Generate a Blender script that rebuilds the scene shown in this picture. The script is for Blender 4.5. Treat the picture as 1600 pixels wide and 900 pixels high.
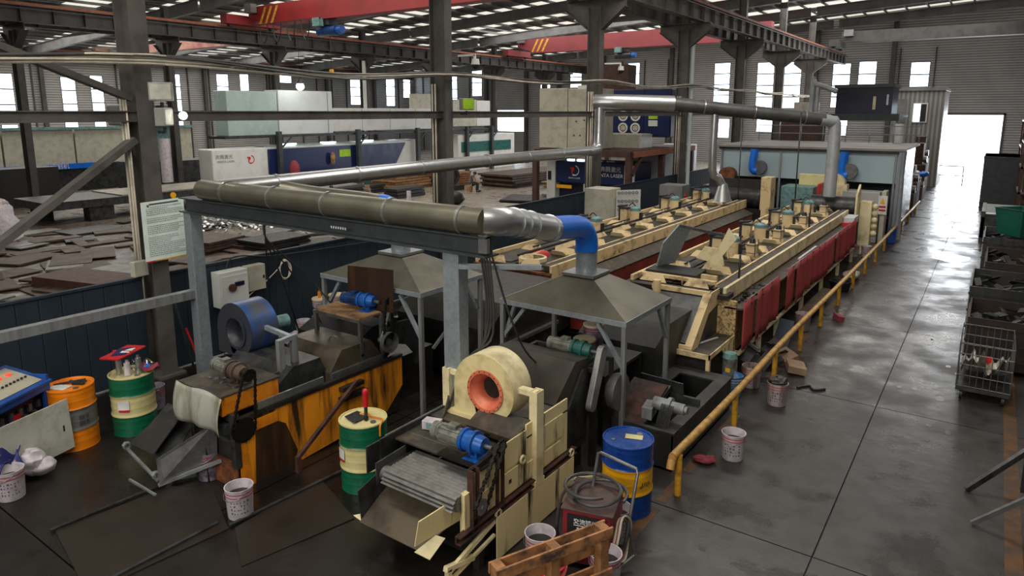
import bpy, bmesh, math, random
from mathutils import Vector, Matrix, Euler
from math import sin, cos, pi, radians, atan2, sqrt
for _o in list(bpy.data.objects): bpy.data.objects.remove(_o)
SC = bpy.context.scene; COL = SC.collection
random.seed(7)
# ------------------------------------------------------------ camera
cd = bpy.data.cameras.new('camera'); cam = bpy.data.objects.new('camera', cd); COL.objects.link(cam)
cam.location = (0, 0, 4.6); cam.rotation_euler = (radians(90-10.19), 0, radians(35.18))
cd.sensor_width = 36; cd.lens = 24.03; cd.shift_y = -83/1600; cd.clip_end = 400; cd.clip_start = .05
SC.camera = cam
# ------------------------------------------------------------ world and light
w = bpy.data.worlds.new('daylight'); SC.world = w; w.use_nodes = True
bg = w.node_tree.nodes['Background']; bg.inputs[0].default_value = (.80, .90, 1, 1); bg.inputs[1].default_value = 5.0
def area(name, loc, rot, sx, sy, power, col=(1, 1, 1)):
    l = bpy.data.lights.new(name, 'AREA'); l.shape = 'RECTANGLE'; l.size = sx; l.size_y = sy; l.energy = power; l.color = col
    o = bpy.data.objects.new(name, l); COL.objects.link(o); o.location = loc; o.rotation_euler = [radians(a) for a in rot]; return o
area('front_fill', (-4, -7.6, 7.6), (64, 0, 0), 12, 3, 900, (1, .96, .87))  # added fill behind the camera; the front wall has no window
area('roof_fill_near', (-4, 2.5, 12.4), (0, 0, 0), 12, 2, 640, (1, .95, .85))  # added key panel for the foreground, stands in for skylight daylight
area('roof_fill_mid', (-5, 18, 12.3), (0, 0, 0), 10, 3, 750, (1, .95, .88))  # added fill panel above the tank lines, stands in for skylight daylight
area('roof_fill_bay', (-24, 22, 11.0), (0, 0, 0), 16, 14, 1500, (1, .94, .85))  # added fill under the middle bay roof, separate from the skylight strips
area('roof_fill_far', (-20, 50, 11.0), (0, 0, 0), 40, 14, 4200, (1, .95, .90))  # added fill panel to brighten the far end and back wall
area('roof_fill_outer', (-48, 26, 9.6), (0, 0, 0), 18, 30, 3200, (1, .96, .88))  # added fill panel to brighten the outer bay and left wall
area('door_light', (-1.7, 63.7, 2.3), (-90, 0, 0), 3.6, 4.2, 1500, (.9, .95, 1))
vs = SC.view_settings; vs.view_transform = 'Standard'; vs.look = 'None'; vs.exposure = .22; vs.gamma = 1
# ------------------------------------------------------------ materials
MATS = {}
def M(name, col, rough=.5, metal=0, dirt=None, amt=.5, scale=3, streak=0, bump=0, emit=0, alpha=None, soft=.12, rvar=.12):
    m = bpy.data.materials.new(name); m.use_nodes = True; MATS[name] = m
    nt = m.node_tree; N = nt.nodes; L = nt.links; b = N['Principled BSDF']
    b.inputs['Base Color'].default_value = (*col, 1); b.inputs['Roughness'].default_value = rough; b.inputs['Metallic'].default_value = metal
    if emit:
        b.inputs['Emission Color'].default_value = (*col, 1); b.inputs['Emission Strength'].default_value = emit
        return m
    g = N.new('ShaderNodeNewGeometry'); mp = N.new('ShaderNodeMapping'); L.new(g.outputs['Position'], mp.inputs[0])
    mp.inputs['Scale'].default_value = (scale, scale, scale*(.12 if streak else 1))
    n = N.new('ShaderNodeTexNoise'); n.inputs['Scale'].default_value = 1; n.inputs['Detail'].default_value = 7; n.inputs['Roughness'].default_value = .62
    L.new(mp.outputs[0], n.inputs['Vector'])
    if dirt is None: dirt = tuple(c*.72 for c in col)
    cr = N.new('ShaderNodeValToRGB'); t = 1-amt
    cr.color_ramp.elements[0].position = max(0, .25+.5*t-soft); cr.color_ramp.elements[1].position = min(1, .25+.5*t+soft)
    L.new(n.outputs[0], cr.inputs[0])
    mx = N.new('ShaderNodeMix'); mx.data_type = 'RGBA'; mx.inputs[6].default_value = (*col, 1); mx.inputs[7].default_value = (*dirt, 1)
    L.new(cr.outputs[0], mx.inputs[0]); L.new(mx.outputs[2], b.inputs['Base Color'])
    mr = N.new('ShaderNodeMapRange'); mr.inputs[3].default_value = max(.03, rough-rvar); mr.inputs[4].default_value = min(1, rough+rvar)
    n2 = N.new('ShaderNodeTexNoise'); n2.inputs['Scale'].default_value = scale*2.3; n2.inputs['Detail'].default_value = 4
    L.new(g.outputs['Position'], n2.inputs['Vector']); L.new(n2.outputs[0], mr.inputs[0]); L.new(mr.outputs[0], b.inputs['Roughness'])
    if bump:
        bp = N.new('ShaderNodeBump'); bp.inputs['Strength'].default_value = bump; bp.inputs['Distance'].default_value = .02
        L.new(n.outputs[0], bp.inputs['Height']); L.new(bp.outputs[0], b.inputs['Normal'])
    return m
def ribs(m, axis, pitch, strength=.6, dist=.03):
    """fine sheet ribs on a far wall or roof sheet: bump plus groove shade in the colour"""
    nt = m.node_tree; N = nt.nodes; L = nt.links; b = N['Principled BSDF']
    g = N.new('ShaderNodeNewGeometry'); wv = N.new('ShaderNodeTexWave'); wv.wave_type = 'BANDS'; wv.bands_direction = axis
    wv.inputs['Scale'].default_value = 1/pitch*.314; wv.inputs['Distortion'].default_value = 0
    L.new(g.outputs['Position'], wv.inputs['Vector']); bp = N.new('ShaderNodeBump'); bp.inputs['Strength'].default_value = strength; bp.inputs['Distance'].default_value = dist
    L.new(wv.outputs['Fac'], bp.inputs['Height']); L.new(bp.outputs[0], b.inputs['Normal'])
    mixn = N.new('ShaderNodeMix'); mixn.data_type = 'RGBA'; mixn.blend_type = 'MULTIPLY'; mixn.inputs[0].default_value = .55  # shade of the rib grooves multiplied into the sheet colour
    src = b.inputs['Base Color'].links[0].from_socket
    L.new(src, mixn.inputs[6]); L.new(wv.outputs['Color'], mixn.inputs[7]); L.new(mixn.outputs[2], b.inputs['Base Color'])
    return m
DK = (.012, .011, .010)
M('column_paint', (.105, .095, .088), .55, 0, (.06, .052, .046), .4, 2)
M('column_dark', (.055, .052, .050), .6, 0, (.03, .027, .025), .4, 2)
M('beam_grey', (.20, .20, .20), .6, 0, (.12, .12, .12), .4, 1)
M('frame_beam', (.050, .062, .066), .5, .1, (.035, .040, .042), .4, 4)
M('galv', (.34, .39, .43), .42, .45, (.27, .31, .34), .45, 16)
M('galv_dirty', (.28, .30, .31), .5, .35, (.16, .155, .15), .42, 7, streak=1)
M('duct_zinc', (.52, .53, .54), .32, .9, (.45, .46, .46), .35, 5, rvar=.06)
M('duct_dark', (.10, .10, .10), .45, .3, (.06, .06, .06), .4, 3)
M('duct_dull', (.29, .275, .22), .36, .8, (.22, .205, .155), .45, 2, rvar=.06)
M('duct_grey', (.42, .44, .46), .45, .3, (.30, .32, .34), .4, 3)
M('duct_blue', (.006, .155, .72), .35, 0, (.004, .125, .60), .3, 4)
M('cream', (.76, .64, .34), .5, 0, (.44, .34, .15), .36, 4)
M('cream_worn', (.76, .64, .34), .5, 0, (.030, .022, .014), .30, 5, streak=1, soft=.05)
M('cream_line', (.78, .59, .33), .55, 0, (.16, .09, .045), .27, 3, soft=.10)
M('cream_pale', (.78, .68, .42), .5, 0, (.40, .31, .15), .3, 3)
M('cream_patch', (.62, .44, .21), .55, 0, (.20, .12, .055), .46, 26, soft=.05)
M('orange_body', (.86, .30, .014), .45, 0, (.040, .018, .008), .42, 3.2, streak=1, soft=.07)
M('orange', (.80, .26, .010), .42, 0, (.55, .15, .006), .35, 5)
M('rust', (.24, .075, .024), .7, 0, (.07, .022, .01), .5, 6)
M('rust_dark', (.09, .032, .018), .7, 0, (.025, .012, .01), .5, 6)
M('hood_skin', (.150, .138, .108), .42, .55, (.095, .085, .064), .45, 1.6)
M('rust_black', (.030, .014, .011), .6, 0, (.014, .010, .009), .4, 4)
M('fence_blue', (.015, .028, .044), .6, 0, (.011, .021, .034), .45, 2.5, streak=1)
M('oil_black', DK, .38, 0, (.03, .026, .022), .4, 4)
M('deck_dark', (.038, .032, .027), .55, 0, (.10, .075, .045), .36, 5, bump=.2)
M('steel_dark', (.060, .062, .066), .42, .4, (.02, .02, .02), .45, 5)
M('steel_mid', (.20, .205, .21), .38, .6, (.12, .12, .12), .42, 6)
M('steel_bright', (.50, .52, .54), .30, .85, (.40, .41, .42), .4, 9, rvar=.06)
M('tank_black', (.026, .027, .027), .5, .2, (.055, .055, .052), .40, 3, streak=1)
M('chute_grime', (.105, .082, .055), .42, .3, (.045, .036, .027), .40, 3)
M('casing_grime', (.058, .048, .037), .45, .2, (.030, .025, .020), .45, 2)
M('tin_sheet', (.50, .50, .44), .45, .3, (.20, .18, .10), .38, 5, streak=1)
M('fan_blue', (.018, .090, .34), .32, .2, (.075, .080, .088), .45, 2.0)
M('fan_grey', (.035, .045, .075), .38, .2, (.05, .05, .055), .45, 2.4)
M('motor_blue', (.008, .10, .42), .35, 0, (.01, .03, .08), .35, 9)
M('motor_dkblue', (.006, .045, .20), .4, 0, (.005, .02, .05), .45, 9)
M('motor_grey', (.22, .23, .20), .45, .2, (.08, .08, .07), .4, 9)
M('motor_green', (.010, .105, .085), .42, 0, (.01, .04, .035), .4, 9)
M('motor_teal', (.16, .30, .30), .5, 0, (.08, .14, .14), .4, 8)
M('coral', (.72, .19, .10), .45, 0, (.55, .12, .07), .4, 6)
M('chain', (.018, .016, .014), .45, .5)
M('drum_green', (.006, .13, .060), .30, 0, (.004, .085, .040), .35, 4)
M('drum_cream', (.66, .59, .29), .35, 0, (.55, .47, .20), .3, 4)
M('drum_orange', (.85, .235, .006), .33, 0, (.66, .15, .005), .3, 3)
M('drum_grey', (.15, .155, .15), .45, 0, (.09, .09, .09), .4, 5)
M('drum_blue', (.004, .050, .28), .28, 0, (.003, .030, .17), .35, 4)
M('drum_yellow', (.88, .44, .010), .33, 0, (.70, .32, .01), .3, 4)
M('bucket', (.62, .57, .62), .42, 0, (.40, .35, .38), .35, 9)
M('bucket_dirty', (.50, .42, .42), .5, 0, (.07, .04, .03), .40, 9, streak=1)
M('bucket_blue', (.03, .16, .42), .4, 0, (.3, .36, .45), .35, 9)
M('bucket_purple', (.30, .25, .33), .5, 0, (.05, .04, .05), .4, 9)
M('red_line', (.40, .02, .04), .5)
M('red', (.55, .015, .02), .4, 0, (.35, .01, .02), .3, 5)
M('red_bright', (.80, .02, .01), .4)
M('welder_red', (.26, .018, .025), .45, 0, (.10, .015, .016), .4, 7)
M('welder_top', (.075, .040, .035), .55, 0, (.04, .025, .02), .4, 7)
M('curtain_red', (.44, .060, .066), .6, 0, (.34, .045, .050), .45, 3, streak=1)
M('wall_red', (.22, .022, .018), .5, 0, (.10, .014, .012), .45, 2)
M('crane_red', (.27, .012, .014), .5, 0, (.20, .010, .012), .4, .8)
M('crane_faded', (.24, .040, .045), .6, 0, (.20, .034, .038), .4, .8)
M('crane_pink', (.42, .25, .20), .6, 0, (.26, .07, .06), .45, .6)
M('rail_orange', (.42, .12, .055), .6, 0, (.26, .08, .04), .4, 3)
M('rail_yellow', (.55, .31, .075), .45, 0, (.24, .13, .04), .40, 8)
M('post_yellow', (.72, .38, .03), .45, 0, (.30, .15, .03), .36, 8)
M('line_orange', (.13, .052, .012), .6, 0, (.045, .03, .018), .5, 4)
M('white_paint', (.66, .67, .66), .4, 0, (.55, .55, .52), .3, 1.5)
M('white_cool', (.60, .66, .66), .4, 0, (.52, .57, .57), .3, 1)
M('glass_green', (.38, .48, .46), .25, 0, (.32, .42, .41), .3, 1)
M('beige', (.50, .48, .40), .5, 0, (.36, .34, .27), .35, 3)
M('paper', (.70, .80, .76), .6, 0, (.60, .70, .64), .4, 3)
M('paper_white', (.8, .8, .78), .6)
M('ink', (.05, .05, .06), .6)
M('ink_grey', (.28, .30, .30), .6)
M('ink_violet', (.14, .08, .14), .6)
M('letter_white', (.75, .76, .78), .5)
M('navy', (.008, .018, .085), .35, 0, (.007, .015, .07), .3, 1)
M('navy_dark', (.010, .014, .045), .4)
M('green_stripe', (.01, .12, .10), .3)
M('lime', (.42, .72, .02), .5)
M('cabinet_blue', (.008, .075, .34), .38, 0, (.006, .055, .25), .35, 4)
M('cabinet_face', (.46, .43, .33), .5, 0, (.38, .35, .26), .3, 7)
M('door_beige', (.52, .53, .46), .55, 0, (.38, .37, .30), .3, 6)
M('rubber', (.014, .014, .016), .5)
M('floor_plate_dark', (.024, .0165, .012), .45, .1, (.016, .012, .009), .4, 2)
M('guard_steel', (.30, .30, .30), .40, .5, (.20, .20, .20), .4, 5)
M('slat_steel', (.36, .35, .34), .33, .75, (.22, .215, .21), .4, 8)
M('stain', (.030, .016, .009), .4, 0, (.085, .035, .012), .36, 5, streak=1)
M('hose_grey', (.06, .055, .055), .45)
M('cable_cream', (.66, .60, .49), .6, 0, (.45, .39, .31), .4, 3)
M('rope', (.32, .30, .24), .8)
M('wood', (.36, .17, .065), .65, 0, (.13, .055, .022), .45, 6, bump=.2)
M('wood_raw', (.42, .24, .11), .7, 0, (.18, .09, .04), .45, 5)
M('wood_orange', (.44, .20, .08), .65, 0, (.06, .035, .03), .40, 7, bump=.2)
M('plate_rust', (.105, .070, .050), .6, .1, (.055, .036, .027), .5, 2)
M('plate_grey', (.20, .20, .19), .45, .3, (.10, .09, .08), .45, 2)
M('plate_dark', (.040, .038, .038), .5, .3, (.02, .02, .02), .4, 3)
M('plate_pale', (.33, .31, .27), .5, .2, (.20, .17, .13), .45, 2)
M('brown_steel', (.085, .035, .028), .6, 0, (.05, .022, .018), .4, 3)
M('brown_orange', (.36, .12, .06), .6, 0, (.22, .07, .04), .4, 3)
M('lens_white', (1, .98, .9), emit=22)
M('weld_arc', (.35, .45, 1), emit=60)
M('tube_light', (.75, .9, 1), emit=5)
M('red_lamp', (1, .05, .02), emit=1.3)
M('lamp_case', (.30, .30, .27), .5)
M('lamp_glass', (.55, .54, .47), .25)
M('skin', (.42, .24, .16), .5)
M('hair', (.015, .012, .01), .6)
M('cloth_green', (.006, .13, .075), .8); M('cloth_tan', (.30, .25, .20), .8); M('cloth_navy', (.02, .03, .055), .8)
M('cloth_grey', (.13, .13, .15), .8); M('cloth_red', (.30, .05, .04), .8); M('cloth_black', (.02, .02, .02), .8); M('cloth_pink', (.40, .12, .16), .8)
M('tarp_blue', (.02, .025, .16), .7, 0, (.42, .30, .18), .30, 9, soft=.04)
M('rag_red', (.30, .04, .06), .8); M('cardboard', (.30, .20, .12), .8, 0, (.2, .13, .08), .4, 5)
M('foil', (.72, .70, .66), .22, .5, (.42, .34, .20), .42, 4)
M('booth_panel', (.36, .46, .50), .45, 0, (.31, .40, .44), .3, 1)
M('booth_roof', (.26, .23, .22), .6, 0, (.18, .16, .15), .4, 1)
M('shed_panel', (.40, .40, .38), .5, 0, (.32, .31, .29), .3, 1)
M('plastic_film', (.36, .39, .43), .25, 0, (.28, .30, .33), .4, 2, streak=1)
M('green_plastic', (.008, .11, .075), .4)
M('window_frame', (.10, .10, .12), .5)
ribs(M('wall_sheet', (.36, .35, .345), .55, 0, (.29, .28, .275), .4, .5), 'Z', .19)
ribs(M('roof_sheet', (.17, .165, .155), .5, .1, (.12, .115, .11), .4, .5), 'Y', .25)
ribs(M('shed_sheet', (.34, .33, .31), .5, .1, (.27, .26, .24), .4, .5), 'X', .25)
def glass(name, col, tr):
    m = bpy.data.materials.new(name); m.use_nodes = True; nt = m.node_tree; N = nt.nodes; L = nt.links
    for n in list(N):
        if n.type == 'BSDF_PRINCIPLED': N.remove(n)
    t = N.new('ShaderNodeBsdfTransparent'); t.inputs[0].default_value = (*col, 1); g = N.new('ShaderNodeBsdfGlossy'); g.inputs['Roughness'].default_value = .05
    x = N.new('ShaderNodeMixShader'); x.inputs[0].default_value = tr; L.new(t.outputs[0], x.inputs[1]); L.new(g.outputs[0], x.inputs[2])
    L.new(x.outputs[0], N['Material Output'].inputs[0]); MATS[name] = m
glass('pane_glass', (.95, .98, 1), .06)
glass('clear_film', (.86, .88, .9), .22)
def translucent(name, col, e):
    m = M(name, col, .6); b = m.node_tree.nodes['Principled BSDF']
    b.inputs['Emission Color'].default_value = (*col, 1); b.inputs['Emission Strength'].default_value = e
translucent('skylight_sheet', (.80, .77, .68), .85)
def floor_mat():
    m = bpy.data.materials.new('floor_concrete'); m.use_nodes = True; MATS['floor'] = m
    nt = m.node_tree; N = nt.nodes; L = nt.links; b = N['Principled BSDF']
    g = N.new('ShaderNodeNewGeometry'); sp = N.new('ShaderNodeSeparateXYZ'); L.new(g.outputs['Position'], sp.inputs[0])
    def noise(s, d=6, r=.6):
        n = N.new('ShaderNodeTexNoise'); n.inputs['Scale'].default_value = s; n.inputs['Detail'].default_value = d; n.inputs['Roughness'].default_value = r
        L.new(g.outputs['Position'], n.inputs['Vector']); return n.outputs[0]
    def rng(src, a, b_, c=0, d=1):
        r = N.new('ShaderNodeMapRange'); r.inputs[1].default_value = a; r.inputs[2].default_value = b_; r.inputs[3].default_value = c; r.inputs[4].default_value = d
        L.new(src, r.inputs[0]); return r.outputs[0]
    def mix(f, c1, c2):
        x = N.new('ShaderNodeMix'); x.data_type = 'RGBA'
        L.new(f, x.inputs[0])
        for i, c in ((6, c1), (7, c2)):
            if isinstance(c, tuple): x.inputs[i].default_value = (*c, 1)
            else: L.new(c, x.inputs[i])
        return x.outputs[2]
    def add(a, b_, op='ADD', k=None):
        x = N.new('ShaderNodeMath'); x.operation = op
        L.new(a, x.inputs[0])
        if k is not None: x.inputs[1].default_value = k
        else: L.new(b_, x.inputs[1])
        return x.outputs[0]
    big = noise(.35, 5); fine = noise(3.0, 8, .7); med = noise(1.1, 6)
    aisle = mix(rng(fine, .35, .65), (.026, .0225, .022), (.048, .042, .041))
    oily = mix(rng(med, .35, .65), (.0075, .0055, .0046), (.014, .0105, .0085))
    bay = mix(rng(fine, .35, .65), (.21, .18, .145), (.28, .25, .205))
    bay = mix(rng(add(sp.outputs[1], add(big, None, 'MULTIPLY', 6.0)), 14.0, 21.0), mix(rng(fine, .4, .6), (.070, .050, .038), (.11, .085, .066)), bay)
    xw = add(sp.outputs[0], add(big, None, 'MULTIPLY', 2.0))
    c = mix(rng(xw, -3.6, -1.4), oily, aisle)
    c = mix(rng(sp.outputs[0], -12.4, -11.6), bay, c)
    L.new(c, b.inputs['Base Color'])
    rough = rng(med, .38, .62, .22, .52); L.new(rough, b.inputs['Roughness'])
    bp = N.new('ShaderNodeBump'); bp.inputs['Strength'].default_value = .22; bp.inputs['Distance'].default_value = .02
    L.new(noise(5, 6), bp.inputs['Height']); L.new(bp.outputs[0], b.inputs['Normal'])
floor_mat()
M('water', (.05, .05, .05), .22, 0, rvar=.05); M('ground_out', (.75, .75, .72), .8)
# ------------------------------------------------------------ geometry helpers
WO = {}
SPLIT = {'collar','clamp_ring','corner_gusset','sprocket','leg','front_bracket','loop','top_bar','edge_frame','rim_bracket','lever','lip_bar','cream_frame'}
def jit(g, amp, f=18):
    for v in g.v:
        a = sin(v.x*f+2*sin(v.y*f*.7))+sin(v.y*f*1.3+v.z*f)+sin(v.z*f*1.7-v.x*f*.9); b = sin(v.z*f*2.3+v.x*f*1.9)+cos(v.y*f*2.1)
        v.x += amp*a*.6; v.y += amp*b*.6; v.z += amp*(a-b)*.35
    return g
class G:
    def pieces(s):
        par = {}
        key = [tuple(round(c, 4) for c in v) for v in s.v]
        def find(a):
            while par.setdefault(a, a) != a: par[a] = par[par[a]]; a = par[a]
            return a
        for f in s.f:
            for i in f[1:]: par[find(key[f[0]])] = find(key[i])
        grp = {}
        for f, m in zip(s.f, s.sm): grp.setdefault(find(key[f[0]]), []).append((f, m))
        out = []
        for fs in grp.values():
            idx = {}; pf = []
            for f, m in fs: pf.append([idx.setdefault(i, len(idx)) for i in f])
            pv = [None]*len(idx)
            for i, j in idx.items(): pv[j] = s.v[i]
            out.append((pv, pf, [m for f, m in fs]))
        return out
    def __init__(s): s.v = []; s.f = []; s.sm = []
    def add(s, vs, fs, sm=False):
        n = len(s.v); s.v += [Vector(v) for v in vs]; s.f += [[i+n for i in f] for f in fs]; s.sm += [sm]*len(fs); return s
    def box(s, x0, y0, z0, x1, y1, z1):
        return s.add([(x0,y0,z0),(x1,y0,z0),(x1,y1,z0),(x0,y1,z0),(x0,y0,z1),(x1,y0,z1),(x1,y1,z1),(x0,y1,z1)],
                     [[0,3,2,1],[4,5,6,7],[0,1,5,4],[1,2,6,5],[2,3,7,6],[3,0,4,7]])
    def obox(s, c, sz, rot=(0,0,0)):
        R = Euler([radians(a) for a in rot]).to_matrix(); c = Vector(c)
        P = [c+R@Vector((sz[0]/2*i, sz[1]/2*j, sz[2]/2*k)) for k in (-1,1) for i,j in ((-1,-1),(1,-1),(1,1),(-1,1))]
        return s.add(P, [[0,3,2,1],[4,5,6,7],[0,1,5,4],[1,2,6,5],[2,3,7,6],[3,0,4,7]])
    def bar(s, p0, p1, w, h=None, up=(0,0,1)):
        h = h or w; p0 = Vector(p0); p1 = Vector(p1); d = (p1-p0).normalized(); up = Vector(up)
        if abs(d.dot(up)) > .98: up = Vector((0,1,0)) if abs(d.y) < .9 else Vector((1,0,0))
        x = d.cross(up).normalized(); y = x.cross(d).normalized()
        P = [p+x*(w/2*i)+y*(h/2*j) for p in (p0,p1) for i,j in ((-1,-1),(1,-1),(1,1),(-1,1))]
        return s.add(P, [[0,1,2,3],[4,7,6,5],[0,4,5,1],[1,5,6,2],[2,6,7,3],[3,7,4,0]])
    def cyl(s, p0, p1, r0, r1=None, n=16, caps=True):
        r1 = r0 if r1 is None else r1; p0 = Vector(p0); p1 = Vector(p1); d = (p1-p0).normalized()
        u = d.orthogonal().normalized(); v = d.cross(u)
        P = [p+(u*cos(2*pi*k/n)+v*sin(2*pi*k/n))*r for p,r in ((p0,r0),(p1,r1)) for k in range(n)]
        s.add(P, [[k,(k+1)%n,n+(k+1)%n,n+k] for k in range(n)], True)
        if caps: s.add(P, [list(range(n))[::-1], list(range(n,2*n))])
        return s
    def ring(s, p0, p1, ro, ri, n=20):
        p0 = Vector(p0); p1 = Vector(p1); d = (p1-p0).normalized(); u = d.orthogonal().normalized(); v = d.cross(u)
        P = [p+(u*cos(2*pi*k/n)+v*sin(2*pi*k/n))*r for p in (p0,p1) for r in (ro,ri) for k in range(n)]
        F = []
        for k in range(n):
            j = (k+1)%n
            F += [[k,j,2*n+j,2*n+k],[n+j,n+k,3*n+k,3*n+j],[j,k,n+k,n+j],[2*n+k,2*n+j,3*n+j,3*n+k]]
        return s.add(P, F, True)
    def tube(s, pts, r, n=8, closed=False, smooth=0):
        pts = [Vector(p) for p in pts]
        if smooth: pts = crm(pts, smooth, closed)
        m = len(pts); rr = r if isinstance(r, (list, tuple)) else [r]*m
        if len(rr) != m: rr = [r[0]+(r[-1]-r[0])*i/(m-1) for i in range(m)]
        T = []
        for i in range(m):
            a = pts[(i-1)%m if closed else max(i-1,0)]; b = pts[(i+1)%m if closed else min(i+1,m-1)]
            t = (b-a); T.append(t.normalized() if t.length > 1e-9 else Vector((0,0,1)))
        u = T[0].orthogonal().normalized(); P = []
        for i in range(m):
            u = (u-T[i]*u.dot(T[i])); u = u.normalized() if u.length > 1e-6 else T[i].orthogonal().normalized(); v = T[i].cross(u)
            P += [pts[i]+(u*cos(2*pi*k/n)+v*sin(2*pi*k/n))*rr[i] for k in range(n)]
        F = []
        for i in range(m if closed else m-1):
            a = i*n; b = ((i+1)%m)*n
            F += [[a+k, a+(k+1)%n, b+(k+1)%n, b+k] for k in range(n)]
        s.add(P, F, True)
        if not closed: s.add(P, [list(range(n))[::-1], [(m-1)*n+k for k in range(n)]])
        return s
    def prism(s, poly, ax, a, b):
        """poly in the plane normal to ax: x->(y,z), y->(x,z), z->(x,y)"""
        f = {'x': lambda p,t: (t,p[0],p[1]), 'y': lambda p,t: (p[0],t,p[1]), 'z': lambda p,t: (p[0],p[1],t)}[ax]
        n = len(poly); P = [f(p,a) for p in poly]+[f(p,b) for p in poly]
        return s.add(P, [list(range(n)), list(range(2*n-1,n-1,-1))]+[[k,n+k,n+(k+1)%n,(k+1)%n] for k in range(n)])
    def lathe(s, prof, c, n=24, ax='z'):
        c = Vector(c); P = []
        for r, t in prof:
            for k in range(n):
                a = 2*pi*k/n; x, y = r*cos(a), r*sin(a)
                P.append(c+Vector({'z': (x,y,t), 'y': (x,t,y), 'x': (t,x,y)}[ax]))
        F = [[i*n+k, i*n+(k+1)%n, (i+1)*n+(k+1)%n, (i+1)*n+k] for i in range(len(prof)-1) for k in range(n)]
        return s.add(P, F, True)
    def sheet(s, pts, th=.01, rev=False):
        pts = [Vector(p) for p in pts]; nn = (pts[1]-pts[0]).cross(pts[2]-pts[0]).normalized()*th
        n = len(pts); P = pts+[p-nn for p in pts]
        return s.add(P, [list(range(n)), list(range(2*n-1,n-1,-1))]+[[k,n+k,n+(k+1)%n,(k+1)%n] for k in range(n)])
    def disc(s, c, r, n=20, ax='z'):
        c = Vector(c)
        P = [c+Vector({'z': (r*cos(2*pi*k/n), r*sin(2*pi*k/n), 0), 'y': (r*cos(2*pi*k/n), 0, r*sin(2*pi*k/n)), 'x': (0, r*cos(2*pi*k/n), r*sin(2*pi*k/n))}[ax]) for k in range(n)]
        return s.add(P, [list(range(n))])
    def ball(s, c, r, n=10):
        c = Vector(c); r = (r,r,r) if not isinstance(r, tuple) else r; prof = [(sin(pi*i/n), -cos(pi*i/n)) for i in range(n+1)]
        P = [c+Vector((a*cos(2*pi*k/n)*r[0], a*sin(2*pi*k/n)*r[1], b*r[2])) for a, b in prof for k in range(n)]
        return s.add(P, [[i*n+k, i*n+(k+1)%n, (i+1)*n+(k+1)%n, (i+1)*n+k] for i in range(n) for k in range(n)], True)
    def grid(s, fn, nu, nv, sm=True):
        P = [fn(i/nu, j/nv) for j in range(nv+1) for i in range(nu+1)]
        return s.add(P, [[j*(nu+1)+i, j*(nu+1)+i+1, (j+1)*(nu+1)+i+1, (j+1)*(nu+1)+i] for j in range(nv) for i in range(nu)], sm)
    def out(s, name, mat, parent=None, loc=None, bev=0, thick=0, sub=0):
        if parent is not None and name in SPLIT and len(s.pieces()) > 1:
            res = None
            for pv, pf, ps in s.pieces():
                q = G(); q.v, q.f, q.sm = pv, pf, ps; res = q.out(name, mat, parent, loc, bev, thick, sub) if True else None
            return res
        if parent is not None: off = WO[parent.name]
        else: off = Vector(loc) if loc is not None else Vector((0,0,0))
        me = bpy.data.meshes.new(name); me.from_pydata([v-off for v in s.v], [], s.f)
        me.polygons.foreach_set('use_smooth', s.sm); me.update()
        bm = bmesh.new(); bm.from_mesh(me)
        bmesh.ops.remove_doubles(bm, verts=bm.verts, dist=1e-5)
        bmesh.ops.recalc_face_normals(bm, faces=bm.faces)
        for e in bm.edges:
            if len(e.link_faces) == 2 and e.calc_face_angle(0) > .7: e.smooth = False
        bm.to_mesh(me); bm.free()
        me.materials.append(MATS[mat])
        o = bpy.data.objects.new(name, me); COL.objects.link(o)
        if parent is not None: o.parent = parent; WO[o.name] = off
        else: o.location = off; WO[o.name] = off
        if thick:
            md = o.modifiers.new('thickness', 'SOLIDIFY'); md.thickness = thick; md.offset = 0
        if bev:
            md = o.modifiers.new('bevel', 'BEVEL'); md.width = bev; md.segments = 2; md.limit_method = 'ANGLE'; md.angle_limit = radians(50)
        if sub:
            md = o.modifiers.new('sub', 'SUBSURF'); md.levels = sub; md.render_levels = sub
        return o
def crm(p, k, closed=False):
    out = []; m = len(p)
    for i in range(m if closed else m-1):
        a = p[(i-1)%m] if closed or i > 0 else p[0]; b = p[i]; c = p[(i+1)%m]; d = p[(i+2)%m] if closed or i+2 < m else p[-1]
        for j in range(k):
            t = j/k
            out.append(.5*((2*b)+(c-a)*t+(2*a-5*b+4*c-d)*t*t+(3*b-a-3*c+d)*t**3))
    if not closed: out.append(p[-1])
    return out
def T(name, label, cat, loc=(0,0,0), group=None, kind=None):
    o = bpy.data.objects.new(name, None); COL.objects.link(o); o.location = loc; o.empty_display_size = .2; WO[o.name] = Vector(loc)
    if kind: o['kind'] = kind
    else: o['label'] = label; o['category'] = cat
    if group: o['group'] = group
    return o
def S(o, label, cat, group=None):
    o['label'] = label; o['category'] = cat
    if group: o['group'] = group
    return o
def ST(o): o['kind'] = 'structure'; return o
def dup(root, loc, rz=0, label=None, group=None, scale=1):
    def cp(o, par):
        c = o.copy(); COL.objects.link(c)
        if par: c.parent = par
        for ch in list(o.children): cp(ch, c)
        return c
    r = cp(root, None); r.location = loc; r.rotation_euler = (0, 0, rz); r.scale = (scale,)*3
    if label: r['label'] = label
    if group: r['group'] = group
    return r
def B(x0, y0, z0, x1, y1, z1): return G().box(x0, y0, z0, x1, y1, z1)
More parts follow.
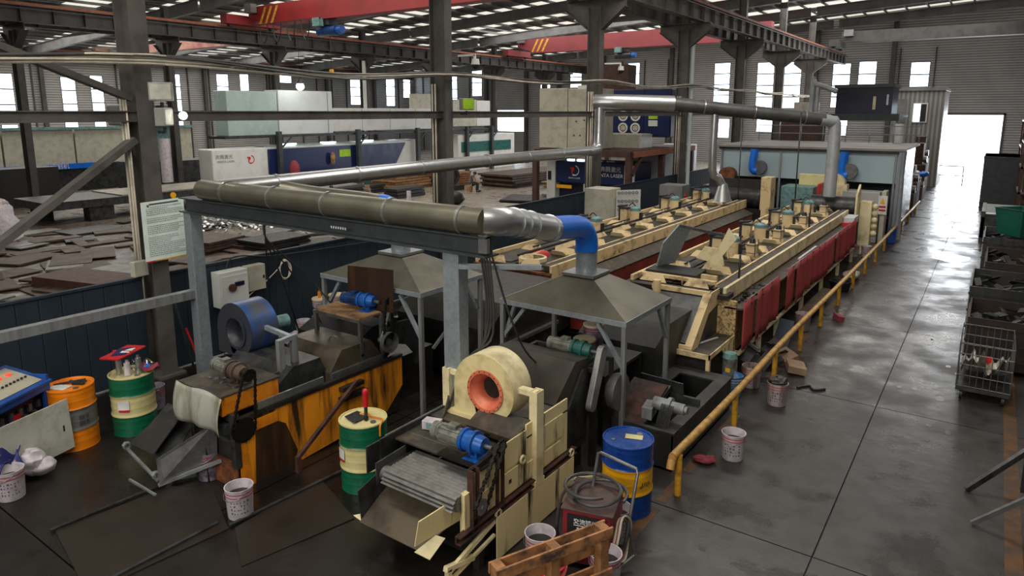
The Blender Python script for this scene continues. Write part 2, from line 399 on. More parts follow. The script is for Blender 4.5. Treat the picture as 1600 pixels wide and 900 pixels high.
def text(body, size, loc, rot, mat, parent, name='lettering', ext=.003, sx=1):
    c = bpy.data.curves.new(name, 'FONT'); c.body = body; c.size = size; c.extrude = ext; c.align_x = 'CENTER'; c.align_y = 'CENTER'; c.resolution_u = 2
    o = bpy.data.objects.new(name, c); COL.objects.link(o); bpy.context.view_layer.update()
    me = bpy.data.meshes.new_from_object(o); bpy.data.objects.remove(o)
    off = WO[parent.name]
    me.transform(Matrix.Translation(Vector(loc)-off) @ Euler([radians(a) for a in rot]).to_matrix().to_4x4() @ Matrix.Scale(sx, 4, (1,0,0)))
    me.materials.clear(); me.materials.append(MATS[mat])
    n = bpy.data.objects.new(name, me); COL.objects.link(n); n.parent = parent; WO[n.name] = off; return n
def isec(g, p0, p1, wd, dp, tf=.03, tw=.02, up=(0,0,1)):
    """I section: flanges above and below along 'up'"""
    p0 = Vector(p0); p1 = Vector(p1); u = Vector(up)
    g.bar(p0+u*(dp/2-tf/2), p1+u*(dp/2-tf/2), wd, tf, up); g.bar(p0-u*(dp/2-tf/2), p1-u*(dp/2-tf/2), wd, tf, up)
    g.bar(p0, p1, tw, dp-2*tf, up); return g
# ============================================================ SETTING
def zr(x): return 13.0-.058*abs(x)
# floor slabs: joints are real gaps
fl = T('floor', '', '', (0,0,0), kind='structure')
B(-62, -9, -.25, 13, 64.2, -.03).out('sub_base', 'oil_black', fl)
xs = [-61,-54,-48,-42,-36,-31.5,-27,-22.5,-17.5,-12.1,-7.0,-1.15,4.5,12.5]; ys = [-9,-2,2.55,7.1,11.65,16.2,20.75,25.3,27.7,32.2,36.8,43,50,57,64]
for i in range(len(xs)-1):
    for j in range(len(ys)-1):
        gy = .10 if ys[j+1] == 27.7 and xs[i] > -3 else .009
        B(xs[i]+.009, ys[j]+.009, -.05, xs[i+1]-.009, ys[j+1]-gy, 0).out('slab', 'floor', fl)
ST(B(-90, 64.3, -.2, 60, 140, -.03).out('ground', 'ground_out'))
# painted lines
o = G()
for y0, y1 in ((3.2,5.7),(6.3,7.0),(7.15,7.7),(8.0,8.3),(9.4,10.1),(11.9,12.6),(14.0,15.0),(17,18),(20,22)): o.box(-2.93, y0, 0, -2.80, y1, .003)
ST(o.out('trim_1', 'line_orange'))
ST(B(.50, 7.4, 0, .66, 30, .003).out('trim_2', 'line_orange'))
def wall_holes(name, axis, at, a0, a1, z0, z1, holes, mat, th=.12):
    A = sorted({a0, a1, *[h[0] for h in holes], *[h[1] for h in holes]}); Z = sorted({z0, z1, *[h[2] for h in holes], *[h[3] for h in holes]})
    g = G()
    for i in range(len(A)-1):
        j = 0
        while j < len(Z)-1:
            def solid(jj):
                m = ((A[i]+A[i+1])/2, (Z[jj]+Z[jj+1])/2)
                return not any(h[0] < m[0] < h[1] and h[2] < m[1] < h[3] for h in holes)
            if not solid(j): j += 1; continue
            k = j
            while k+1 < len(Z)-1 and solid(k+1): k += 1
            if axis == 'y': g.box(A[i], at, Z[j], A[i+1], at+th, Z[k+1])
            else: g.box(at-th, A[i], Z[j], at, A[i+1], Z[k+1])
            j = k+1
    return ST(g.out(name, mat))
NW = [0]
def window(axis, at, c, w_, z0, z1, rails=1):
    NW[0] += 1; g = G(); f = .05
    def bx(g, a0, a1, zz0, zz1, d=.05):
        if axis == 'y': g.box(a0, at-.02, zz0, a1, at-.02+d, zz1)
        else: g.box(at-d+.02, a0, zz0, at+.02, a1, zz1)
    bx(g, c-w_/2, c-w_/2+f, z0, z1); bx(g, c+w_/2-f, c+w_/2, z0, z1); bx(g, c-w_/2+f, c+w_/2-f, z0, z0+f); bx(g, c-w_/2+f, c+w_/2-f, z1-f, z1)
    for k in range(rails): z = z0+(z1-z0)*(k+1)/(rails+1); bx(g, c-w_/2+f, c+w_/2-f, z-.05, z+.05)
    W_ = ST(g.out('window_%d' % NW[0], 'window_frame'))
    for k in range(rails+1):
        p = G(); za = z0+(z1-z0)*k/(rails+1)+.04; zb = z0+(z1-z0)*(k+1)/(rails+1)-.04
        bx(p, c-w_/2+f, c+w_/2-f, za, zb, .012); p.out('pane', 'pane_glass', W_)
bw = [(-56.3,1.5,6.3,9.4),(-53.8,1.5,5.2,9.3),(-50.1,1.5,6.4,9.45),(-40.7,1.3,7.1,9.3),(-36.9,1.4,7.1,9.3),(-30.3,1.3,7.3,9.4),(-21.4,1.5,5.15,9.05),
      (-17.5,1.5,4.9,8.95),(-15.2,1.45,4.9,8.9),(-11.3,1.4,4.95,8.6),(-9.35,1.35,6.65,8.7),(-5.6,1.35,6.55,8.5),
      (-45.3,4.2,2.4,4.85),(-21.2,1.5,2.2,4.0),(-17.3,1.5,2.8,4.15),(-15.1,1.5,3.3,4.1),(-11.2,1.4,2.6,4.1)]
for c, w_, z0, z1 in bw: window('y', 64.0, c, w_, z0, z1, 3 if z1-z0 > 3 and z1 > 6 else 1 if z1 > 6 else 0)
wall_holes('wall_back', 'y', 64.0, -60.1, 12.4, -.05, 13.2, [(c-w_/2, c+w_/2, z0, z1) for c, w_, z0, z1 in bw]+[(-3.62,.15,-.05,4.36)], 'wall_sheet')
lw = [(20.5,1.1,4.0,7.4),(24.75,1.1,4.2,7.3),(26.85,1.0,4.25,7.5),(33.3,1.2,4.6,7.9),(38.0,1.25,4.7,8.1),(40.3,1.0,6.6,8.2),(45.0,1.6,7.5,8.4),(54.4,1.6,5.4,8.3),(59.9,1.5,5.3,8.75),(62.7,1.3,6.3,9.1),
      (20.5,1.1,2.3,3.7),(24.7,1.0,2.4,3.85),(26.85,.95,2.4,3.85),(38.0,1.2,2.7,4.0),(33.3,1.2,2.7,4.0),(15.5,1.2,4.2,7.4)]
for c, w_, z0, z1 in lw: window('x', -60.0, c, w_, z0, z1, 2 if z1 > 6 and z1-z0 > 2 else 0)
wall_holes('wall_left', 'x', -60.0, -9.1, 64.1, -.05, 9.6, [(c-w_/2, c+w_/2, z0, z1) for c, w_, z0, z1 in lw], 'wall_sheet')
ST(B(12.4, -9, -.05, 12.5, 64, 12.6).out('wall_right', 'wall_sheet')); ST(B(-60, -9.1, -.05, 12.5, -9, 12.8).out('wall_front', 'wall_sheet'))
for wn, n_, in (('wall_left', 26), ('wall_back', 26)):
    par = bpy.data.objects[wn]; base = None
    for k in range(n_):
        p = (-59.93, 12+2.05*k) if wn == 'wall_left' else (-58.5+2.45*k, 63.93)
        bl = [h for h in (lw if wn == 'wall_left' else bw) if abs(h[0]-(p[1] if wn == 'wall_left' else p[0])) < h[1]/2+.08]
        if bl or (wn == 'wall_back' and -3.9 < p[0] < .4): continue
        if base is None: base = B(p[0]-.05, p[1]-.05, 0, p[0]+.05, p[1]+.05, 9.3 if wn == 'wall_left' else 9.6).out('stud', 'column_dark', par); b0 = p
        else: c = base.copy(); COL.objects.link(c); c.parent = par; c.location = (p[0]-b0[0], p[1]-b0[1], 0)
# big door opening frame
g = G(); g.box(-3.78, 63.9, 0, -3.62, 64.16, 4.5); g.box(.15, 63.9, 0, .31, 64.16, 4.5); g.box(-3.78, 63.9, 4.36, .31, 64.16, 4.52)
ST(g.out('door_1', 'column_dark'))
# ceiling: sheet strips with translucent skylight strips between
ce = T('ceiling', '', '', (0,0,0), kind='structure')
def roof_strip(y0, y1, mat, name):
    for xa, xb in ((-60.2,0),(0,12.6)):
        g = G(); g.prism([(xa, zr(xa)), (xb, zr(xb)), (xb, zr(xb)+.08), (xa, zr(xa)+.08)], 'y', y0, y1); g.out(name, mat, ce)
y = -9.0
while y < 64:
    roof_strip(y, min(y+2.3, 64.1), 'roof_sheet', 'roof_sheet')
    if y+2.3 < 64: roof_strip(y+2.3, min(y+4.1, 64.1), 'skylight_sheet', 'skylight')
    y += 4.1
# purlins along the hall
x = -59.0
while x < 12:
    g = G(); z = zr(x); g.box(x-.07, 4, z-.17, x+.07, 64, z-.15); g.box(x-.012, 4, z-.15, x+.012, 64, z-.02)
    ST(g.out('purlin', 'beam_grey', ce)); x += 1.45
# rafters
YC = [-2.3, 5.9, 13.6, 21.8, 30.0, 38.2, 46.4, 54.6, 62.9]
for yc in YC[1:]:
    for xa, xb in ((-60,-36.2),(-36,-12),(-11.6,0),(0,12.3)):
        g = G(); za, zb = zr(xa)-.62, zr(xb)-.62
        isec(g, (xa, yc, za), (xb, yc, zb), .28, .66)
        ST(g.out('rafter', 'beam_grey' if yc > 20 else 'column_paint', ce))
# ---- columns
def column(X, Y, rows, label, zb=8.15, group=None, arms=(-1,1), mat='column_paint', dp=.50, wd=.28):
    t = T('steel_column', label, 'column', (X, Y, 0), group)
    g = G()
    g.box(X-dp/2, Y-wd/2, 0, X-dp/2+.03, Y+wd/2, zb); g.box(X+dp/2-.03, Y-wd/2, 0, X+dp/2, Y+wd/2, zb); g.box(X-dp/2+.03, Y-.012, 0, X+dp/2-.03, Y+.012, zb)
    g.out('shaft', mat, t)
    B(X-dp/2-.1, Y-wd/2-.1, 0, X+dp/2+.1, Y+wd/2+.1, .04).out('base_plate', mat, t)
    h = G(); z1 = 8.42
    for s in arms:
        h.prism([(X+s*dp/2, zb-.75), (X+s*1.15, zb-.05), (X+s*1.15, z1), (X+s*dp/2*.0, z1), (X, zb-.75)], 'y', Y-.015, Y+.015)
        h.bar((X+s*dp/2, Y, zb-.75), (X+s*1.15, Y, zb-.05), .30, .025)
    h.box(X-1.15*(1 if -1 in arms else .3), Y-.16, z1-.02, X+1.15*(1 if 1 in arms else .3), Y+.16, z1+.01)
    h.out('bracket', mat, t)
    u = G(); zt = zr(X)-.95
    u.box(X-.2, Y-.14, z1, X-.18, Y+.14, zt); u.box(X+.18, Y-.14, z1, X+.2, Y+.14, zt); u.box(X-.18, Y-.01, z1, X+.18, Y+.01, zt); u.out('upper_shaft', mat, t)
    return t
cl = ['brown-grey steel column with the notice board, braced by a diagonal', 'brown-grey steel column behind the galvanised duct, camera on its side', 'steel column beside the rising silver duct', 'steel column standing behind the left tank line beside the dark ceiling pipe',
      'fifth steel column of the middle row, near the tent end', 'sixth steel column of the middle row, thin and far', 'seventh steel column of the middle row, farthest from the camera']
for i, yc in enumerate(YC[1:8]): column(-11.8, yc, 0, cl[i])
for i, (yc) in enumerate([6.5, 12.9, 19.8, 26.3, 33.4, 40.6, 48.4, 56.5]):
    column(-36, yc, 0, 'dark steel column of the far crane row across the workshop', group='columns of the far crane row', mat='column_dark')
wc = [(-60+.35, y) for y in (16, 22.8, 30, 36, 43, 50, 57)]
for x_, y_ in wc:
    g = G(); g.box(x_-.15, y_-.14, 0, x_+.15, y_+.14, 9.2); S(g.out('wall_post', 'column_dark', loc=(x_, y_, 0)), 'dark wall post against the far left sheet wall', 'post', 'posts along the far left wall')
for x_ in (-54.9, -48.5, -43, -38.8, -33.5, -26.2, -19.4, -13.3, -7.5, 1.6, 6):
    g = G(); g.box(x_-.17, 63.5, 0, x_+.17, 63.88, zr(x_)-.2); S(g.out('gable_post', 'column_dark', loc=(x_, 63.7, 0)), 'dark post against the end wall of the hall', 'post', 'posts along the end wall')
# ---- crane beams
def crane_beam(X, y0, y1, label, mat='column_paint', rm='rail_orange', z0=8.43, z1=9.15):
    t = T('crane_beam', label, 'beam', (X, y0, z0)); g = G()
    isec(g, (X, y0, (z0+z1)/2), (X, y1, (z0+z1)/2), .34, z1-z0, .03, .02); g.out('girder', mat, t)
    st = G(); y = y0+.6
    while y < y1:
        st.box(X-.15, y-.012, z0+.035, X+.15, y+.012, z1-.035); y += 1.3
    st.out('stiffeners', mat, t)
    r = G(); r.box(X-.04, y0, z1, X+.04, y1, z1+.13); r.out('rail', rm, t)
    c = G()
    c.box(X+.2, y0, z1-.16, X+.24, y1, z1-.11); c.out('conductor_bar', mat, t)
    return t
crane_beam(-11.0, 4.5, 63.4, 'crane beam with rusty orange rail on the aisle side of the middle columns')
crane_beam(-12.6, 4.5, 63.4, 'crane beam on the far side of the middle columns')
crane_beam(-35.2, 4.5, 63.4, 'crane beam with orange conductor rail on the far column row', 'column_dark')
crane_beam(-36.9, 4.5, 63.4, 'second crane beam on the far column row, facing the outer bay', 'column_dark')
crane_beam(-59.2, 4.5, 63.4, 'crane beam along the far left wall', 'column_dark')
# ---- bridge cranes
def crane(X0, X1, Y, zb, zt, label, mat, stripe=None, hoist=None, cab=0, fest=0):
    t = T('bridge_crane', label, 'crane', (X0, Y, zb))
    g = G(); g.prism([(X0+.8, zb+(zt-zb)*.45), (X0+2.6, zb), (X1-2.6, zb), (X1-.8, zb+(zt-zb)*.45), (X1-.8, zt), (X0+.8, zt)], 'y', Y-.35, Y+.35); g.out('girder', mat, t)
    for xx in (X0+.5, X1-.5):
        e = G(); e.box(xx-.28, Y-1.7, 9.30, xx+.28, Y+1.7, 9.78); e.out('end_carriage', mat, t)
        for dy in (-1.3, 1.3): G().cyl((xx-.1, Y+dy, 9.36), (xx+.1, Y+dy, 9.36), .2).out('wheel', 'steel_dark', t)
    B(X0+1.0, Y-.75, zt-.35, X0+1.6, Y-.38, zt+.1).out('drive_box', 'beam_grey', t)
    if stripe:
        s = G()
        for k in range(3): s.add([(stripe+.5*k, Y-.356, zb+.1), (stripe+.5*k+.2, Y-.356, zb+.1), (stripe+.5*k+.75, Y-.356, zt-.1), (stripe+.5*k+.55, Y-.356, zt-.1)], [[0,1,2,3]])
        s.out('stripe', 'post_yellow', t)
    if fest:
        x = X0+2
        while x < hoist-1:
            G().tube([(x, Y-.55, zb+.02), (x+.1, Y-.55, zb-.6), (x+.35, Y-.55, zb-.95), (x+.6, Y-.55, zb-.6), (x+.7, Y-.55, zb+.02)], .03, 6, smooth=4).out('festoon_cable', 'rubber', t); x += 1.15
        B(X0+1.5, Y-.58, zb+.0, hoist, Y-.52, zb+.05).out('festoon_track', 'steel_dark', t)
    if hoist:
        h = T('hoist', 'blue electric hoist hanging under the red crane girder' if fest else 'small dark hoist under the faded crane girder', 'hoist', (hoist, Y, zb-.6))
        G().cyl((hoist-.75, Y, zb-.55), (hoist+.6, Y, zb-.55), .27).out('drum', 'motor_dkblue' if fest else 'steel_dark', h)
        G().cyl((hoist+.6, Y, zb-.55), (hoist+.95, Y, zb-.55), .2).out('motor', 'motor_blue', h)
        B(hoist-.25, Y-.25, zb-.3, hoist+.25, Y+.25, zb-.02).out('trolley', 'steel_dark', h)
        B(hoist-.6, Y-.6, zb-.35, hoist-.1, Y-.3, zb+.05).out('control_box', 'motor_teal', h)
        g = G(); g.tube([(hoist, Y, zb-.75), (hoist, Y, zb-2.5)], .015, 6); g.out('rope', 'rubber', h)
        B(hoist-.1, Y-.06, zb-2.75, hoist+.1, Y+.06, zb-2.45).out('hook_block', 'post_yellow', h)
crane(-35.2, -12.6, 24, 9.2, 10.25, 'bright red overhead bridge crane nearest the camera, top of the photo', 'crane_red', -36.2+2.7, -28.2, fest=1)
crane(-35.2, -12.6, 50, 9.5, 10.7, 'faded red overhead bridge crane deep in the middle bay', 'crane_faded', -33, -24.5)
crane(-59.2, -36.9, 28, 9.0, 9.6, 'pinkish overhead bridge crane in the outer bay at upper left', 'crane_pink')
crane(-11.0, 12, 57, 9.6, 10.4, 'dark overhead crane above the far end of the aisle', 'column_dark')
# ---- tie pipe through the middle columns, braces
o = G(); o.box(-11.88, -6, 4.44, -11.72, 62, 4.46); o.box(-11.88, -6, 4.60, -11.72, 62, 4.62); o.box(-11.84, -6, 4.46, -11.76, 62, 4.60)
S(o.out('tie_beam', 'column_paint', loc=(-11.8,6,4.6)), 'long brown-grey tie beam joining the middle row of columns', 'beam')
g = G(); g.bar((-11.75, 5.75, 4.82), (-11.75, -1.0, 7.55), .10, .20, (1,0,0)); S(g.out('diagonal_brace', 'column_paint', loc=(-11.75,5.7,4.8)), 'upper diagonal brace rising left from the notice column', 'brace')
g = G(); g.bar((-11.75, 5.75, 4.15), (-11.75, 1.2, .95), .10, .22, (1,0,0)); S(g.out('diagonal_brace', 'column_paint', loc=(-11.75,5.7,4.1)), 'lower diagonal brace falling left from the notice column', 'brace')
# cables
t = T('cable_bundle', 'bundle of pale cables strung along the middle columns', 'cables', (-11.2, 6, 5.4))
for k in range(6):
    pts = []
    for i, yc in enumerate([-2.3]+YC[1:8]):
        pts.append((-11.33+random.uniform(-.05,.05), yc, 5.36+.022*min(yc,30)*.6+random.uniform(-.07,.07)))
        if yc < 50: pts.append((-11.33+random.uniform(-.06,.06), yc+4.1, 5.33+.013*min(yc,30)-.05*k*.3+random.uniform(-.08,.04)))
    G().tube(pts, random.uniform(.015,.028), 6, smooth=5).out('cable', ['cable_cream','cable_cream','hose_grey'][k%3], t)
for i, yc in enumerate((5.9,13.6,21.8,30)):
    t = T('conduit_run', ['pale conduits running down the notice column', 'pale conduit running down the second column', 'pale conduits running down the column by the rising duct', 'pale conduits running down the fourth column'][i], 'conduit', (-11.45, yc-.2, 0))
    for k, dx in enumerate((0,.10,.17)[:3 if i != 1 else 2]):
        G().tube([(-11.92+dx, yc-.22, 5.3 if i else 4.9), (-11.92+dx, yc-.22, 1.0+.2*k)], .024 if k < 2 else .015, 8).out('conduit', 'cable_cream', t)
g = G(); g.tube([(-11.46, 30.2, 8), (-11.46, 30.2, .2)], .09, 10); S(g.out('downpipe', 'white_cool', loc=(-11.46,30.2,0)), 'white rainwater pipe on the fourth column', 'pipe')
g = G(); g.tube([(-35.6, 33.1, 8), (-35.6, 33.1, .2)], .12, 10); S(g.out('downpipe', 'white_paint', loc=(-35.6,33.1,0)), 'white pipe on the far column behind the white machines', 'pipe')
# flood lights, cameras
def flood(loc, rz, label, lit):
    t = T('flood_light', label, 'lamp', loc); X, Y, Z = loc
    g = G().obox((X, Y, Z), (.16, .36, .3), (0, 0, rz)); g.out('housing', 'lamp_case', t, bev=.015)
    a = radians(rz); f = Vector((cos(a), sin(a), 0))
    G().obox((X+f.x*.085, Y+f.y*.085, Z), (.01, .31, .25), (0, 0, rz)).out('glass', lit, t)
    G().bar((X, Y, Z-.17), (X-.0, Y, Z-.25), .04, .04).bar((X, Y, Z-.25), (-11.5, Y, Z-.25), .04, .04).out('arm', 'steel_dark', t)
flood((-11.32, 6.05, 4.93), -35, 'unlit square flood light, upper of the two on the notice column', 'lamp_glass')
flood((-11.30, 6.05, 4.52), 40, 'lower flood light on the notice column', 'lamp_glass')
l = G(); l.ball((-11.12, 6.28, 4.54), .065, 12); t = T('work_lamp', 'small glaring white lamp beside the notice column flood lights', 'lamp', (-11.12,6.28,4.54)); l.out('bulb', 'lens_white', t); B(-11.3,6.25,4.5,-11.18,6.31,4.56).out('holder','steel_dark',t)
flood((-11.30, 14.0, 4.80), -20, 'small flood light on the second column', 'lime')
def dome(loc, label):
    t = T('dome_camera', label, 'camera', loc); X, Y, Z = loc
    G().bar((X-.56, Y-.15 if Y > 20 else Y, Z+.22), (X, Y, Z+.22), .05).bar((X-.02, Y, Z+.22), (X-.02, Y, Z+.1), .05).out('arm', 'white_paint', t)
    G().cyl((X, Y, Z+.12), (X, Y, Z-.02), .09, .11, 14).out('housing', 'white_paint', t); G().ball((X, Y, Z-.04), .095, 12).out('dome', 'rubber', t)
dome((-11.0, 14.0, 5.80), 'dome camera on a bracket on the second column'); dome((-11.0, 22.2, 6.05), 'dome camera on a bracket on the third column')
l = T('hanging_lamp', 'glaring white lamp above the long white cabinet across the hall', 'lamp', (-33.2,26.2,6.0)); G().ball((-33.2,25.9,6.05), .22, 12).out('bulb', 'lens_white', l); G().cyl((-33.2,25.9,6.2),(-33.2,25.9,6.5),.25,.08,14).out('shade','steel_dark',l); G().cyl((-33.2,25.9,6.5),(-33.2,25.9,10.95),.012,n=6).out('cord','rubber',l)
# notice board on the column
t = T('notice_board', 'pale notice sheet with lines of writing and an orange foot, on the first column', 'sign', (-11.42,5.95,2.6))
def nb(u, v, d=0):  # u 0..1 across, v 0..1 up
    return Vector((-11.47+.10*u+d*.6, 5.62+.68*u, 2.10+1.02*v+.04*u-d*0))
G().sheet([nb(0,0),nb(1,0),nb(1,1),nb(0,1)], .012).out('board', 'paper', t)
G().sheet([nb(.22,.0,.012),nb(1,.0,.012),nb(1,.022,.012),nb(.22,.022,.012)], .003).out('orange_strip', 'post_yellow', t)
G().sheet([nb(0,.0,.012),nb(.22,.0,.012),nb(.22,.022,.012),nb(0,.022,.012)], .003).out('red_strip', 'red', t)
g = G(); random.seed(3)
for r in range(27):
    v = .90-.031*r; u = .10 if r not in (0,) else .2; end = random.choice((.93,.9,.95,.6,.8))
    if r in (5,9,15): continue
    while u < end:
        wd = random.uniform(.02,.05); g.add([nb(u,v,.014),nb(u+wd,v,.014),nb(u+wd,v+.011,.014),nb(u,v+.011,.014)], [[0,1,2,3]]); u += wd+random.uniform(.008,.02)
g.out('writing', 'ink_grey', t)
g = G(); g.add([nb(.18,.945,.014),nb(.86,.945,.014),nb(.86,.965,.014),nb(.18,.965,.014)], [[0,1,2,3]]); g.out('heading', 'ink', t)
g = G(); g.add([nb(.12,.93,.014),nb(.16,.91,.014),nb(.18,.93,.014),nb(.14,.96,.014)], [[0,1,2,3]]); g.out('logo', 'rust', t)
# ---- blue fence along the middle columns
fence_lab = ['dark blue sheet fence section left of the notice column', 'dark blue sheet fence section behind the electric boxes', 'blue sheet fence section beyond the second column', 'blue sheet fence section behind the button cabinet', 'far blue sheet fence section by the tent']
for k, (ya, yb) in enumerate(((-2.2,5.68),(6.12,13.4),(13.8,21.6),(22.0,29.8),(30.2,34.5))):
    t = T('sheet_fence', fence_lab[k], 'fence', (-11.8, ya, 0)); h = 1.78
    n = max(1, int((yb-ya)/.31)); wd = (yb-ya)/n; base = None
    for i in range(n):
        y0 = ya+i*wd
        if base is None:
            g = G(); g.prism([(-11.82, ya+.003), (-11.82, ya+wd-.003), (-11.795, ya+wd-.003), (-11.785, ya+wd-.012), (-11.785, ya+.012), (-11.795, ya+.003)], 'z', .02, h); base = g.out('board', 'fence_blue', t); base.location = (0,0,0)
        else:
            c = base.copy(); COL.objects.link(c); c.parent = t; c.location = (0, i*wd, 0)
    B(-11.84, ya, h, -11.76, yb, h+.04).out('top_rail', 'fence_blue', t); B(-11.90, ya, .3, -11.83, yb, .36).out('back_rail', 'frame_beam', t)
# galvanised frame: post, long beam, second beam
t = T('portal_frame', 'grey steel portal frame carrying the big silver duct', 'frame', (-10.55, 6, 0))
g = G(); isec(g, (-10.75, 6.0, 3.12), (-4.5, 6.0, 3.12), .26, .24, .02, .02); g.out('beam', 'frame_beam', t)
g = G(); g.box(-10.66,5.88,0,-10.46,6.08,3.0); g.out('post', 'galv', t, bev=.008)
g = G(); g.box(-5.17,5.92,0,-4.93,6.10,3.0); g.out('post', 'galv', t, bev=.008)
g = G()
for k in range(7): g.box(-7.05+k*.045, 5.868, 3.10, -7.03+k*.045, 5.872, 3.13)
g.out('stencil_mark', 'letter_white', t)
G().bar((-4.9,5.9,2.86),(-4.1,6.4,2.86),.08,.05).out('bracket','galv',t)
G().box(-4.62,5.9,3.05,-4.50,5.96,3.30).out('clamp','steel_bright',t)
g = G(); g.bar((-10.56, 5.98, 1.66), (-10.56, 2.9, 1.66), .14, .14); g.bar((-10.56,2.97,1.6),(-10.56,2.97,0),.12,.12)
S(g.out('low_beam', 'galv_dirty', loc=(-10.56,4,0)), 'weathered grey beam on a dark post in front of the blue fence', 'beam')
# ---- ducts
def collars(g, pts, r, step=1.25):
    P = [Vector(p) for p in pts]
    for a, b in zip(P[:-1], P[1:]):
        L_ = (b-a).length; d = (b-a).normalized(); s = step*.6
        while s < L_-.1: g.ring(a+d*s-d*.018, a+d*s+d*.018, r+.016, r-.002, 24); s += step
t = T('spiral_duct', 'dull zinc duct lying on the frame beam, ending at the blue elbow', 'duct', (-10,6,3.4))
p1 = [(-10.15, 5.95, 3.40), (-4.55, 5.95, 3.40)]
G().tube(p1, .155, 24).out('pipe', 'duct_dull', t); g = G(); collars(g, p1, .155, 1.15); g.out('collar', 'steel_bright', t)
t = T('spiral_duct', 'bright zinc duct running away along the fence to the third column', 'duct', (-10.3,6,3.4))
p = [(-10.1, 6.15, 3.38), (-10.35, 12.5, 3.40), (-10.6, 19.5, 3.38)]
G().tube(p, .15, 24).out('pipe', 'duct_zinc', t); g = G(); collars(g, p, .15, 1.9); g.out('collar', 'steel_bright', t)
G().tube([(-10.6,19.45,3.38),(-10.61,19.85,3.42),(-10.62,19.98,3.75),(-10.62,20,4.75)], .17, 20, smooth=4).out('riser', 'duct_zinc', t)
t = T('ceiling_duct', 'thick grey duct crossing above the tank lines from the riser to the right', 'duct', (-10.6,20,4.8))
G().tube([(-10.8,20,4.9),(-10.2,20.2,4.9),(-8.6,21.2,4.85)], .26, 24, smooth=3).out('pipe', 'duct_zinc', t)
G().tube([(-8.6,21.2,4.85),(-4.6,23.8,4.36)], [.22,.2], 20).out('pipe', 'duct_dark', t)
g = G(); collars(g, [(-8.6,21.2,4.85),(-4.6,23.8,4.36)], .22, 1.6); g.out('collar', 'steel_bright', t)
G().tube([(-4.7,23.72,4.36),(-4.42,23.9,4.30),(-4.3,24,4.05),(-4.3,24,1.9)], .19, 20, smooth=4).out('drop_pipe', 'duct_grey', t)
G().tube([(-7.5,21.95,4.7),(-7.5,21.95,2.75),(-7.35,22.1,2.5),(-7.2,22.2,2.2)], .13, 16, smooth=3).out('drop_pipe', 'duct_zinc', t)
G().cyl((-7.2,22.2,2.3),(-7.2,22.2,1.72),.13,.30,20).out('cone', 'duct_zinc', t)
t = T('duct_elbow', 'bright blue duct elbow turning down onto the near hood', 'duct', (-3.8,6.2,3.4))
G().tube([(-4.0+.0,6.12,3.42),(-4.0,6.12,3.42)], .01, 4) if 0 else None
E0 = WO['duct_elbow']
G().tube([(-4.72,8.58,2.62),(-4.72,8.56,2.80),(-4.715,8.42,2.96),(-4.70,8.15,3.03),(-4.66,7.6,3.09),(-4.65,7.45,3.11)], .162, 24, smooth=5).out('elbow', 'duct_blue', t)
t2 = T('spiral_duct', 'short bright zinc duct with rings between frame end and blue elbow', 'duct', (-4.6,7,3.2))
q = [(-4.60,5.95,3.40),(-4.50,6.08,3.39),(-4.50,6.35,3.35),(-4.65,7.5,3.10)]
G().tube(q, .165, 24, smooth=4).out('pipe', 'duct_zinc', t2); g = G()
for s in (.05,.22,.42,.9): a = Vector(q[2])+(Vector(q[3])-Vector(q[2]))*s; d = (Vector(q[3])-Vector(q[2])).normalized(); g.ring(a-d*.012,a+d*.012,.180,.163,24)
g.out('clamp_ring', 'steel_bright', t2)
# ---- extraction hoods
def hood(x0, x1, y0, y1, zr_, za, label, braces, legs=None):
    t = T('extraction_hood', label, 'hood', ((x0+x1)/2, (y0+y1)/2, 0)); cx, cy = (x0+x1)/2, (y0+y1)/2; a = .2
    P = [(x0,y0,zr_),(x1,y0,zr_),(x1,y1,zr_),(x0,y1,zr_)]; Q = [(cx-a,cy-a,za),(cx+a,cy-a,za),(cx+a,cy+a,za),(cx-a,cy+a,za)]
    for k in range(4):
        j = (k+1)%4; G().sheet([P[k],P[j],Q[j],Q[k]], .006).out('canopy_panel', 'hood_skin', t)
    r = G(); h = .07
    r.box(x0-.01,y0-.01,zr_-h,x1+.01,y0+.05,zr_); r.box(x0-.01,y1-.05,zr_-h,x1+.01,y1+.01,zr_); r.box(x0-.01,y0+.05,zr_-h,x0+.05,y1-.05,zr_); r.box(x1-.05,y0+.05,zr_-h,x1+.01,y1-.05,zr_)
    r.out('rim_frame', 'galv', t)
    for i, (lx, ly) in enumerate(((x0,y0),(x1-.06,y0),(x1-.06,y1-.06),(x0,y1-.06))):
        zb = 0 if legs is None else legs[i]
        B(lx,ly,zb,lx+.06,ly+.06,zr_-h).out('leg', 'galv_dirty', t)
    for b in braces:
        G().bar(b[0], b[1], .05, .05).out('brace', 'galv', t)
    B(cx-.26,cy-.26,za-.01,cx+.26,cy+.26,za+.03).out('collar_plate', 'steel_bright', t)
    G().cyl((cx,cy,za+.03),(cx,cy,za+.40),.155,.155,24).out('stub_pipe', 'galv', t)
    return t
hood(-5.75,-3.72,7.85,9.36,1.90,2.28,'pyramid sheet hood on grey legs at the centre, under the blue elbow',
     [((-4.15,7.9,1.80),(-3.77,7.9,1.25)),((-5.35,7.9,1.80),(-5.70,7.9,1.35)),((-3.75,9.0,1.80),(-3.75,9.3,1.3)),((-5.70,8.2,1.8),(-5.70,7.9,1.3))])
hood(-8.85,-6.65,7.12,8.60,2.0,2.36,'pyramid sheet hood behind the tall grey post, left of the near hood',
     [((-7.1,7.16,1.90),(-6.70,7.16,1.3)),((-8.45,7.16,1.90),(-8.8,7.16,1.4)),((-6.70,8.2,1.90),(-6.70,8.5,1.45))])
t = T('duct_elbow', 'small blue duct collar rising from the rear hood behind the beam', 'duct', (-7.75,7.86,2.7))
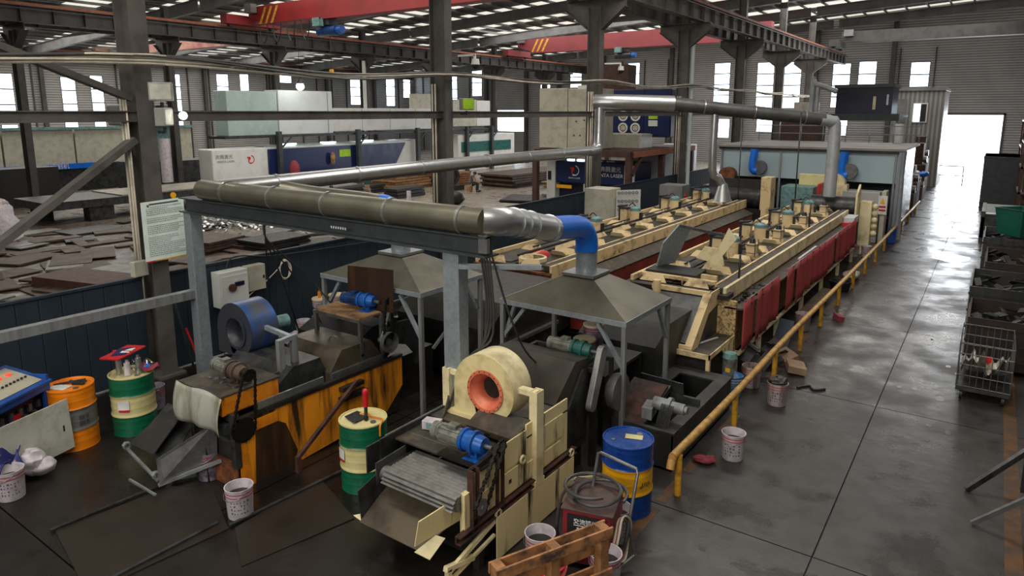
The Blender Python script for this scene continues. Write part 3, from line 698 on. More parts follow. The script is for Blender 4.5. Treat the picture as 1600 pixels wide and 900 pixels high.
G().tube([(-7.75,7.86,2.60),(-7.75,7.86,2.85),(-7.80,7.86,3.02),(-8.0,7.86,3.10),(-8.15,7.86,3.12)], .16, 20, smooth=4).out('elbow', 'duct_blue', t)
g = G().tube([(-8.12,7.86,3.12),(-8.6,7.86,3.14),(-9.6,7.6,3.2),(-10.15,7.3,3.3)], .15, 20, smooth=4); S(g.out('branch_duct', 'duct_dull', loc=(-9,7.8,3.1)), 'pale branch duct seen just above the big dull duct', 'duct')
# ---- helpers for machines
def motor(name, label, loc, rz, body, gear, L_=.62, r=.11, parent=None, foot='same'):
    """motor along local +x, gearbox at the +x end"""
    t = T(name, label, 'motor', (0,0,0)) if parent is None else None
    root = t; off = (0,0,0); P = root
    g = G(); g.cyl((-L_/2,0,0),(0,0,0),r*.82,n=20); g.cyl((-L_/2-.07,0,0),(-L_/2,0,0),r*.88,n=20)
    for k in range(12):
        a = 2*pi*k/12; g.obox((-L_/4,cos(a)*r*.86,sin(a)*r*.86),(L_*.42,.012,.03),(degrees_(a),0,0))
    g.out('motor_body', body, P)
    B(-L_*.3,-.05,r*.75,-L_*.12,.05,r*1.2).out('terminal_box', body, P)
    h = G().cyl((0,0,0),(.035,0,0),r*1.18,n=24).cyl((.035,0,0),(.13,0,0),r*1.0,n=24).cyl((.13,0,0),(.17,0,0),r*1.22,n=24).cyl((.17,0,0),(.27,0,0),r*.95,r*.8,24)
    h.out('gearbox', gear, P)
    f = G().box(.06,-.12,-r*1.55,.24,.12,-r*1.35).box(.12,-.05,-r*1.4,.20,.05,-r*.8); f.out('foot', gear, P)
    G().cyl((.27,0,0),(.36,0,0),.025,n=10).out('shaft', 'steel_mid', P)
    P.location = loc; P.rotation_euler = (0,0,radians(rz)); WO[P.name] = Vector(loc); return P
def degrees_(a): return a*180/pi
def sprocket(g, c, r, th=.03, n=18, ax='x'):
    c = Vector(c); P = []
    for s in (-th/2, th/2):
        for k in range(n*2):
            a = pi*k/n; rr = r*(1.0 if k%2 else .88); P.append(c+Vector((s, rr*cos(a), rr*sin(a))))
    m = 2*n; g.add(P, [list(range(m)), list(range(2*m-1,m-1,-1))]+[[k,m+k,m+(k+1)%m,(k+1)%m] for k in range(m)]); return g
def chain(X, a, ra, b, rb, pitch=.034, wd=.04):
    """chain loop round two sprockets in the plane x = X"""
    g = G(); a = Vector((a[0],a[1])); b = Vector((b[0],b[1])); d = (b-a); L_ = d.length; d.normalize(); nrm = Vector((-d.y, d.x)); pts = []
    def arc(c, r, a0, a1):
        n = max(3, int(abs(a1-a0)*r/pitch)); return [c+Vector((cos(a0+(a1-a0)*k/n), sin(a0+(a1-a0)*k/n)))*r for k in range(n)]
    an = atan2(nrm.y, nrm.x)
    n = int(L_/pitch)
    pts += [a+nrm*ra+(b+nrm*rb-a-nrm*ra)*(k/n) for k in range(n)]; pts += arc(b, rb, an, an-pi); pts += [b-nrm*rb+(a-nrm*ra-b+nrm*rb)*(k/n) for k in range(n)]; pts += arc(a, ra, an-pi, an-2*pi)
    m = len(pts)
    for i in range(m):
        p, q = pts[i], pts[(i+1)%m]; c = (p+q)/2; w_ = wd if i%2 else wd*.55; e = q-p
        g.obox((X, c.x, c.y), (w_, e.length*.95, .022), (degrees_(atan2(e.y, e.x)), 0, 0))
    return g
def blower(name, label, c, r, th, body, inlet, side, loc, body2=None):
    """centrifugal fan, inlet facing -y, volute thickness th along +y, outlet down at -x side"""
    t = T(name, label, 'fan', loc); cx, cy, cz = c
    pts = []; n = 40
    for k in range(n+1):
        a = radians(180)-radians(300)*k/n      # clockwise from the -x side over the top
        rr = r*(1.18-.30*k/n); pts.append((cx+rr*cos(a), cz+rr*sin(a)))
    base = [(pts[0][0], cz-r*.95), (cx+r*.15, cz-r*.95)]
    poly = pts+[base[1], base[0]]
    g = G(); P = [(x,cy,z) for x,z in poly]+[(x,cy+th,z) for x,z in poly]; m = len(poly)
    g.add(P, [[k,k+1,m+k+1,m+k] for k in range(n)], True); g.add(P, [[k,m+k,m+(k+1)%m,(k+1)%m] for k in range(n,m)]); g.out('scroll', body2 or body, t)
    # side plates with flange lip; front one has the round inlet hole
    hole = [(cx+r*.56*cos(radians(180)-2*pi*k/m), cz+r*.56*sin(radians(180)-2*pi*k/m)) for k in range(m)]
    s = G(); A = [(x,cy-.004,z) for x,z in poly]; H = [(x,cy-.004,z) for x,z in hole]; s.add(A+H, [[k,(k+1)%m,m+(k+1)%m,m+k] for k in range(m)]); s.out('front_plate', body, t, thick=.008)
    s = G(); s.add([(x,cy+th+.004,z) for x,z in poly], [list(range(m))]); s.out('rear_plate', body, t)
    f = G(); f.lathe([(r*.64,-.016),(r*.64,-.028),(r*.54,-.028),(r*.54,-.010)], (cx,cy,cz), 36, 'y'); f.out('inlet_flange', inlet, t)
    co = G(); co.lathe([(r*.56,-.028),(r*.40,.05),(r*.32,.12),(r*.34,.17)], (cx,cy,cz), 36, 'y'); co.out('inlet_cone', inlet, t)
    G().cyl((cx,cy+.13,cz),(cx,cy+th*.92,cz),r*.50,r*.5,24).out('impeller', 'oil_black', t)
    b = G()
    for k in range(20): a = 2*pi*k/20; b.ball((cx+r*.60*cos(a), cy-.032, cz+r*.60*sin(a)), r*.018, 6)
    b.out('bolts', 'steel_dark', t); return t
# ============================================================ CREAM WASHING CONVEYOR (foreground)
t = T('washing_conveyor', 'cream mesh-belt washing machine with black chain, centre foreground', 'machine', (-4.5,5.7,0)); C1 = t
XR, XL = -3.86, -5.14
# side walls
g = G(); g.box(XR-.02,4.80,.60,XR,6.62,1.12); g.out('side_panel', 'cream_worn', t)
g = G(); g.box(XL,4.80,.60,XL+.02,6.62,1.12); g.out('side_panel', 'steel_dark', t)
for (ya,yb,za,zb) in ((4.86,5.16,.62,.86),(5.30,5.70,.62,.88),(5.30,5.72,.91,1.22),(6.05,6.50,.84,1.12),(5.75,5.86,.62,.82),(6.10,6.45,.62,.80)):
    G().box(XR,ya,za,XR+.014,yb,zb).out('cover_plate', 'cream_worn', t, bev=.004)
g = G(); g.box(XR-.02,4.55,.50,XR+.05,6.78,.515); g.box(XR-.02,4.55,.57,XR+.05,6.78,.585); g.box(XR-.02,4.55,.515,XR,6.78,.57); g.out('side_rail', 'rust_dark', t)
g = G(); g.box(XL-.05,4.55,.50,XL+.02,6.78,.585); g.out('side_rail', 'rust_dark', t)
# skirt with lifting rings
g = G(); g.add([(XR+.05,5.13,.02),(XR+.05,6.70,.02),(XR+.05,6.70,.50),(XR+.05,5.13,.50)], [[0,1,2,3]]); g.out('skirt_plate', 'cream_worn', t, thick=.012)
for yy, zz in ((5.17,.53),(6.66,.56),(5.62,.93)):
    g = G(); r_ = G().ring((XR+.03,yy,zz),(XR+.055,yy,zz),.050,.032,18); r_.out('lifting_ring', 'cream_pale', t)
g = G()
for dx, yy in ((XR-.05,4.95),(XR-.05,6.6),(XL+.05,4.95),(XL+.05,6.6)): B(dx-.04,yy-.04,0,dx+.04,yy+.04,.5).out('leg', 'oil_black', t)
B(XL+.05,5.0,.05,XR-.05,6.6,.5).out('sump_tank', 'oil_black', t)
for s_, yy in ((1,5.78),(1,5.80)):
    pass
for cx_, cy_, cz_ in ((XR+.016,4.98,.75),(XR+.016,5.42,.76),(XR+.016,5.62,.90)):
    G().cyl((cx_-.004,cy_,cz_),(cx_+.003,cy_,cz_),.030,n=4).out('drip_hole', 'rust_dark', t)
# deck over the belt
g = G(); g.box(XL,5.02,1.03,XR-.02,5.60,1.05); g.out('deck_plate', 'deck_dark', t)
g = G(); g.box(XL,5.60,1.03,XR-.02,6.62,1.10); g.out('body_top', 'deck_dark', t)
B(XL-.02,4.9,1.05,XL+.01,6.5,1.12).out('deck_edge', 'steel_mid', t)
B(XL-.02,4.62,.80,XL+.0,5.02,1.10).out('side_shield', 'steel_dark', t)
for yy in (5.20,5.42): B(XL,yy,1.05,-4.2,yy+.008,1.056).out('deck_seam', 'steel_mid', t)
G().prism([(5.55,1.10),(5.75,1.10),(5.85,1.28),(5.55,1.16)],'x',XL+.6,XR-.02).out('body_step','deck_dark',t)
G().sheet([(XL+.75,5.52,1.12),(XR-.02,5.60,1.17),(XR-.02,6.0,1.22),(XL+.75,5.95,1.20)],.02).out('top_flap','oil_black',t)
g = G(); g.box(XR-.02,5.75,1.1,XR+.0,6.62,1.26); g.out('upper_side_plate','cream_worn',t)
# mesh belt: slats
y = 4.60; base = None; zz = .935
for k in range(13):
    yk = 5.08-.050*k; zk = .955-.0012*k
    if k >= 10: yk = 5.08-.050*9.4-.012*(k-9)*1.2; zk = .945-.036*(k-9)
    if base is None: base = G().obox(((XL+.24+XR)/2,5.060,.95),(XR-XL-.32,.036,.008),(20,0,0)).out('belt_slat', 'slat_steel', t); y0_, z0_ = 5.08, .955
    else:
        c = base.copy(); COL.objects.link(c); c.parent = t; c.location = (0, yk-y0_, zk-z0_)
g = G().cyl((XL+.22,4.66,.86),(XR-.05,4.66,.86),.080,n=24); g.out('belt_roller', 'steel_mid', t)
B(XL+.20,4.66,.80,XR-.06,5.1,.925).out('belt_bed', 'oil_black', t)
G().sheet([(XL+.14,4.60,.97),(XL+.14,5.05,.99),(XL+.14,5.05,.72),(XL+.14,4.60,.72)],.012).out('belt_cheek','steel_mid',t)
# chute
g = G(); g.sheet([(XL+.16,4.80,.68),(XR-.10,4.80,.68),(XR-.28,4.34,.43),(XL+.16,4.34,.43)], .012); g.out('chute_plate', 'chute_grime', t)
g = G(); g.sheet([(XR-.10,4.76,.90),(XR-.12,4.78,.62),(XR-.26,4.24,.56),(XR-.22,4.26,.82)], .012); g.out('chute_wing', 'cream_worn', t)
g = G(); g.sheet([(XL+.14,4.78,.90),(XL+.16,4.80,.62),(XL+.14,4.38,.38),(XL+.12,4.36,.76)], .012); g.out('chute_wing', 'steel_dark', t)
g = G(); g.sheet([(XR-.26,4.24,.50),(XR-.12,4.30,.44),(XR-.14,4.55,.52),(XR-.22,4.5,.55)], .01); g.sheet([(XL+.04,4.36,.46),(XL+.14,4.38,.42),(XL+.14,4.5,.46)],.01); g.out('corner_gusset', 'cream_pale', t)
G().bar((XR+.02,4.78,.25),(XR+.02,4.36,.36),.05,.05).bar((XR+.02,4.4,.30),(XR+.02,5.13,.46),.035,.05).bar((XR+.02,4.4,.20),(XR+.02,5.13,.30),.03,.03).bar((XR+.02,4.4,.18),(XR+.02,4.4,.34),.05,.05).out('front_bracket', 'cream_pale', t)
g = G(); g.box(XR-.06,4.68,.45,XR+.0,4.78,.95); g.out('front_upright','cream_worn',t)
# drive uprights
for yy in (4.81, 5.23):
    g = G(); g.box(XR-.03,yy-.05,.50,XR+.045,yy-.042,1.18); g.box(XR-.03,yy+.042,.50,XR+.045,yy+.05,1.18); g.box(XR-.03,yy-.042,.50,XR-.02,yy+.042,1.18); g.out('drive_upright', 'rust_dark', t)
g = G(); g.box(-4.42,4.92,1.10,XR+.02,5.30,1.125); g.bar((XR-.02,4.78,1.15),(XR-.02,5.28,1.19),.04); g.out('motor_plate', 'oil_black', t)
g = sprocket(G(), (XR+.07,5.19,1.27), .055); g = sprocket(g, (XR+.07,4.85,.77), .085); g.cyl((XR-.02,4.85,.77),(XR+.1,4.85,.77),.022,n=10); g.out('sprocket', 'steel_mid', t)
chain(XR+.07,(5.19,1.27),.065,(4.85,.77),.095).out('drive_chain', 'chain', t)
# fan support portal
for xx in (XR+.01, XL+.04):
    g = G(); g.box(xx-.05,5.86,.56 if xx > -4.5 else 1.05,xx-.042,6.0,1.60); g.box(xx+.042,5.86,.56 if xx > -4.5 else 1.05,xx+.05,6.0,1.60); g.box(xx-.042,5.86,.56 if xx > -4.5 else 1.05,xx+.042,5.87,1.60)
    g.box(xx-.042,5.99,.56 if xx > -4.5 else 1.05,xx+.042,6.0,1.60); g.out('portal_post', 'cream_pale', t)
g = G(); g.bar((XR+.02,5.93,1.56),(-4.2,5.93,1.56),.09,.06); g.out('portal_beam', 'cream_pale', t); G().bar((XL+.04,5.93,1.56),(-4.85,5.93,1.56),.09,.06).out('portal_beam', 'cream_pale', t)
B(XR-.0,5.84,.5,XR+.06,6.03,.56).out('post_foot', 'cream_worn', t)
tf = blower('blower_fan', 'cream snail-shaped fan with coral inlet on the cream machine', (-4.45,5.80,1.49), .39, .34, 'cream', 'coral', 'l', (-4.52,5.9,1.1), 'cream_pale')
g = G(); g.sheet([(-4.99,5.78,1.14),(-4.45,5.78,1.16),(-4.10,5.78,1.06),(-5.10,5.78,1.06)], .01); g.prism([(-4.98,1.15),(-4.45,1.15),(-4.35,1.05),(-5.05,1.05)],'y',5.79,6.14); g.sheet([(-4.52,5.76,1.20),(-4.34,5.76,1.15),(-4.12,5.62,.95+.12),(-4.24,5.62,.95+.13)],.02); g.out('outlet_flare', 'cream', tf)
motor('gear_motor', 'blue and grey geared motor on the cream machine deck', (-4.20,5.10,1.27), 0, 'motor_grey', 'motor_blue', .66, .105)
t = T('small_carton', 'small white and blue carton lying on the cream machine deck', 'box', (-4.95,5.42,1.06)); G().obox((-4.93,5.42,1.11),(.20,.13,.10),(0,0,15)).out('carton_body','bucket',t,bev=.004); G().obox((-4.90,5.395,1.115),(.12,.10,.07),(0,0,15)).out('blue_print','motor_teal',t)
# casing behind with chain cover
t = T('drum_casing', 'grimy grey sheet casing behind the cream machine', 'casing', (-4.6,7.2,0))
g = G(); g.prism([(6.63,.30),(6.66,1.10),(7.15,1.50),(7.50,1.46),(7.46,.30)], 'x', -5.25, -4.06); g.out('shell', 'casing_grime', t)
g = G(); g.prism([(6.8,.45),(6.95,.95),(7.30,1.36),(7.40,1.34),(7.40,.45)], 'x', -4.06, -4.03); g.out('end_plate', 'steel_dark', t)
B(-5.15,6.7,0,-5.05,7.4,.4).out('leg','oil_black',t); B(-4.2,6.7,0,-4.1,7.4,.4).out('leg','oil_black',t)
t = T('chain_guard', 'long rounded grey chain guard standing by the near hood', 'guard', (-3.92,7.5,0))
g = G(); n = 12; a = Vector((7.62,1.52)); b = Vector((7.36,.88)); d = (b-a).normalized(); nr = Vector((-d.y,d.x)); an = atan2(nr.y,nr.x); r_ = .085
pl = [a+Vector((cos(an+pi*k/n),sin(an+pi*k/n)))*r_ for k in range(n+1)]+[b+Vector((cos(an+pi+pi*k/n),sin(an+pi+pi*k/n)))*r_ for k in range(n+1)]
g.prism([(p.x,p.y) for p in pl], 'x', -3.98, -3.90); g.out('cover', 'guard_steel', t, bev=.008)
G().lathe([(.001,-.10),(.12,-.09),(.23,-.02),(.25,.04),(.25,.10),(.001,.10)], (-3.86+.0,7.86,.93), 28, 'x').out('round_drum_end', 'steel_mid', t)
B(-3.99,7.4,0,-3.93,7.5,.9).out('stand','oil_black',t); B(-4.0,7.80,0,-3.9,7.92,.85).out('stand','oil_black',t)
motor('gear_motor', 'grey and green geared motor under the near hood', (-4.36,7.62,1.50), 0, 'motor_grey', 'motor_green', .62, .10)
g = G(); g.box(-5.2,7.45,1.28,-3.95,7.50,1.33); g.box(-5.2,7.95,1.28,-3.95,8.0,1.33); g.box(-5.2,7.5,1.28,-5.15,7.95,1.33); g.box(-4.5,7.5,1.30,-4.05,7.95,1.34)
for xx, yy in ((-5.2,7.45),(-5.2,7.95),(-4.0,7.95)): g.box(xx,yy,0,xx+.05,yy+.05,1.28)
S(g.out('motor_stand', 'steel_dark', loc=(-4.6,7.7,0)), 'dark angle-iron stand under the green motor', 'stand')
for i, (x_, y_, z_) in enumerate(((-4.45,8.55,1.0),(-4.35,8.9,1.15))): pass
# ============================================================ TANK by the yellow rail
t = T('quench_tank', 'long black steel tank beside the near end of the yellow rail', 'tank', (-3.4,9.5,0))
g = G(); X0, X1, Y0, Y1, H = -4.0, -3.03, 7.88, 10.25, .50
g.box(X1-.015,Y0,0,X1,Y1,H); g.box(X0,Y0,0,X0+.015,Y1,H); g.box(X0,Y0,0,X1,Y0+.015,H); g.box(X0,Y1-.015,0,X1,Y1,H); g.box(X0,Y0,0,X1,Y1,.03); g.out('shell', 'tank_black', t)
g = G(); g.box(X1-.17,Y0,H,X1+.015,Y1,H+.03); g.box(X0-.01,9.0,H,X0+.25,Y1,H+.03); g.box(X0+.25,Y1-.3,H,X1-.17,Y1,H+.03); g.box(X0+.25,8.95,H,X1-.17,9.15,H+.03); g.box(X0,Y0-.01,H,X1-.17,Y0+.06,H+.03); g.out('rim', 'tank_black', t)
B(X0+.02,8.9,.1,X1-.02,8.93,.62).out('divider', 'steel_dark', t)
G().sheet([(-3.9,8.96,.50),(-3.3,8.96,.50),(-3.3,8.90,.80),(-3.95,8.90,.82)],.01).out('splash_plate','steel_dark',t)
t = T('tank_conveyor', 'oily little motor and conveyor frame inside the black tank', 'machine', (-3.5,8.4,0))
G().obox((-3.72,8.35,.62),(.5,.9,.06),(18,0,0)).out('tray','rust_dark',t); G().bar((-4.0,8.0,.5),(-4.0,8.85,.72),.05,.08).bar((-3.48,8.0,.5),(-3.48,8.85,.72),.05,.08).out('frame','steel_dark',t)
G().cyl((-3.45,8.25,.72),(-3.25,8.25,.72),.09,n=18).cyl((-3.25,8.25,.72),(-3.20,8.25,.72),.12,n=18).cyl((-3.2,8.25,.72),(-3.02,8.25,.72),.075,n=18).cyl((-3.02,8.25,.72),(-2.98,8.25,.72),.05,n=12).out('motor','galv_dirty',t)
G().obox((-3.5,8.2,.62),(.14,.3,.16),(0,0,10)).out('gearbox','galv_dirty',t)
for k in range(9): G().tube([(-3.30+.02*k,8.15,.78),(-3.30+.02*k,8.02,.62),(-3.31+.022*k,7.95,.42-.02*(k%3)),(-3.30+.02*k,7.99,.30)],.007,5,smooth=3).out('wire','rubber',t)
G().tube([(-3.95,8.1,.95),(-3.88,8.1,1.0),(-3.83,8.08,.9),(-3.82,8.06,.75),(-3.86,8.05,.66)],.012,6,smooth=4).out('white_hose','bucket',t)
# ============================================================ ORANGE MACHINE
t = T('washing_conveyor', 'orange oil-streaked conveyor machine with white sheet cover at left', 'machine', (-8,5.4,0)); OX = -7.2
g = G(); g.prism([(4.40,.0),(5.25,0.0),(6.9,.10),(7.25,.42),(7.25,.92),(4.40,.92)], 'x', OX-.02, OX)
g.out('side_wall', 'orange_body', t)
g = G(); g.prism([(4.40,0),(5.25,0),(6.9,.1),(7.25,.42),(7.25,.88),(4.40,.88)], 'x', OX-.95, OX-.93); g.out('side_wall', 'rust_dark', t)
B(OX-.93,4.42,.02,OX-.02,7.2,.62).out('sump', 'oil_black', t)
g = G(); g.box(OX-.95,4.38,0,OX,4.42,.34); g.out('front_wall', 'rust', t)
g = G(); g.box(OX-.95,4.36,.34,OX-.88,4.44,1.02); g.box(OX-.07,4.36,.30,OX+.02,4.44,1.0); g.bar((OX-.92,4.4,.98),(OX-.03,4.4,.92),.06,.07); g.bar((OX-.9,4.4,.66),(OX-.03,4.4,.62),.05,.05); g.out('front_frame', 'steel_dark', t)
G().box(OX-.06,4.40,.88,OX+.02,7.25,.93).out('top_rim','oil_black',t)
g = G(); g.box(OX-.03,4.72,.95,OX+.0,5.75,1.04); g.box(OX-.1,4.72,.94,OX,5.75,.955); g.out('edge_angle','steel_bright',t)
g = G(); g.prism([(4.62,0),(5.20,0),(5.26,.18),(5.10,.62),(4.98,.70),(4.66,.68)], 'x', OX, OX+.006); g.out('oil_stain_plate', 'stain', t)
g = G(); g.box(OX+.004,4.44,.70,OX+.016,4.98,.84); g.out('patch_plate', 'orange', t)
g = G(); g.prism([(4.42,.0),(4.58,.0),(4.50,.72),(4.42,.8)], 'x', OX, OX+.008); g.out('patch_plate','orange',t)
# side bracket and leaning rod
g = G(); g.box(OX,5.98,.60,OX+.09,6.45,.66); g.box(OX,6.0,.74,OX+.08,6.40,.80); g.out('side_bracket','oil_black',t)
G().bar((OX+.10,6.25,.84),(OX+.22,5.10,.20),.05,.05).bar((OX+.22,5.10,.22),(OX+.22,5.10,0),.06,.06).out('diagonal_strut','rust_dark',t)
# head box with sheet and motor
g = G(); g.box(OX-1.0,4.30,.98,OX-.10,5.1,1.22); g.out('head_box','orange',t)
g = G(); g.box(OX-1.02,4.28,1.22,OX-.08,5.12,1.24); g.out('head_deck','deck_dark',t)
def drape(u, v):
    x = OX-1.06+1.0*u; return Vector((x, 4.28-.07*sin(v*2.2)-.025*sin(u*13)*v, 1.235-.46*v-.02*sin(u*7)))
G().grid(drape, 24, 8).out('sheet_cover', 'tin_sheet', t, thick=.006)
B(OX-.10,4.34,1.0,OX-.085,5.0,1.22).out('orange_side', 'orange', t)
G().cyl((OX-.98,4.36,.80),(OX-.08,4.36,.80),.07,n=18).out('belt_roller','steel_dark',t)
g = G()
for k in range(7): g.obox((OX-.75+.09*k,4.55+.05*(k%3),1.245),(.05,.03,.02),(0,0,40*k))
g.out('scraps','steel_mid',t)
g = G(); g = sprocket(g, (OX+.0,4.62,1.42), .075); g = sprocket(g, (OX+.02,4.50,.78), .15, n=26); g.cyl((OX-.2,4.62,1.42),(OX+.02,4.62,1.42),.02,n=8).cyl((OX-.1,4.5,.78),(OX+.04,4.5,.78),.03,n=10); g.out('sprocket','chain',t)
chain(OX+.01,(4.62,1.42),.085,(4.50,.78),.16).out('drive_chain','chain',t)
motor('gear_motor', 'rusty brown geared motor on the orange machine head', (-7.62,4.66,1.40), 0, 'motor_grey', 'plate_rust', .56, .10)
# front chute of orange machine
t = T('discharge_chute', 'bent grey steel chute sticking out left of the orange machine', 'chute', (-8.4,4.1,0))
G().sheet([(-8.95,4.50,.66),(-8.20,4.50,.66),(-7.95,3.95,.34),(-8.78,3.92,.34)],.01).out('slide','steel_dark',t)
G().sheet([(-7.62,4.40,.80),(-7.66,4.40,.30),(-7.95,3.80,.12),(-8.02,3.82,.42)],.01).out('side_plate','steel_mid',t)
G().sheet([(-8.92,4.50,.60),(-8.25,4.35,.78),(-8.15,3.86,.42),(-8.85,3.90,.35)],.012).out('flap','plate_dark',t)
G().bar((-8.85,3.86,.30),(-7.98,3.80,.16),.03,.03).bar((-7.98,3.80,.10),(-7.55,4.40,.30),.04,.04).bar((-8.5,3.70,.05),(-7.9,3.72,.03),.025,.025).out('lip_bar','galv_dirty',t)
for xx, yy, zz in ((-8.84,3.86,.34),(-8.02,3.80,.22)): G().ring((xx-.03,yy,zz),(xx+.03,yy,zz),.05,.03,6).out('hinge_bracket','galv_dirty',t)
G().bar((-8.9,4.45,0),(-8.9,4.45,.6),.04).bar((-7.72,4.3,0),(-7.72,4.3,.5),.04).out('leg','oil_black',t)
# inner covers + blue fan
t = T('inner_cover', 'dark sheet covers inside the orange machine under the blue fan', 'cover', (-8,6,0))
G().prism([(5.15,.62),(5.15,1.0),(5.45,1.22),(5.9,1.22),(6.0,1.0),(6.0,.62)],'x',OX-1.5,OX-.25).out('front_cover','steel_dark',t)
G().prism([(5.98,.62),(5.98,.98),(6.2,1.26),(6.75,1.26),(6.95,1.0),(6.95,.62)],'x',OX-1.25,OX-.14).out('rear_cover','chute_grime',t)
B(OX-.14,5.98,.62,OX-.10,6.95,.98).out('side_plate','steel_mid',t); B(OX-.42,5.0,.86,OX-.40,5.35,1.16).out('small_plate','plate_grey',t)
G().tube([(OX-.55,6.3,1.27),(OX-.5,6.32,1.36),(OX-.42,6.36,1.36),(OX-.40,6.40,1.27)],.012,6,smooth=3).out('handle','steel_mid',t)
B(OX-1.5,5.2,0,OX-1.42,5.3,.62).out('leg','oil_black',t); B(OX-1.5,5.85,0,OX-1.42,5.95,.62).out('leg','oil_black',t)
t = T('fan_posts', 'pair of pale galvanised channel posts under the blue fan', 'posts', (-7.55,5.5,.9))
for dy in (0,.22): G().box(OX-.45,5.34+dy,.90,OX-.37,5.42+dy,1.58).out('post','galv_dirty',t)
G().bar((OX-.41,5.34,1.56),(OX-.41,5.64,1.58),.07,.06).bar((OX-.41,5.6,1.55),(-8.5,5.7,1.55),.06,.06).out('crossbar','galv',t)
blower('blower_fan', 'blue and grey drum-shaped fan above the orange machine', (-8.72,5.45,1.47), .39, .44, 'fan_grey', 'fan_grey', 'l', (-8.7,5.6,1.0), 'fan_blue')
G().cyl((-8.55,5.95,1.50),(-8.52,6.18,1.50),.10,n=16).out('fan_motor','motor_teal',bpy.data.objects['blower_fan.001'])
g = G().grid(lambda u,v: Vector((-9.0+.75*u, 6.55+.5*v, 1.02+.10*sin(u*5+v*3)*sin(v*6+1)+.05*cos(u*9))), 12, 10); S(g.out('plastic_sheet','bucket',loc=(-8.7,6.8,1), thick=.006), 'crumpled white plastic sheet behind the blue fan', 'sheet')
S(B(-9.1,6.5,0,-8.2,7.1,.93).out('low_cabinet','steel_dark',loc=(-8.6,6.8,0)), 'dark low cabinet under the crumpled plastic', 'cabinet')
# ---- rear dark conveyor with blue motor under hood 2
t = T('belt_conveyor', 'dark belt machine with table and curved guard under the rear hood', 'machine', (-7.9,7,0))
G().prism([(6.55,.95),(6.62,1.18),(7.0,1.36),(7.35,1.36),(7.5,.95),(7.2,.72),(6.8,.72)],'x',-8.85,-7.55).out('belt_cover','rubber',t)
g = G(); g.box(-8.35,6.56,1.60,-7.35,7.0,1.63); g.out('table_top','cream_patch' if 0 else 'wood_raw',t)
g = G(); g.box(-8.37,6.54,1.56,-7.33,6.58,1.60); g.box(-8.37,6.98,1.56,-7.33,7.02,1.60)
for xx in (-8.36,-7.38):
    for yy in (6.55,6.97): g.box(xx,yy,0,xx+.05,yy+.05,1.56)
g.box(-8.36,6.56,1.05,-7.33,6.6,1.09); g.out('table_frame','steel_mid',t)
g = G(); pl = [(7.05,1.32),(7.3,1.40),(7.55,1.38),(7.78,1.20),(7.85,.95),(7.86,.60),(7.70,.60),(7.66,.80),(7.50,.98),(7.30,1.05),(7.05,.98)]
g.prism(pl,'x',-7.36,-7.30); g.out('curved_guard','steel_dark',t)
G().lathe([(.001,-.06),(.10,-.06),(.15,-.03),(.16,.02),(.16,.06)],( -7.22,7.0,1.18),24,'x').cyl((-7.4,7,1.18),(-7.2,7,1.18),.05).out('pulley','steel_mid',t)
g = sprocket(G(), (-7.24,7.05,1.80), .05); g.out('sprocket','chain',t); chain(-7.24,(7.05,1.80),.06,(7.02,1.25),.09).out('drive_chain','chain',t)
G().bar((-7.28,6.9,1.2),(-7.3,7.15,1.65),.03,.03).bar((-7.0,7.75,.9),(-6.9,8.1,1.25),.04,.04).out('lever','galv_dirty',t)
B(-8.8,7.2,0,-7.5,8.3,.72).out('tank_body','oil_black',t)
motor('gear_motor', 'blue geared motor on the small table under the rear hood', (-7.72,6.92,1.78), 10, 'motor_dkblue', 'motor_blue', .5, .10)
g = G(); g.sheet([(-8.12,7.02,1.63),(-7.15,7.05,1.63),(-7.13,7.05,2.30),(-8.08,7.02,2.25)],.012); S(g.out('steel_shield','stain',loc=(-7.9,7.1,1.6)), 'dark rusty square plate standing before the rear hood', 'plate')
# dark bodies between hood and lines
t = T('furnace_entry', 'black furnace entry body behind the near hood', 'machine', (-4.6,10,0))
G().prism([(9.4,.1),(9.4,1.05),(9.9,1.30),(11.3,1.30),(11.3,.1)],'x',-5.3,-3.95).out('body','tank_black',t)
t = T('furnace_entry', 'black furnace entry body behind the rear hood', 'machine', (-8,9.6,0))
G().prism([(8.7,.1),(8.7,1.0),(9.2,1.35),(10.9,1.45),(10.9,.1)],'x',-8.7,-6.6).out('body','oil_black',t); B(-8.75,8.62,0,-8.65,10.9,.9).out('side_skin','steel_dark',t)
G().prism([(8.75,.62),(10.8,.62),(10.8,.68),(8.75,.68)],'x',-6.6,-6.52).out('ledge','steel_mid',t)
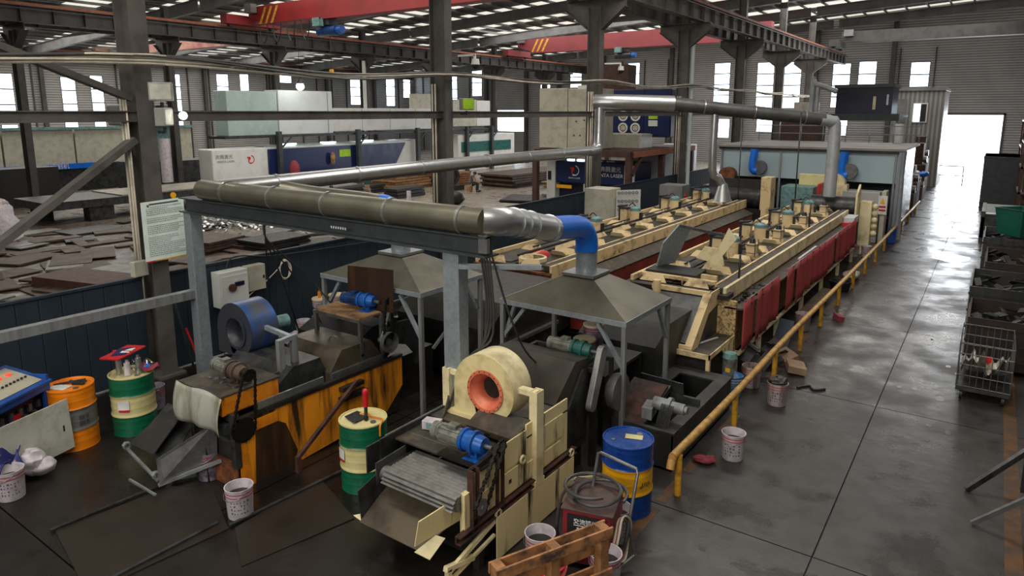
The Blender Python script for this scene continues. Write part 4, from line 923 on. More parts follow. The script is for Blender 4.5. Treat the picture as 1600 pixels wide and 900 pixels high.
# ============================================================ THE TWO TANK LINES
def mixer(kind, loc, label, group=None):
    """kind 0: round pot motor with teal cap and bracket, 1: squat cream pump with guard"""
    t = T('mixer_motor' if kind == 0 else 'pump', label, 'motor' if kind == 0 else 'pump', loc, group); X, Y, Z = loc
    if kind == 0:
        G().cyl((X,Y,Z),(X,Y,Z+.34),.155,.150,22).out('body','cream_line',t)
        G().cyl((X,Y,Z+.34),(X,Y,Z+.42),.150,.145,22).cyl((X,Y,Z+.42),(X,Y,Z+.47),.145,.07,22).out('cap','motor_teal',t)
        G().box(X+.135,Y-.05,Z+.08,X+.20,Y+.05,Z+.30).out('terminal_box','rubber',t)
        G().cyl((X,Y,Z-.03),(X,Y,Z),.2,n=22).out('flange','deck_dark',t)
        G().box(X-.42,Y-.10,Z,X-.22,Y+.10,Z+.38).out('gearbox','cream_line',t); G().box(X-.44,Y-.12,Z+.38,X-.20,Y+.12,Z+.42).box(X-.50,Y-.05,Z,X-.44,Y+.05,Z+.48).cyl((X-.5,Y-.1,Z+.44),(X-.2,Y-.1,Z+.50),.03,n=8).out('bracket','steel_dark',t)
        G().tube([(X-.2,Y,Z+.46),(X-.1,Y,Z+.55),(X,Y,Z+.47)],.015,6,smooth=3).out('cable','rubber',t)
    else:
        G().cyl((X,Y,Z),(X,Y,Z+.12),.15,.13,18).box(X-.10,Y-.10,Z+.14,X+.10,Y+.10,Z+.34).out('body','cream_line',t)
        g = G()
        for a in range(4): g.cyl((X+.13*cos(a*pi/2+.7),Y+.13*sin(a*pi/2+.7),Z+.05),(X+.13*cos(a*pi/2+.7),Y+.13*sin(a*pi/2+.7),Z+.42),.012,n=6)
        g.ring((X,Y,Z+.30),(X,Y,Z+.32),.15,.13,16); g.out('guard','steel_mid',t); G().cyl((X,Y,Z+.34),(X,Y,Z+.44),.07,.05,14).out('cap','steel_dark',t)
    return t
def line(xl, xr, y0, y1, ztop, label, num):
    t = T('quench_line', label, 'tank line', ((xl+xr)/2, y0, 0))
    B(xl+.06,y0+.05,.15,xr-.06,y1-.05,ztop-.16).out('tank_body','tank_black' if num == 1 else 'cream_patch',t)
    g = G(); g.box(xl+.04,y0+.05,ztop-.16,xr-.04,y1-.05,ztop-.10); g.out('deck','deck_dark',t)
    g = G(); g.box(xr-.06,y0,ztop-.27,xr,y1,ztop); g.out('rim_board','cream_line' if num == 1 else 'cream_pale',t,bev=.006)
    g = G(); g.box(xl,y0,ztop-.27,xl+.06,y1,ztop); g.out('rim_board','cream_line',t)
    g = G(); g.box(xr-.20,y0,ztop-.1,xr-.06,y1,ztop-.005); g.out('walk_strip','deck_dark',t)
    g = G(); g.box(xr-.27,y0+.2,ztop-.10,xr-.23,y1-.2,ztop+.0); g.out('inner_strip','cream_line',t)
    # repeated lid frames: flap, flap, lid, centre strip
    n = int((y1-y0)/1.30); st = (y1-y0-.1)/n; w_ = (xr-.3)-(xl+.1); proto = []
    def fl(x0, y_, dx, mirror=1):
        g = G(); z = ztop-.10
        g.sheet([(x0,y_,z),(x0+dx,y_,z),(x0+dx*.80,y_+.10*mirror,z+.13),(x0+dx*.2,y_+.10*mirror,z+.13)],.012); return g
    for i in range(n):
        yy = y0+.1+i*st; z = ztop-.10
        if not proto:
            a = G().box(xl+.10,yy+.10,z,xl+.10+w_*.45,yy+st-.12,z+.025); p = [(a,'lid','deck_dark')]
            a = G().box(xl+.14+w_*.5,yy+.10,z,xr-.36,yy+st-.12,z+.025); p.append((a,'lid','oil_black'))
            p.append((fl(xr-.36-w_*.34,yy+.05,w_*.34),'flap','cream_line')); p.append((fl(xr-.36-w_*.34,yy+st-.16,w_*.30,-1),'flap','cream_pale'))
            g = G(); g.sheet([(xr-.36-w_*.36,yy+.08,z),(xr-.36-w_*.36,yy+st-.2,z),(xr-.36-w_*.40,yy+st-.3,z+.13),(xr-.36-w_*.40,yy+.2,z+.13)],.012); p.append((g,'side_flap','cream_line'))
            p.append((fl(xl+.12,yy+.03,w_*.38),'flap','cream_line'))
            for gg, nm, mt in p: proto.append(gg.out(nm, mt, t))
        else:
            for o in proto:
                c = o.copy(); COL.objects.link(c); c.parent = t; c.location = (0, i*st, 0)
    G().tube([(xl+.10+w_*.48,y0+.4,ztop+.03),(xl+.10+w_*.48,y1-.4,ztop+.03)],.028,8).tube([(xl+.10+w_*.30,y0+1.4,ztop+.02),(xl+.10+w_*.30,y1-.4,ztop+.02)],.02,8).out('gas_pipe','steel_dark',t)
    return t
L1 = line(-8.85,-6.93,11.2,24.0,1.60,'left tank line with cream rim and teal-capped motors',1)
B(-6.93,11.9,.05,-6.60,23.6,.16).out('foot','oil_black',L1)
g = G(); g.prism([(-6.9,1.25),(-6.62,1.14),(-6.62,.1),(-6.9,.1)],'y',11.9,23.7); g.out('red_side_wall','wall_red',L1)
g = G(); g.prism([(-6.92,1.31),(-6.60,1.18),(-6.60,1.16),(-6.92,1.28)],'y',11.9,23.7); g.out('sloped_ledge','deck_dark',L1)
g = G()
for yy in (13.9, 19.6): 
    for k in (0,.28): g.ring((-6.93,yy+k,1.44),(-6.91,yy+k,1.44),.055,.03,10)
g.out('rim_bracket','cream_patch',L1)
G().box(-8.8,11.14,1.15,-6.95,11.2,1.40).box(-8.85,11.12,1.42,-6.93,11.2,1.46).out('end_plate','rust',L1)
G().prism([(11.2,1.35),(10.9,1.20),(10.9,.4),(11.2,.4)],'x',-8.2,-7.0).out('entry_chute','steel_dark',L1)
G().prism([(-7.35,1.4),(-6.98,1.4),(-6.98,.9)],'y',11.1,11.16).out('gusset','rust',L1)
G().lathe([(.30,0),(.30,.10),(.26,.12),(.24,.1)],(-7.75,11.75,1.50),20).out('round_hatch','cream_pale',L1); G().lathe([(.26,0),(.2,.1),(.001,.12)],(-7.95,12.3,1.5),18).out('red_cap','red',L1)
L2 = line(-5.45,-3.62,11.65,23.6,1.56,'right tank line with red curtains beside the yellow rail',2)
g = G(); g.box(-3.62,11.6,1.22,-3.30,23.3,1.25); g.out('side_shelf','deck_dark',L2)
g = G(); g.box(-3.38,11.62,.40,-3.32,23.2,.44); g.box(-3.45,11.66,0,-3.38,11.74,.45)
for yy in (13.0,14.3,16.5,18.7,20.9,23.1): g.box(-3.42,yy,0,-3.34,yy+.08,.42)
g.out('side_frame','cream_pale',L2)
G().box(-5.45,11.60,.30,-3.42,11.68,1.36).out('front_wall','cream_patch',L2)
G().box(-5.5,11.5,1.38,-3.55,11.85,1.46).out('front_ledge','oil_black',L2); G().box(-5.35,11.9,1.52,-3.9,12.0,1.58).box(-5.35,12.25,1.50,-4.0,12.33,1.60).out('top_bar','cream_line',L2)
def curtain(y0, y1, hz, lab):
    y = y0; t = T('red_curtain', lab, 'curtain', (-3.30,y0,hz)); k = 0
    while y < y1-.1:
        ye = min(y+.72+.1*sin(k*2.3), y1)
        def f(u, v, y=y, ye=ye, k=k): return Vector((-3.295+.025*sin(u*6+k)*(1-v*.3)+.012*sin(u*17+k*2), y+(ye-y)*u, .50-.05*sin(k*1.7)+(.86+.05*sin(k*1.7))*v+.012*sin(u*3)))
        G().grid(f, 14, 5).out('strip', 'curtain_red', t, thick=.006); y = ye+.015; k += 1
    G().tube([(-3.31,y0,1.36),(-3.31,y1,1.36)],.012,6).out('rod','steel_mid',t)
curtain(11.62,13.92,1.36,'short pair of red curtain panels at the near end of the right line')
curtain(14.62,23.0,1.32,'long red curtain hanging along the right tank line')
# windowed chute in front of line 2
t = T('inlet_chute', 'cream-framed sloping window chute at the near end of the right line', 'chute', (-4.4,11,0))
P = [(-4.75,11.15,1.50),(-4.05,11.15,1.50),(-3.72,11.05,1.15),(-3.72,10.35,.72),(-4.75,10.35,.72)]
G().prism([(11.6,.3),(11.6,1.50),(11.2,1.50),(10.35,.72),(10.35,.3)],'x',-4.80,-3.74).out('body','tank_black',t)
G().sheet([(-4.75,10.42,.86),(-3.86,10.42,.86),(-3.86,11.12,1.48),(-4.75,11.12,1.48)],.012).out('window_plate','steel_mid',t)
g = G(); g.bar((-3.80,10.36,.78),(-3.80,11.2,1.54),.11,.05); g.bar((-4.80,11.18,1.54),(-3.75,11.18,1.54),.05,.08); g.bar((-4.8,10.38,.80),(-3.75,10.38,.80),.05,.08); g.prism([(10.33,.52),(10.33,.80),(11.2,1.56),(11.62,1.56),(11.62,1.30),(11.1,1.22),(10.45,.56)],'x',-3.745,-3.725); g.out('cream_frame','cream_line',t)
G().cyl((-4.62,10.95,1.5),(-4.62,10.95,1.72),.07,n=14).out('pipe_stub','cream_line',t)
t = T('step_box', 'cream-edged dark box with motor at the near end of the right line', 'box', (-3.7,11,0))
B(-4.0,10.30,.72,-3.42,11.55,.76).out('lid','deck_dark',t); B(-3.98,10.32,.05,-3.5,11.5,.72).out('body','oil_black',t)
G().box(-4.0,10.28,.70,-3.40,10.31,.78).box(-3.42,10.28,.70,-3.40,11.55,.78).box(-3.46,10.28,0,-3.40,10.34,.70).out('edge_frame','cream_line',t)
G().prism([(10.9,.70),(11.5,.70),(11.5,.35),(11.35,.18),(11.25,.40)],'x',-3.42,-3.40).out('gusset','cream_worn',t)
G().bar((-3.85,10.45,.78),(-3.60,11.25,.78),.03,.02).out('steel_rod','bucket',t)
t = T('upright_motor', 'grey-green upright motor beside the cream-edged box', 'motor', (-3.28,10.95,0))
G().cyl((-3.28,10.95,.12),(-3.28,10.95,.58),.115,n=20).out('body','motor_grey',t); G().cyl((-3.28,10.95,.58),(-3.28,10.95,.66),.125,.10,20).out('cap','motor_teal',t); G().box(-3.4,10.8,0,-3.15,11.1,.12).out('foot','cream_worn',t); B(-3.31,10.825,.36,-3.23,10.836,.43).out('label_plate','drum_yellow',t)
# raised lids and cream boards on line 2
g = G(); g.sheet([(-5.2,12.3,1.62),(-5.05,12.85,1.62),(-4.85,13.1,2.30),(-4.95,12.75,2.42),(-5.1,12.35,2.1)],.03); S(g.out('raised_lid','galv',loc=(-5.1,12.5,1.6)), 'grey lid plate standing upright on the right tank line', 'lid')
g = G().bar((-4.95,12.75,2.40),(-4.15,13.0,2.25),.05,.05); S(g.out('lid_bar','steel_dark',loc=(-4.5,12.8,2.3)), 'dark bar across from the grey raised lid', 'bar')
g = G(); g.prism([(-3.93,2.47),(-3.78,2.27),(-4.02,1.93),(-3.98,1.75),(-4.42,1.62),(-4.10,2.08)],'y',12.58,12.61); S(g.out('cream_board','cream_pale',loc=(-4.2,12.5,1.6)), 'cream arrow-shaped board leaning on the right tank line', 'board')
g = G(); g.prism([(-4.42,2.05),(-4.10,2.03),(-4.32,1.76),(-4.58,1.80)],'y',12.72,12.745); S(g.out('cream_board','cream_pale',loc=(-4.4,12.7,1.6)), 'small square cream board behind the arrow-shaped one', 'board')
S(G().prism([(12.0,1.5),(12.0,1.62),(12.55,1.64),(12.55,1.5)],'x',-5.3,-4.3).out('black_hatch','rubber',loc=(-4.8,12.2,1.5)), 'black hatch at the foot of the grey raised lid', 'hatch')
for k, yy in enumerate((15.3,17.6,20.5,23.3)): mixer(0,(-8.15,yy,1.52),['nearest','second','third','farthest'][k]+' teal-capped mixer motor on the left tank line')
for k, yy in enumerate((14.8,16.95,19.6,22.2)):
    mixer(0,(-4.52,yy,1.48),['nearest','second','third','farthest'][k]+' teal-capped mixer motor on the right tank line'); mixer(1,(-4.10,yy+.02,1.48),['nearest','second','third','farthest'][k]+' cream caged pump on the right tank line')
for k,(x_,y_) in enumerate(((-3.45,12.15),(-3.47,12.5),(-3.5,13.3))):
    g = G()
    for j in range(8): g.obox((x_+random.uniform(-.08,.08),y_+random.uniform(-.2,.2),1.275),(.10,.05,.04),(0,0,random.uniform(0,180)))
    S(g.out('scrap_pile',['steel_dark','chain','steel_mid'][k],loc=(x_,y_,1.25)), ['nearest','middle','farther'][k]+' heap of small scrap on the shelf above the red curtains', 'scrap')
S(G().bar((-3.45,16.3,1.28),(-3.45,18.1,1.28),.05,.05).out('white_tube','bucket',loc=(-3.45,17,1.26)), 'white tube lying on the shelf above the long red curtain', 'tube')
S(G().box(-3.6,22.6,1.25,-3.3,23.4,1.45).out('shelf_box','white_cool',loc=(-3.4,23,1.25),bev=.01), 'grey box at the far end of the curtain shelf', 'box')
S(G().box(-3.55,22.1,1.25,-3.35,22.35,1.36).out('shelf_box','red',loc=(-3.45,22.2,1.25)), 'little red box beside the grey box on the curtain shelf', 'box')
# machines at the far end of the lines
t = T('oven_drum', 'black roller drum with galvanised feet at the far end of the left line', 'machine', (-7.6,25,0)); G().cyl((-8.6,25.0,1.55),(-6.7,25.0,1.55),.34,n=24).out('drum','steel_dark',t); B(-8.8,24.6,0,-6.6,25.5,1.2).out('stand','oil_black',t); G().box(-8.7,25.2,1.2,-6.6,25.25,2.2).out('back_plate','plate_dark',t)
t = T('oven_drum', 'black roller drum under the drop pipe at the far end of the right line', 'machine', (-4.2,24.5,0)); G().cyl((-4.9,24.4,1.55),(-3.55,24.4,1.55),.34,n=24).out('drum','steel_dark',t); B(-5.0,24.0,0,-3.5,24.9,1.2).out('stand','oil_black',t)
G().prism([(24.0,1.2),(24.0,2.0),(24.5,2.3),(24.9,1.2)],'x',-3.52,-3.46).out('side_ear','cream_pale',t)
for k,(x0,y0,x1,y1,z0,z1,m,lab) in enumerate([(-6.65,24.6,-6.3,25.2,0,2.35,'cream_line','tall pointed cream end plate between the two tank lines'),(-6.3,26.0,-5.2,27.0,0,1.95,'cabinet_blue','dark teal cabinet behind the lines under the tent'),(-5.05,25.9,-4.95,26.6,0,2.1,'red','orange-red upright panel near the drop pipe'),(-5.9,26.9,-5.0,27.2,0,2.35,'drum_cream','cream-yellow cabinet under the tent panel'),
    (-3.45,24.5,-3.10,24.9,0,1.75,'cream_pale','cream vertical pump cabinet at the far end of the red curtains'),(-3.10,26.6,-2.95,27.2,0,1.9,'beige','beige post at the tent corner with a warning sign'),(-4.4,27.0,-3.2,27.8,0,1.8,'shed_panel','grey cabinet inside the tent by its corner'),(-9.6,27,-8.6,27.8,0,1.7,'steel_dark','dark cabinet at the far left of the tent')]):
    o = B(x0,y0,z0,x1,y1,z1).out('end_cabinet', m if m != 'cabinet_blue' else 'motor_teal', loc=((x0+x1)/2,y0,0), bev=.02); S(o, lab, 'cabinet')
t = T('warning_sign', 'small warning sign with yellow triangle at the tent corner', 'sign', (-3.02,26.58,1.4)); B(-3.18,26.56,1.1,-2.90,26.58,1.75).out('board','paper_white',t); G().prism([(-3.12,1.48),(-2.96,1.48),(-3.04,1.68)],'y',26.55,26.558).out('triangle','drum_yellow',t); G().box(-3.15,26.55,1.34,-2.93,26.558,1.40).box(-3.15,26.55,1.22,-2.93,26.558,1.28).out('red_line','red',t)
for k, yy in enumerate((0,.22,.44)): pass
g = G()
for k in range(5): g.ball((-3.02,24.7,.7+.22*k),.10,8)
S(g.out('valve_stack','cream_pale',loc=(-3.02,24.7,.6)), 'stack of round cream valves beside the pump cabinet', 'valves')
# tent / booth
t = T('spray_booth', 'long grey-blue booth with flat roof across the end of the tank lines', 'booth', (-6,28,0))
B(-9.2,28.0,2.05,-2.85,28.06,3.22).out('front_panel','booth_panel',t); G().box(-9.4,27.8,3.22,-2.65,33.5,3.30).out('roof','booth_roof',t)
G().box(-9.3,27.9,3.12,-2.72,28.0,3.22).out('eave_beam','frame_beam',t)
B(-2.85,28.0,0,-2.80,33.4,3.22).out('side_panel','plastic_film',t); B(-9.2,33.3,0,-2.85,33.4,3.2).out('back_wall','booth_panel',t); B(-9.25,28.0,0,-9.2,33.3,3.22).out('left_panel','booth_panel',t)
for xx in (-9.2,-6.9,-4.9,-2.95): B(xx,27.93,0,xx+.07,28.0,3.15).out('post','galv_dirty',t)
g = G().grid(lambda u,v: Vector((-2.80+.09*sin(u*14)+.05*sin(u*31), 27.75+u*1.5, 3.15*v+.05)), 40, 4); g.out('plastic_curtain','plastic_film',t)
g = G().grid(lambda u,v: Vector((-2.70+.06*sin(u*22)+.10*(1-v)*sin(u*5), 27.8+u*.9-.1*(1-v), 3.15*v+.05)), 30, 4); g.out('plastic_curtain','plastic_film',t)
for xx in (-7.8,-4.55):
    e = T('booth_elbow', ('left' if xx < -6 else 'right')+' blue elbow pipe hanging on the booth front', 'duct', (xx,27.7,2.6))
    G().tube([(xx,27.7,3.15),(xx-.05,27.68,2.6),(xx-.02,27.68,2.35),(xx+.15,27.68,2.30)],.15,16,smooth=4).out('elbow','duct_blue',e); G().cyl((xx+.2,27.9,2.45),(xx+.2,27.6,2.45),.27,n=20).out('fan_drum','steel_mid',e)
t = T('small_blower', 'rusty little blower below the left blue elbow', 'fan', (-8.5,27.3,1.7)); G().cyl((-8.75,27.3,2.1),(-8.75,27.7,2.1),.33,n=20).box(-9.0,27.2,1.2,-8.4,27.7,1.9).out('scroll','rust',t)
t = T('small_blower', 'cream blower below the right blue elbow', 'fan', (-4.7,27.3,1.7)); G().cyl((-4.75,27.2,2.0),(-4.75,27.6,2.0),.36,n=20).box(-4.8,27.15,1.4,-4.3,27.6,2.0).out('scroll','cream_pale',t)
for k,(xx,yy) in enumerate(((-7.3,24.2),(-5.1,22.9),(-3.95,19.6),(-3.68,12.55))):
    g = G().tube([(xx,yy,0 if k == 0 else 1.45),(xx,yy,[4.55,4.6,2.2,2.0][k])],.022,6); S(g.out('thin_pole','steel_dark',loc=(xx,yy,1.5)), ['thin dark pole rising at the far end of the left line','thin dark pole rising in front of the booth','short thin pole on the right line rim','thin stick standing on the near rim of the right line'][k], 'pole')
# ============================================================ YELLOW RAIL
t = T('guard_rail', 'long worn yellow pipe rail beside the aisle', 'rail', (-2.75,7.3,0))
G().tube([(-2.80,7.25,.40),(-2.80,7.32,.52),(-2.78,7.50,.56),(-2.76,9.8,.56),(-2.78,13,.56),(-2.72,18,.57),(-2.66,30,.58),(-2.64,36,.58)],.05,12,smooth=3).out('top_pipe','rail_yellow',t)
for yy in (7.42,9.6,11.8,13.7,15.6,17.6,19.6,21.6,23.6,25.6,28,30.4,33,35.8):
    G().cyl((-2.76,yy,0),(-2.76,yy,.53),.042,n=12).out('post','post_yellow',t); 
# ============================================================ DRUMS
def drum(loc, label, c1, c2, c3, lid, rz=0, name='oil_drum'):
    t = T(name, label, 'drum', (0,0,0)); R = .29; H = .88
    def prof(z0, z1):
        n = 22; return [(R+.003*max(0, sin(2*pi*(z0+(z1-z0)*k/n)/.098*1.0))**2*(1 if abs(((z0+(z1-z0)*k/n)-.44)) < .40 else 0) + (.010 if abs(z0+(z1-z0)*k/n-.30) < .012 or abs(z0+(z1-z0)*k/n-.59) < .012 else 0), z0+(z1-z0)*k/n) for k in range(n+1)]
    G().lathe([(.001,.01)]+[(R-.01,.012),(R+.004,.0)]+prof(.02,.29),(0,0,0),40).out('lower_band',c3,t); G().lathe(prof(.29,.60),(0,0,0),40).out('middle_band',c2,t); G().lathe(prof(.60,.86),(0,0,0),40).out('upper_band',c1,t)
    G().lathe([(R,.855),(R+.008,.865),(R+.006,.88),(R-.008,.88),(R-.014,.862),(.001,.860)],(0,0,0),40).out('lid',lid,t)
    G().cyl((.18,0,.86),(.18,0,.876),.035,n=14).cyl((-.16,.08,.86),(-.16,.08,.872),.022,n=12).out('bung','steel_mid',t)
    t.location = loc; t.rotation_euler = (0,0,rz); WO[t.name] = Vector(loc); return t
def patch(t, a0, a1, z0, z1, mat, name='label', r=.305, n=8):
    """curved patch on the drum wall, angles in degrees in world space around drum t"""
    g = G(); k0 = t.rotation_euler.z; P = []
    for k in range(n+1):
        a = radians(a0+(a1-a0)*k/n)-k0; P += [(r*cos(a), r*sin(a), z0), (r*cos(a), r*sin(a), z1)]
    g.add(P, [[2*k,2*k+2,2*k+3,2*k+1] for k in range(n)], True); off = WO[t.name]; WO[t.name] = Vector((0,0,0)); o = g.out(name, mat, t); WO[t.name] = off; return o
def cam_ang(x, y): return degrees_(atan2(-y, -x))
d1 = drum((-10.20,3.80,0),'orange drum with a grey band beside the blue control cabinet','drum_orange','drum_grey','drum_orange','drum_orange')
a = cam_ang(-10.2,3.8)
for r_ in range(2):
    for k in range(6): patch(d1, a+12+3.5*k+(k//4)*3, a+14.2+3.5*k+(k//4)*3, .44-.08*r_, .50-.08*r_, 'ink', 'stencil_letter', n=1)
d2 = drum((-9.98,4.52,0),'green and cream drum topped with a red tray beside the blue fence','drum_green','drum_cream','drum_green','drum_cream')
a = cam_ang(-9.98,4.52); patch(d2,a-42,a-12,.40,.55,'paper_white'); patch(d2,a-40,a-12,.38,.415,'red','red_strip',.307)
d3 = drum((-6.08,5.42,0),'green and cream drum with a red grease gun, standing by itself at the centre','drum_green','drum_cream','drum_green','drum_cream')
a = cam_ang(-6.08,5.42); patch(d3,a-80,a-52,.42,.56,'paper_white'); patch(d3,a-80,a-52,.40,.43,'red','red_strip',.307)
d4 = drum((-3.16,6.83,0),'blue drum with yellow middle band beside the yellow rail end','drum_blue','drum_yellow','drum_blue','drum_blue',1.2)
a = cam_ang(-3.16,6.83)
for k in range(4): patch(d4, a+34+6*k, a+36.5+6*k, .40+.01*(k%2), .46, 'ink', 'stencil_letter', n=1)
patch(d4, a+30, a+33, .39, .42, 'ink', 'stencil_letter', n=1)
g = G(); g.obox((-3.12,6.90,.868),(.20,.11,.004),(0,0,20)); S(g.out('paper_label','drum_cream',loc=(-3.12,6.9,.866)), 'pale printed label lying on the lid of the blue drum', 'label')
# things on drums
t = T('red_tray', 'red plastic tray with papers on top of the green drum by the fence', 'tray', (-9.98,4.5,1.12))
G().obox((-10.02,4.46,1.18),(.34,.50,.03),(4,-4,18)).obox((-10.02,4.46,1.20),(.36,.04,.02),(4,-4,18)).out('tray','red',t,bev=.01); G().obox((-10.0,4.44,1.204),(.2,.26,.008),(4,-4,40)).out('blue_folder','navy',t); G().obox((-9.96,4.50,1.212),(.14,.16,.006),(4,-4,30)).out('paper','paper_white',t)
for k,(dx,dy,m,lab) in enumerate(((.08,-.06,'bucket','white cup on the green drum by the fence'),(.12,.08,'steel_bright','steel flask on the green drum by the fence'),(-.08,-.1,'steel_bright','grey tin under the red tray'))):
    g = G().cyl((-9.98+dx,4.50+dy,.87),(-9.98+dx,4.50+dy,1.06+.04*k),.045,.04,14).cyl((-9.98+dx,4.5+dy,1.06+.04*k),(-9.98+dx,4.5+dy,1.10+.04*k),.02,n=10); S(g.out('cup' if k == 0 else 'flask' if k == 1 else 'tin',m,loc=(-9.98+dx,4.5+dy,.88)), lab, ['cup','flask','tin'][k])
g = G().ball((-9.86,4.68,.93),(.06,.07,.05),8); S(g.out('glove','motor_teal' if 0 else 'duct_blue',loc=(-9.86,4.68,.88)), 'crumpled blue glove at the edge of the green drum', 'glove')
S(G().grid(lambda u,v: Vector((-10.1+.35*u,4.50+.30*v,.90+.09*sin(u*7+1)*sin(v*6)+.05)),10,10).out('plastic_bag','clear_film',loc=(-9.98,4.5,.9)), 'crumpled clear bag under the red tray', 'bag')
S(G().grid(lambda u,v: Vector((-9.92+.22*u,4.60+.20*v,.90+.06*sin(u*6)*sin(v*5)+.03)),8,8).out('rag','rag_red',loc=(-9.9,4.7,.9),thick=.004), 'dark red rag on the green drum by the fence', 'rag')
g = G().obox((-10.22,3.68,.868),(.26,.16,.006),(0,0,25)); S(g.out('paper','paper_white',loc=(-10.2,3.7,.87)), 'white paper on the lid of the orange drum', 'paper')
g = G().bar((-10.36,3.66,.875),(-10.18,4.0,.89),.03,.02).bar((-10.2,3.84,.875),(-10.05,3.92,.885),.05,.02).bar((-10.28,3.8,.88),(-10.1,3.98,.89),.02,.02); S(g.out('pliers','steel_dark',loc=(-10.2,3.8,.87)), 'dark tools lying on the orange drum lid', 'tools')
t = T('grease_gun', 'red-handled pump gun standing on the green drum at the centre', 'tool', (-6.0,5.40,.87)); G().cyl((-6.0,5.40,1.05),(-6.01,5.41,1.24),.034,.038,12).ball((-6.01,5.41,1.24),.038,8).out('red_handle','red',t); G().cyl((-6.0,5.40,.90),(-6.0,5.40,1.06),.022,n=10).box(-6.02,5.38,.87,-5.98,5.42,.92).out('barrel','steel_dark',t)
S(G().grid(lambda u,v: Vector((-6.28+.24*u,5.30+.20*v-.06*u,.875+.012*sin(u*9)*sin(v*8)+.006)),8,8).out('black_cloth','rubber',loc=(-6.2,5.35,.87),thick=.004), 'black cloth on the centre green drum lid', 'cloth')
S(G().tube([(-6.18,5.46,.88),(-6.1,5.52,.885),(-6.0,5.48,.885),(-5.92,5.50,.885),(-5.82,5.50,.885),(-5.78,5.42,.85),(-5.775,5.41,.72)],.012,6,smooth=4).out('orange_hose','orange',loc=(-6,5.4,.88)), 'thin orange hose hanging over the edge of the centre green drum', 'hose')
# ============================================================ BUCKETS
def bucket(loc, label, mat='bucket', full='oil_black', tilt=None, marks=True, lid=False, s=1, ring='red_line'):
    t = T('paint_bucket', label, 'bucket', (0,0,0)); r0, r1, H = .135, .155, .37
    G().lathe([(.001,.004),(r0,.004),(r0+.004,.012),(r1,H-.012),(r1+.006,H),(r1-.004,H),(r0-.006,.10)],(0,0,0),28).out('shell',mat,t)
    if lid: G().lathe([(.001,H+.012),(r1,H+.012),(r1+.008,H+.004),(r1+.008,H-.02)],(0,0,0),28).out('lid','cream_pale',t)
    else: G().disc((0,0,H-.11),r1-.012,24).out('contents',full,t)
    g = G()
    for z in (H-.045,H-.085): rr = r0+(r1-r0)*z/H+.0035; g.ring((0,0,z-.005),(0,0,z+.005),rr,rr-.003,28)
    g.out('red_ring',ring,t)
    a = [(r1*cos(x)*1.02,r1*1.05*sin(x),H-.05-.10*abs(sin(x*1))*0+.0-.12*sin(x)*(0 if lid else 1)) for x in [pi*k/8 for k in range(9)]]
    G().tube([(r1*1.03,0,H-.03)]+[(r1*1.06*cos(pi*k/8),-r1*1.04*sin(pi*k/8)-.01,H-.03-.09*sin(pi*k/8)) for k in range(1,8)]+[(-r1*1.03,0,H-.03)],.004,5).out('handle','steel_mid',t)
    if marks:
        m = G(); random.seed(int(abs(loc[0])*10+loc[1]*7)); ca = atan2(-loc[1],-loc[0])
        for rr_ in range(4):
            z = H-.15-.045*rr_
            for k in range(6):
                if random.random() < .25: continue
                a0 = ca-.75+.25*k+random.uniform(-.03,.03); rad = r0+(r1-r0)*z/H+.004; da = random.uniform(.06,.15); h = random.uniform(.010,.030)
                m.add([(rad*cos(a0),rad*sin(a0),z),(rad*cos(a0+da),rad*sin(a0+da),z),(rad*cos(a0+da),rad*sin(a0+da),z+h),(rad*cos(a0),rad*sin(a0),z+h)],[[0,1,2,3]])
        m.out('print','ink_violet',t)
    t.location = loc; t.scale = (s,)*3
    if tilt: t.rotation_euler = [radians(q) for q in tilt]
    WO[t.name] = Vector(loc); return t
bucket((-9.34,2.72,0),'white paint bucket cut by the left edge of the photo')
bucket((-6.74,4.10,0),'white paint bucket with dark oil in front of the orange machine')
bucket((-10.45,5.05,0),'lilac paint bucket between the green drum and the orange machine','bucket_purple')
bucket((-7.82,4.62-.25,0),'dim bucket in the shadow under the grey discharge chute','bucket_purple')
bucket((-2.50,8.72,0),'white paint bucket just outside the yellow rail, nearest the camera')
bucket((-2.47,10.85,0),'white paint bucket heaped with dry weeds outside the yellow rail','bucket_dirty')
S(jit(G().ball((-2.47,10.85,.40),(.14,.14,.07),16),.014,60).out('weeds','deck_dark',loc=(-2.47,10.85,.36)), 'heap of dry weeds on the bucket outside the rail', 'weeds')
bucket((-3.42,5.35,0),'white bucket partly hidden behind the red pail cover, by the cream machine')
bucket((-2.72,5.45,0),'white bucket at the bottom edge right of the wooden pallet','bucket','rubber')
bucket((-2.98,6.22,0),'white bucket squeezed between the red welder and the blue drum')
bucket((-3.02,11.35,0),'dirty bucket full of scrap inside the yellow rail','bucket_dirty')
bucket((-3.15,10.75,0),'blue and white bucket beside the black tank','bucket_blue',marks=False,ring='paper_white')
bucket((-3.02,15.1,0),'dirty white bucket under the red curtains','bucket_dirty')
bucket((-3.1,24.2,.0),'white bucket on the platform at the far end of the red curtains','bucket'); bucket((-3.45,24.1,.0),'grey bucket left of the white one at the far end of the curtains','bucket_dirty')
bucket((-11.35,8.62,0),'lilac bucket at the left foot of the stack by the fence','bucket'); bucket((-11.32,9.02,0),'lilac bucket, bottom of the stack by the fence','bucket'); bucket((-11.30,9.02,.385),'lilac bucket with an orange bottle, top of the stack by the fence','bucket',lid=True)
bucket((-11.28,9.42,0),'right-hand lower bucket of the stack by the fence','bucket'); bucket((-11.26,9.42,.385),'right-hand upper bucket of the stack by the fence','bucket',lid=True)
S(G().cyl((-11.30,9.02,.77),(-11.30,9.02,.90),.035,n=10).cyl((-11.30,9.02,.90),(-11.30,9.02,.94),.012,n=8).out('bottle','orange',loc=(-11.3,9.02,.77)), 'small orange bottle on the bucket stack by the fence', 'bottle')
